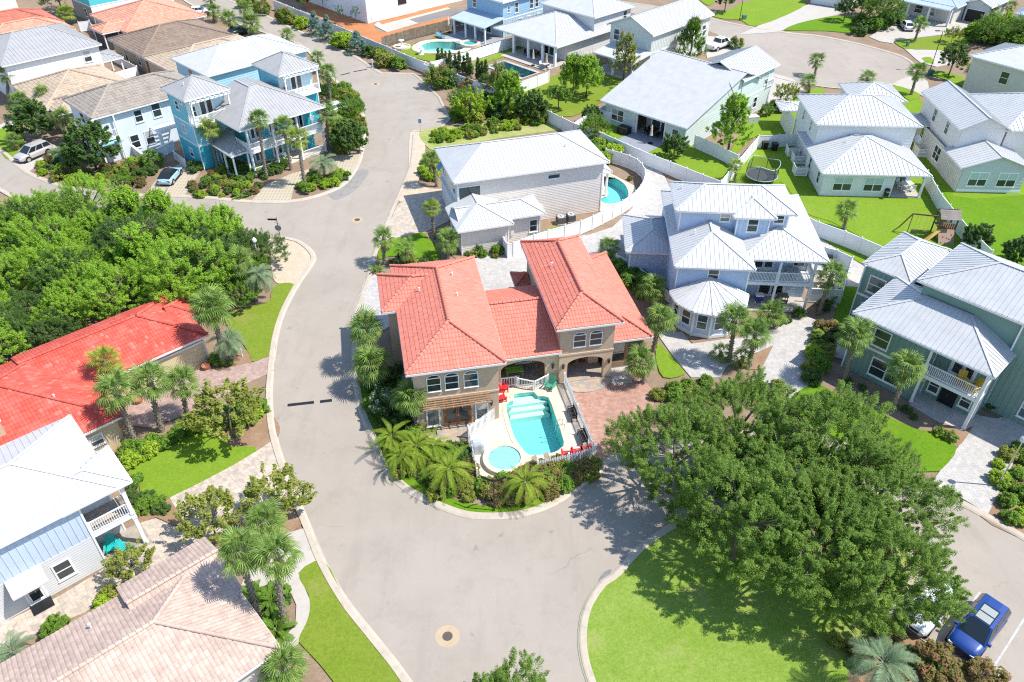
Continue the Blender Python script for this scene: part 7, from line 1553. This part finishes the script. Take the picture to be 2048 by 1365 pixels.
# --- cypress row, conifers and flowering shrubs by the street
for i, (x, y) in enumerate(((265,452),(291,462),(318,470),(345,480),(378,490),(408,490),(438,505),(463,510),(485,520),(535,545),(560,550),(588,562))):
    tree('cypress', ('slim dark cypress in the front row of the far pool hedge' if i < 9 else 'slim dark cypress at the near end of the pool hedge'), S('c',x,y), 'cypA' if i % 2 else 'cypB', r.uniform(.95,1.15), i, 'row of slim cypresses' if i < 9 else 'near end of the cypress row', 'tree')
for lab, b, k, s_ in (('left blue green conifer by the upper street',('x',440,430),'blue',1.1),('second blue green conifer by the upper street',('x',595,495),'blue',1.15),('right blue green conifer by the upper street',('x',945,645),'blueB',1.15)): tree('blue_conifer', lab, S(*b), k, s_, 1)
for lab, b, k, s_, nm in (('red flowering oleander at the top of the street',('x',50,270),'olea',1.0,'oleander'),('pink oleander behind the palms of the brown roof',('s',1680,200),'olea',1.05,'oleander'),('red oleander left of the conifers',('s',2000,300),'olea',.9,'oleander'),('green shrub at the top of the street',('s',1480,100),'shA',2.0,'shrub'),('large crimson oleander at the parking bays',('c',265,595),'olea',1.3,'oleander'),('pale pink oleander behind the parking bays',('c',340,590),'white',1.3,'oleander'),('dark red oleander beside it',('c',470,610),'rose',1.2,'oleander'),
   ('brown green shrub beside the far oleander',('x',150,290),'shD',1.4,'shrub'),('lime shrub before the conifers',('x',262,345),'shC',1.7,'shrub'),('round yellow green shrub between the conifers',('x',745,575),'shC',2.2,'shrub'),('right yellow green shrub between the conifers',('x',840,585),'shD',1.4,'shrub'),('dark green shrub right of the conifers',('x',1100,680),'shB',1.5,'shrub'),('second dark green shrub right of the conifers',('x',1190,700),'shA',1.3,'shrub'),('olive shrub by the white post',('x',1260,790),'shD',1.9,'shrub'),('bright green shrub at the street bend',('x',1430,830),'shA',1.5,'shrub'),
   ('white flowering bush in the left garden of the coral house',('m',250,860),'white',1.3,'flowering_bush'),('red flowering bush beside the pickup',('d',1100,335),'olea',.75,'flowering_bush'),('pink flowering bush at the parking bay kerb',('q',1450,1310),'rose',1.1,'flowering_bush'),('pink flowering bush in front of the blue car',('q',1660,1345),'rose',.85,'flowering_bush'),('reddish bush beside the green house drive',('n',400,370),'rose',.9,'flowering_bush'),
   ('round shrub under the crape myrtle',('d',1300,790),'ball',1.2,'shrub'),('dark shrub behind the round one',('d',1380,760),'shB',1.4,'shrub'),('left clipped ball shrub at the porch post',('n',1165,1060),'ball',.55,'shrub'),('right clipped ball shrub at the porch post',('n',1240,1095),'ball',.6,'shrub'),('spiky green shrub before the beige garage',('i',500,890),'shB',1.15,'shrub'),('low green shrub at the fence corner',('i',665,915),'shA',.8,'shrub'),
   ('large clipped shrub before the courtyard wall',('a',1050,1140),'ball',1.6,'shrub'),('dark shrub beside the coupe',('a',1335,1170),'shB',1.1,'shrub'),('tall banana like shrub at the beige pool fence',('c',1440,1080),'shC',1.6,'shrub'),('small dark plant in the pool bed',('i',1570,410),'shE',.4,'shrub')):
    tree(nm, lab, S(*b), k, s_, r.uniform(0,6), None, 'shrub')
# --- planted beds: scattered low shrubs
def bed(k, pts, step, kinds, smin, smax, label, seed, nm='bed_shrub'):
    r = random.Random(seed)
    P = scatter(SL(k, pts), step, seed); xs = sorted(p.x for p in P); n = len(P); cuts = [xs[n//3], xs[2*n//3]] if n > 8 else []
    for p in P:
        lab = label if not cuts else label+(', left part' if p.x < cuts[0] else ', middle part' if p.x < cuts[1] else ', right part')
        tree(nm, lab, p, r.choice(kinds), r.uniform(smin,smax), r.uniform(0,6.28), lab, 'shrub')
bed('b',[(240,1190),(330,1090),(420,1060),(560,1090),(740,1110),(650,1220),(480,1245),(300,1225)],1.15,['shA','shC','shD','shE','ball','shB'],.35,.8,'low shrub in the front garden of the turquoise house',31)
bed('b',[(900,1190),(1010,1080),(1100,1080),(1270,1060),(1210,1140),(1000,1210)],1.15,['shA','shC','shB','shD'],.4,.9,'low shrub in the street corner garden of the turquoise house',32)
bed('b',[(460,1020),(520,1010),(640,1070),(860,1000),(870,1060),(700,1100),(500,1080)],.85,['ball','shB','ball'],.65,.8,'clipped hedge shrub at the turquoise porch',33,'hedge_shrub')
bed('a',[(200,1150),(330,1090),(420,1050),(560,1180),(800,1150),(1000,1100),(1060,1180),(960,1280),(700,1290),(400,1250)],1.4,['shA','shC','shB','shD','shE'],.45,1.0,'shrub in the front garden of the balcony house',34)
bed('o',[(585,215),(700,200),(860,130),(1060,50),(1200,-10),(1330,0),(1280,90),(1080,80),(900,150),(700,250),(640,290)],.85,['shA','shA','shC','ball'],.75,1.0,'hedge shrub beside the rose paver drive',35,'hedge_shrub')
bed('o',[(640,370),(690,350),(740,440),(850,460),(910,550),(780,530),(690,540)],.75,['shB','shA','shB'],.4,.65,'small plant in the bed before the white house',36)
bed('o',[(180,1150),(390,1040),(410,1065),(200,1185)],.75,['shA','shC','ball'],.6,.8,'hedge shrub behind the weathered roof',37,'hedge_shrub')
bed('o',[(460,1000),(600,905),(615,935),(480,1030)],.75,['shD','shC'],.6,.85,'olive hedge shrub behind the weathered roof',38,'hedge_shrub')
bed('m',[(690,1190),(830,1170),(960,1110),(1120,1100),(1250,1080),(1210,1150),(1080,1210),(900,1260),(740,1260)],.62,['shE','shE','shE','shD','shA'],.65,.9,'copper leaved shrub in the hedge below the pool',39,'hedge_shrub')
bed('m',[(420,1010),(620,1020),(680,1160),(700,1250),(560,1250),(430,1170)],.8,['shE','shB','shA','shD'],.5,.75,'mixed shrub under the date palms beside the spa',61)
bed('m',[(150,700),(300,640),(400,900),(480,1000),(640,1010),(650,1150),(500,1240),(380,1180),(290,1050),(200,880)],1.25,['shB','shB','shA','shD'],.55,.95,'dark shrub in the left garden of the coral house',40)
bed('n',[(240,720),(330,400),(450,300),(480,370),(380,560),(360,720)],1.0,['shA','shC','shD','shB'],.7,1.0,'shrub in the row along the drive by the green house',41,'hedge_shrub')
bed('n',[(520,640),(860,870),(960,860),(1100,960),(1040,1020),(780,880),(530,720)],1.3,['shB','shB'],.35,.55,'dark low shrub along the green house wall',42)
bed('n',[(1450,880),(1560,780),(1747,880),(1747,930),(1560,900),(1500,940)],1.0,['shB','shA'],.6,.9,'dark shrub beside the green house entrance',43)
bed('q',[(1740,560),(1720,430),(1800,340),(1852,330),(1900,420),(1852,720),(1760,660)],1.1,['shC','shA','shD'],.45,.85,'lime shrub in the lamp post bed',44)
bed('q',[(1010,1200),(1180,1080),(1330,1130),(1560,1290),(1640,1400),(1300,1420),(1100,1380)],1.5,['shE','shD','shB','rose'],.5,.9,'shrub in the bed under the silvery palm',45)
bed('h',[(1220,640),(1400,600),(1560,610),(1700,600),(1680,650),(1320,690)],1.2,['shB','shA','shD'],.4,.7,'low shrub along the small lush lawn',46)
bed('i',[(370,900),(480,920),(700,900),(660,940),(520,960)],1.0,['shB','shA','shD'],.4,.7,'shrub along the beige garage',47)
bed('i',[(170,270),(270,300),(280,430),(120,440),(110,380)],1.2,['shC','shD','shC'],.7,1.1,'wild yellow green bush in the sandy strip',48,'wild_bush')
bed('c',[(180,920),(420,880),(760,850),(1020,820),(1050,850),(700,900),(430,960),(250,990),(180,970)],1.15,['shC','shD','shA','shD','shC'],.35,.95,'wild bush in the scrub behind the beige house',49,'wild_bush')
bed('c',[(330,700),(620,690),(1000,780),(1000,860),(700,840),(400,860)],2.2,['shA','shD','shB'],.9,1.5,'dense wild bush below the far fence',50,'wild_bush')
bed('i',[(1250,260),(1300,80),(1390,180),(1520,240),(1480,280),(1390,290)],1.4,['shC','shA'],.8,1.3,'lush bush at the end of the lane',51,'wild_bush')
bed('j',[(0,640),(100,690),(220,760),(330,890),(200,880),(60,780),(-60,720)],1.1,['shB','shA','shB'],.7,1.1,'dark shrub between the coral and blue houses',52)
bed('j',[(920,1000),(1050,1010),(1180,1010),(1250,970),(1300,1010),(1150,1080),(1000,1060)],1.1,['shA','shD','shB'],.4,.7,'small shrub by the blue house porch',53)
bed('j',[(1400,800),(1480,860),(1500,980),(1420,1010),(1360,960)],1.1,['shB','shD'],.5,.8,'shrub below the white patio fence',54)
bed('l',[(1390,600),(1480,560),(1560,520),(1640,500),(1660,560),(1500,620)],1.0,['shA','ball','shB'],.55,.8,'shrub in the bed beside the garage',55)
bed('v',[(1250,480),(1450,380),(1700,360),(2048,500),(2048,700),(1850,700),(1400,650)],3.0,['shA','shC','shD','shB'],1.4,2.4,'wild bush right of the patchy far verge',56,'wild_bush')
bed('e',[(560,240),(640,160),(860,130),(880,160),(760,220),(690,240)],2.2,['shB','shA'],1.2,2.0,'dark bush under the tree by the far car',57,'wild_bush')
bed('b',[(1080,560),(1200,560),(1290,640),(1330,770),(1300,900),(1200,960),(1130,900),(1150,700)],1.6,['shA','shB','shD'],.8,1.3,'dense bush between the turquoise house and the street',58,'wild_bush')
bed('o',[(1210,930),(1300,880),(1440,900),(1470,1000),(1420,1140),(1350,1100)],.9,['shB','shA'],.4,.65,'low green plant around the cycads',59)
bed('q',[(240,120),(430,50),(620,40),(870,60),(850,130),(500,110),(260,180)],1.5,['shA','shD'],.6,.9,'shrub under the top of the big oaks',60)
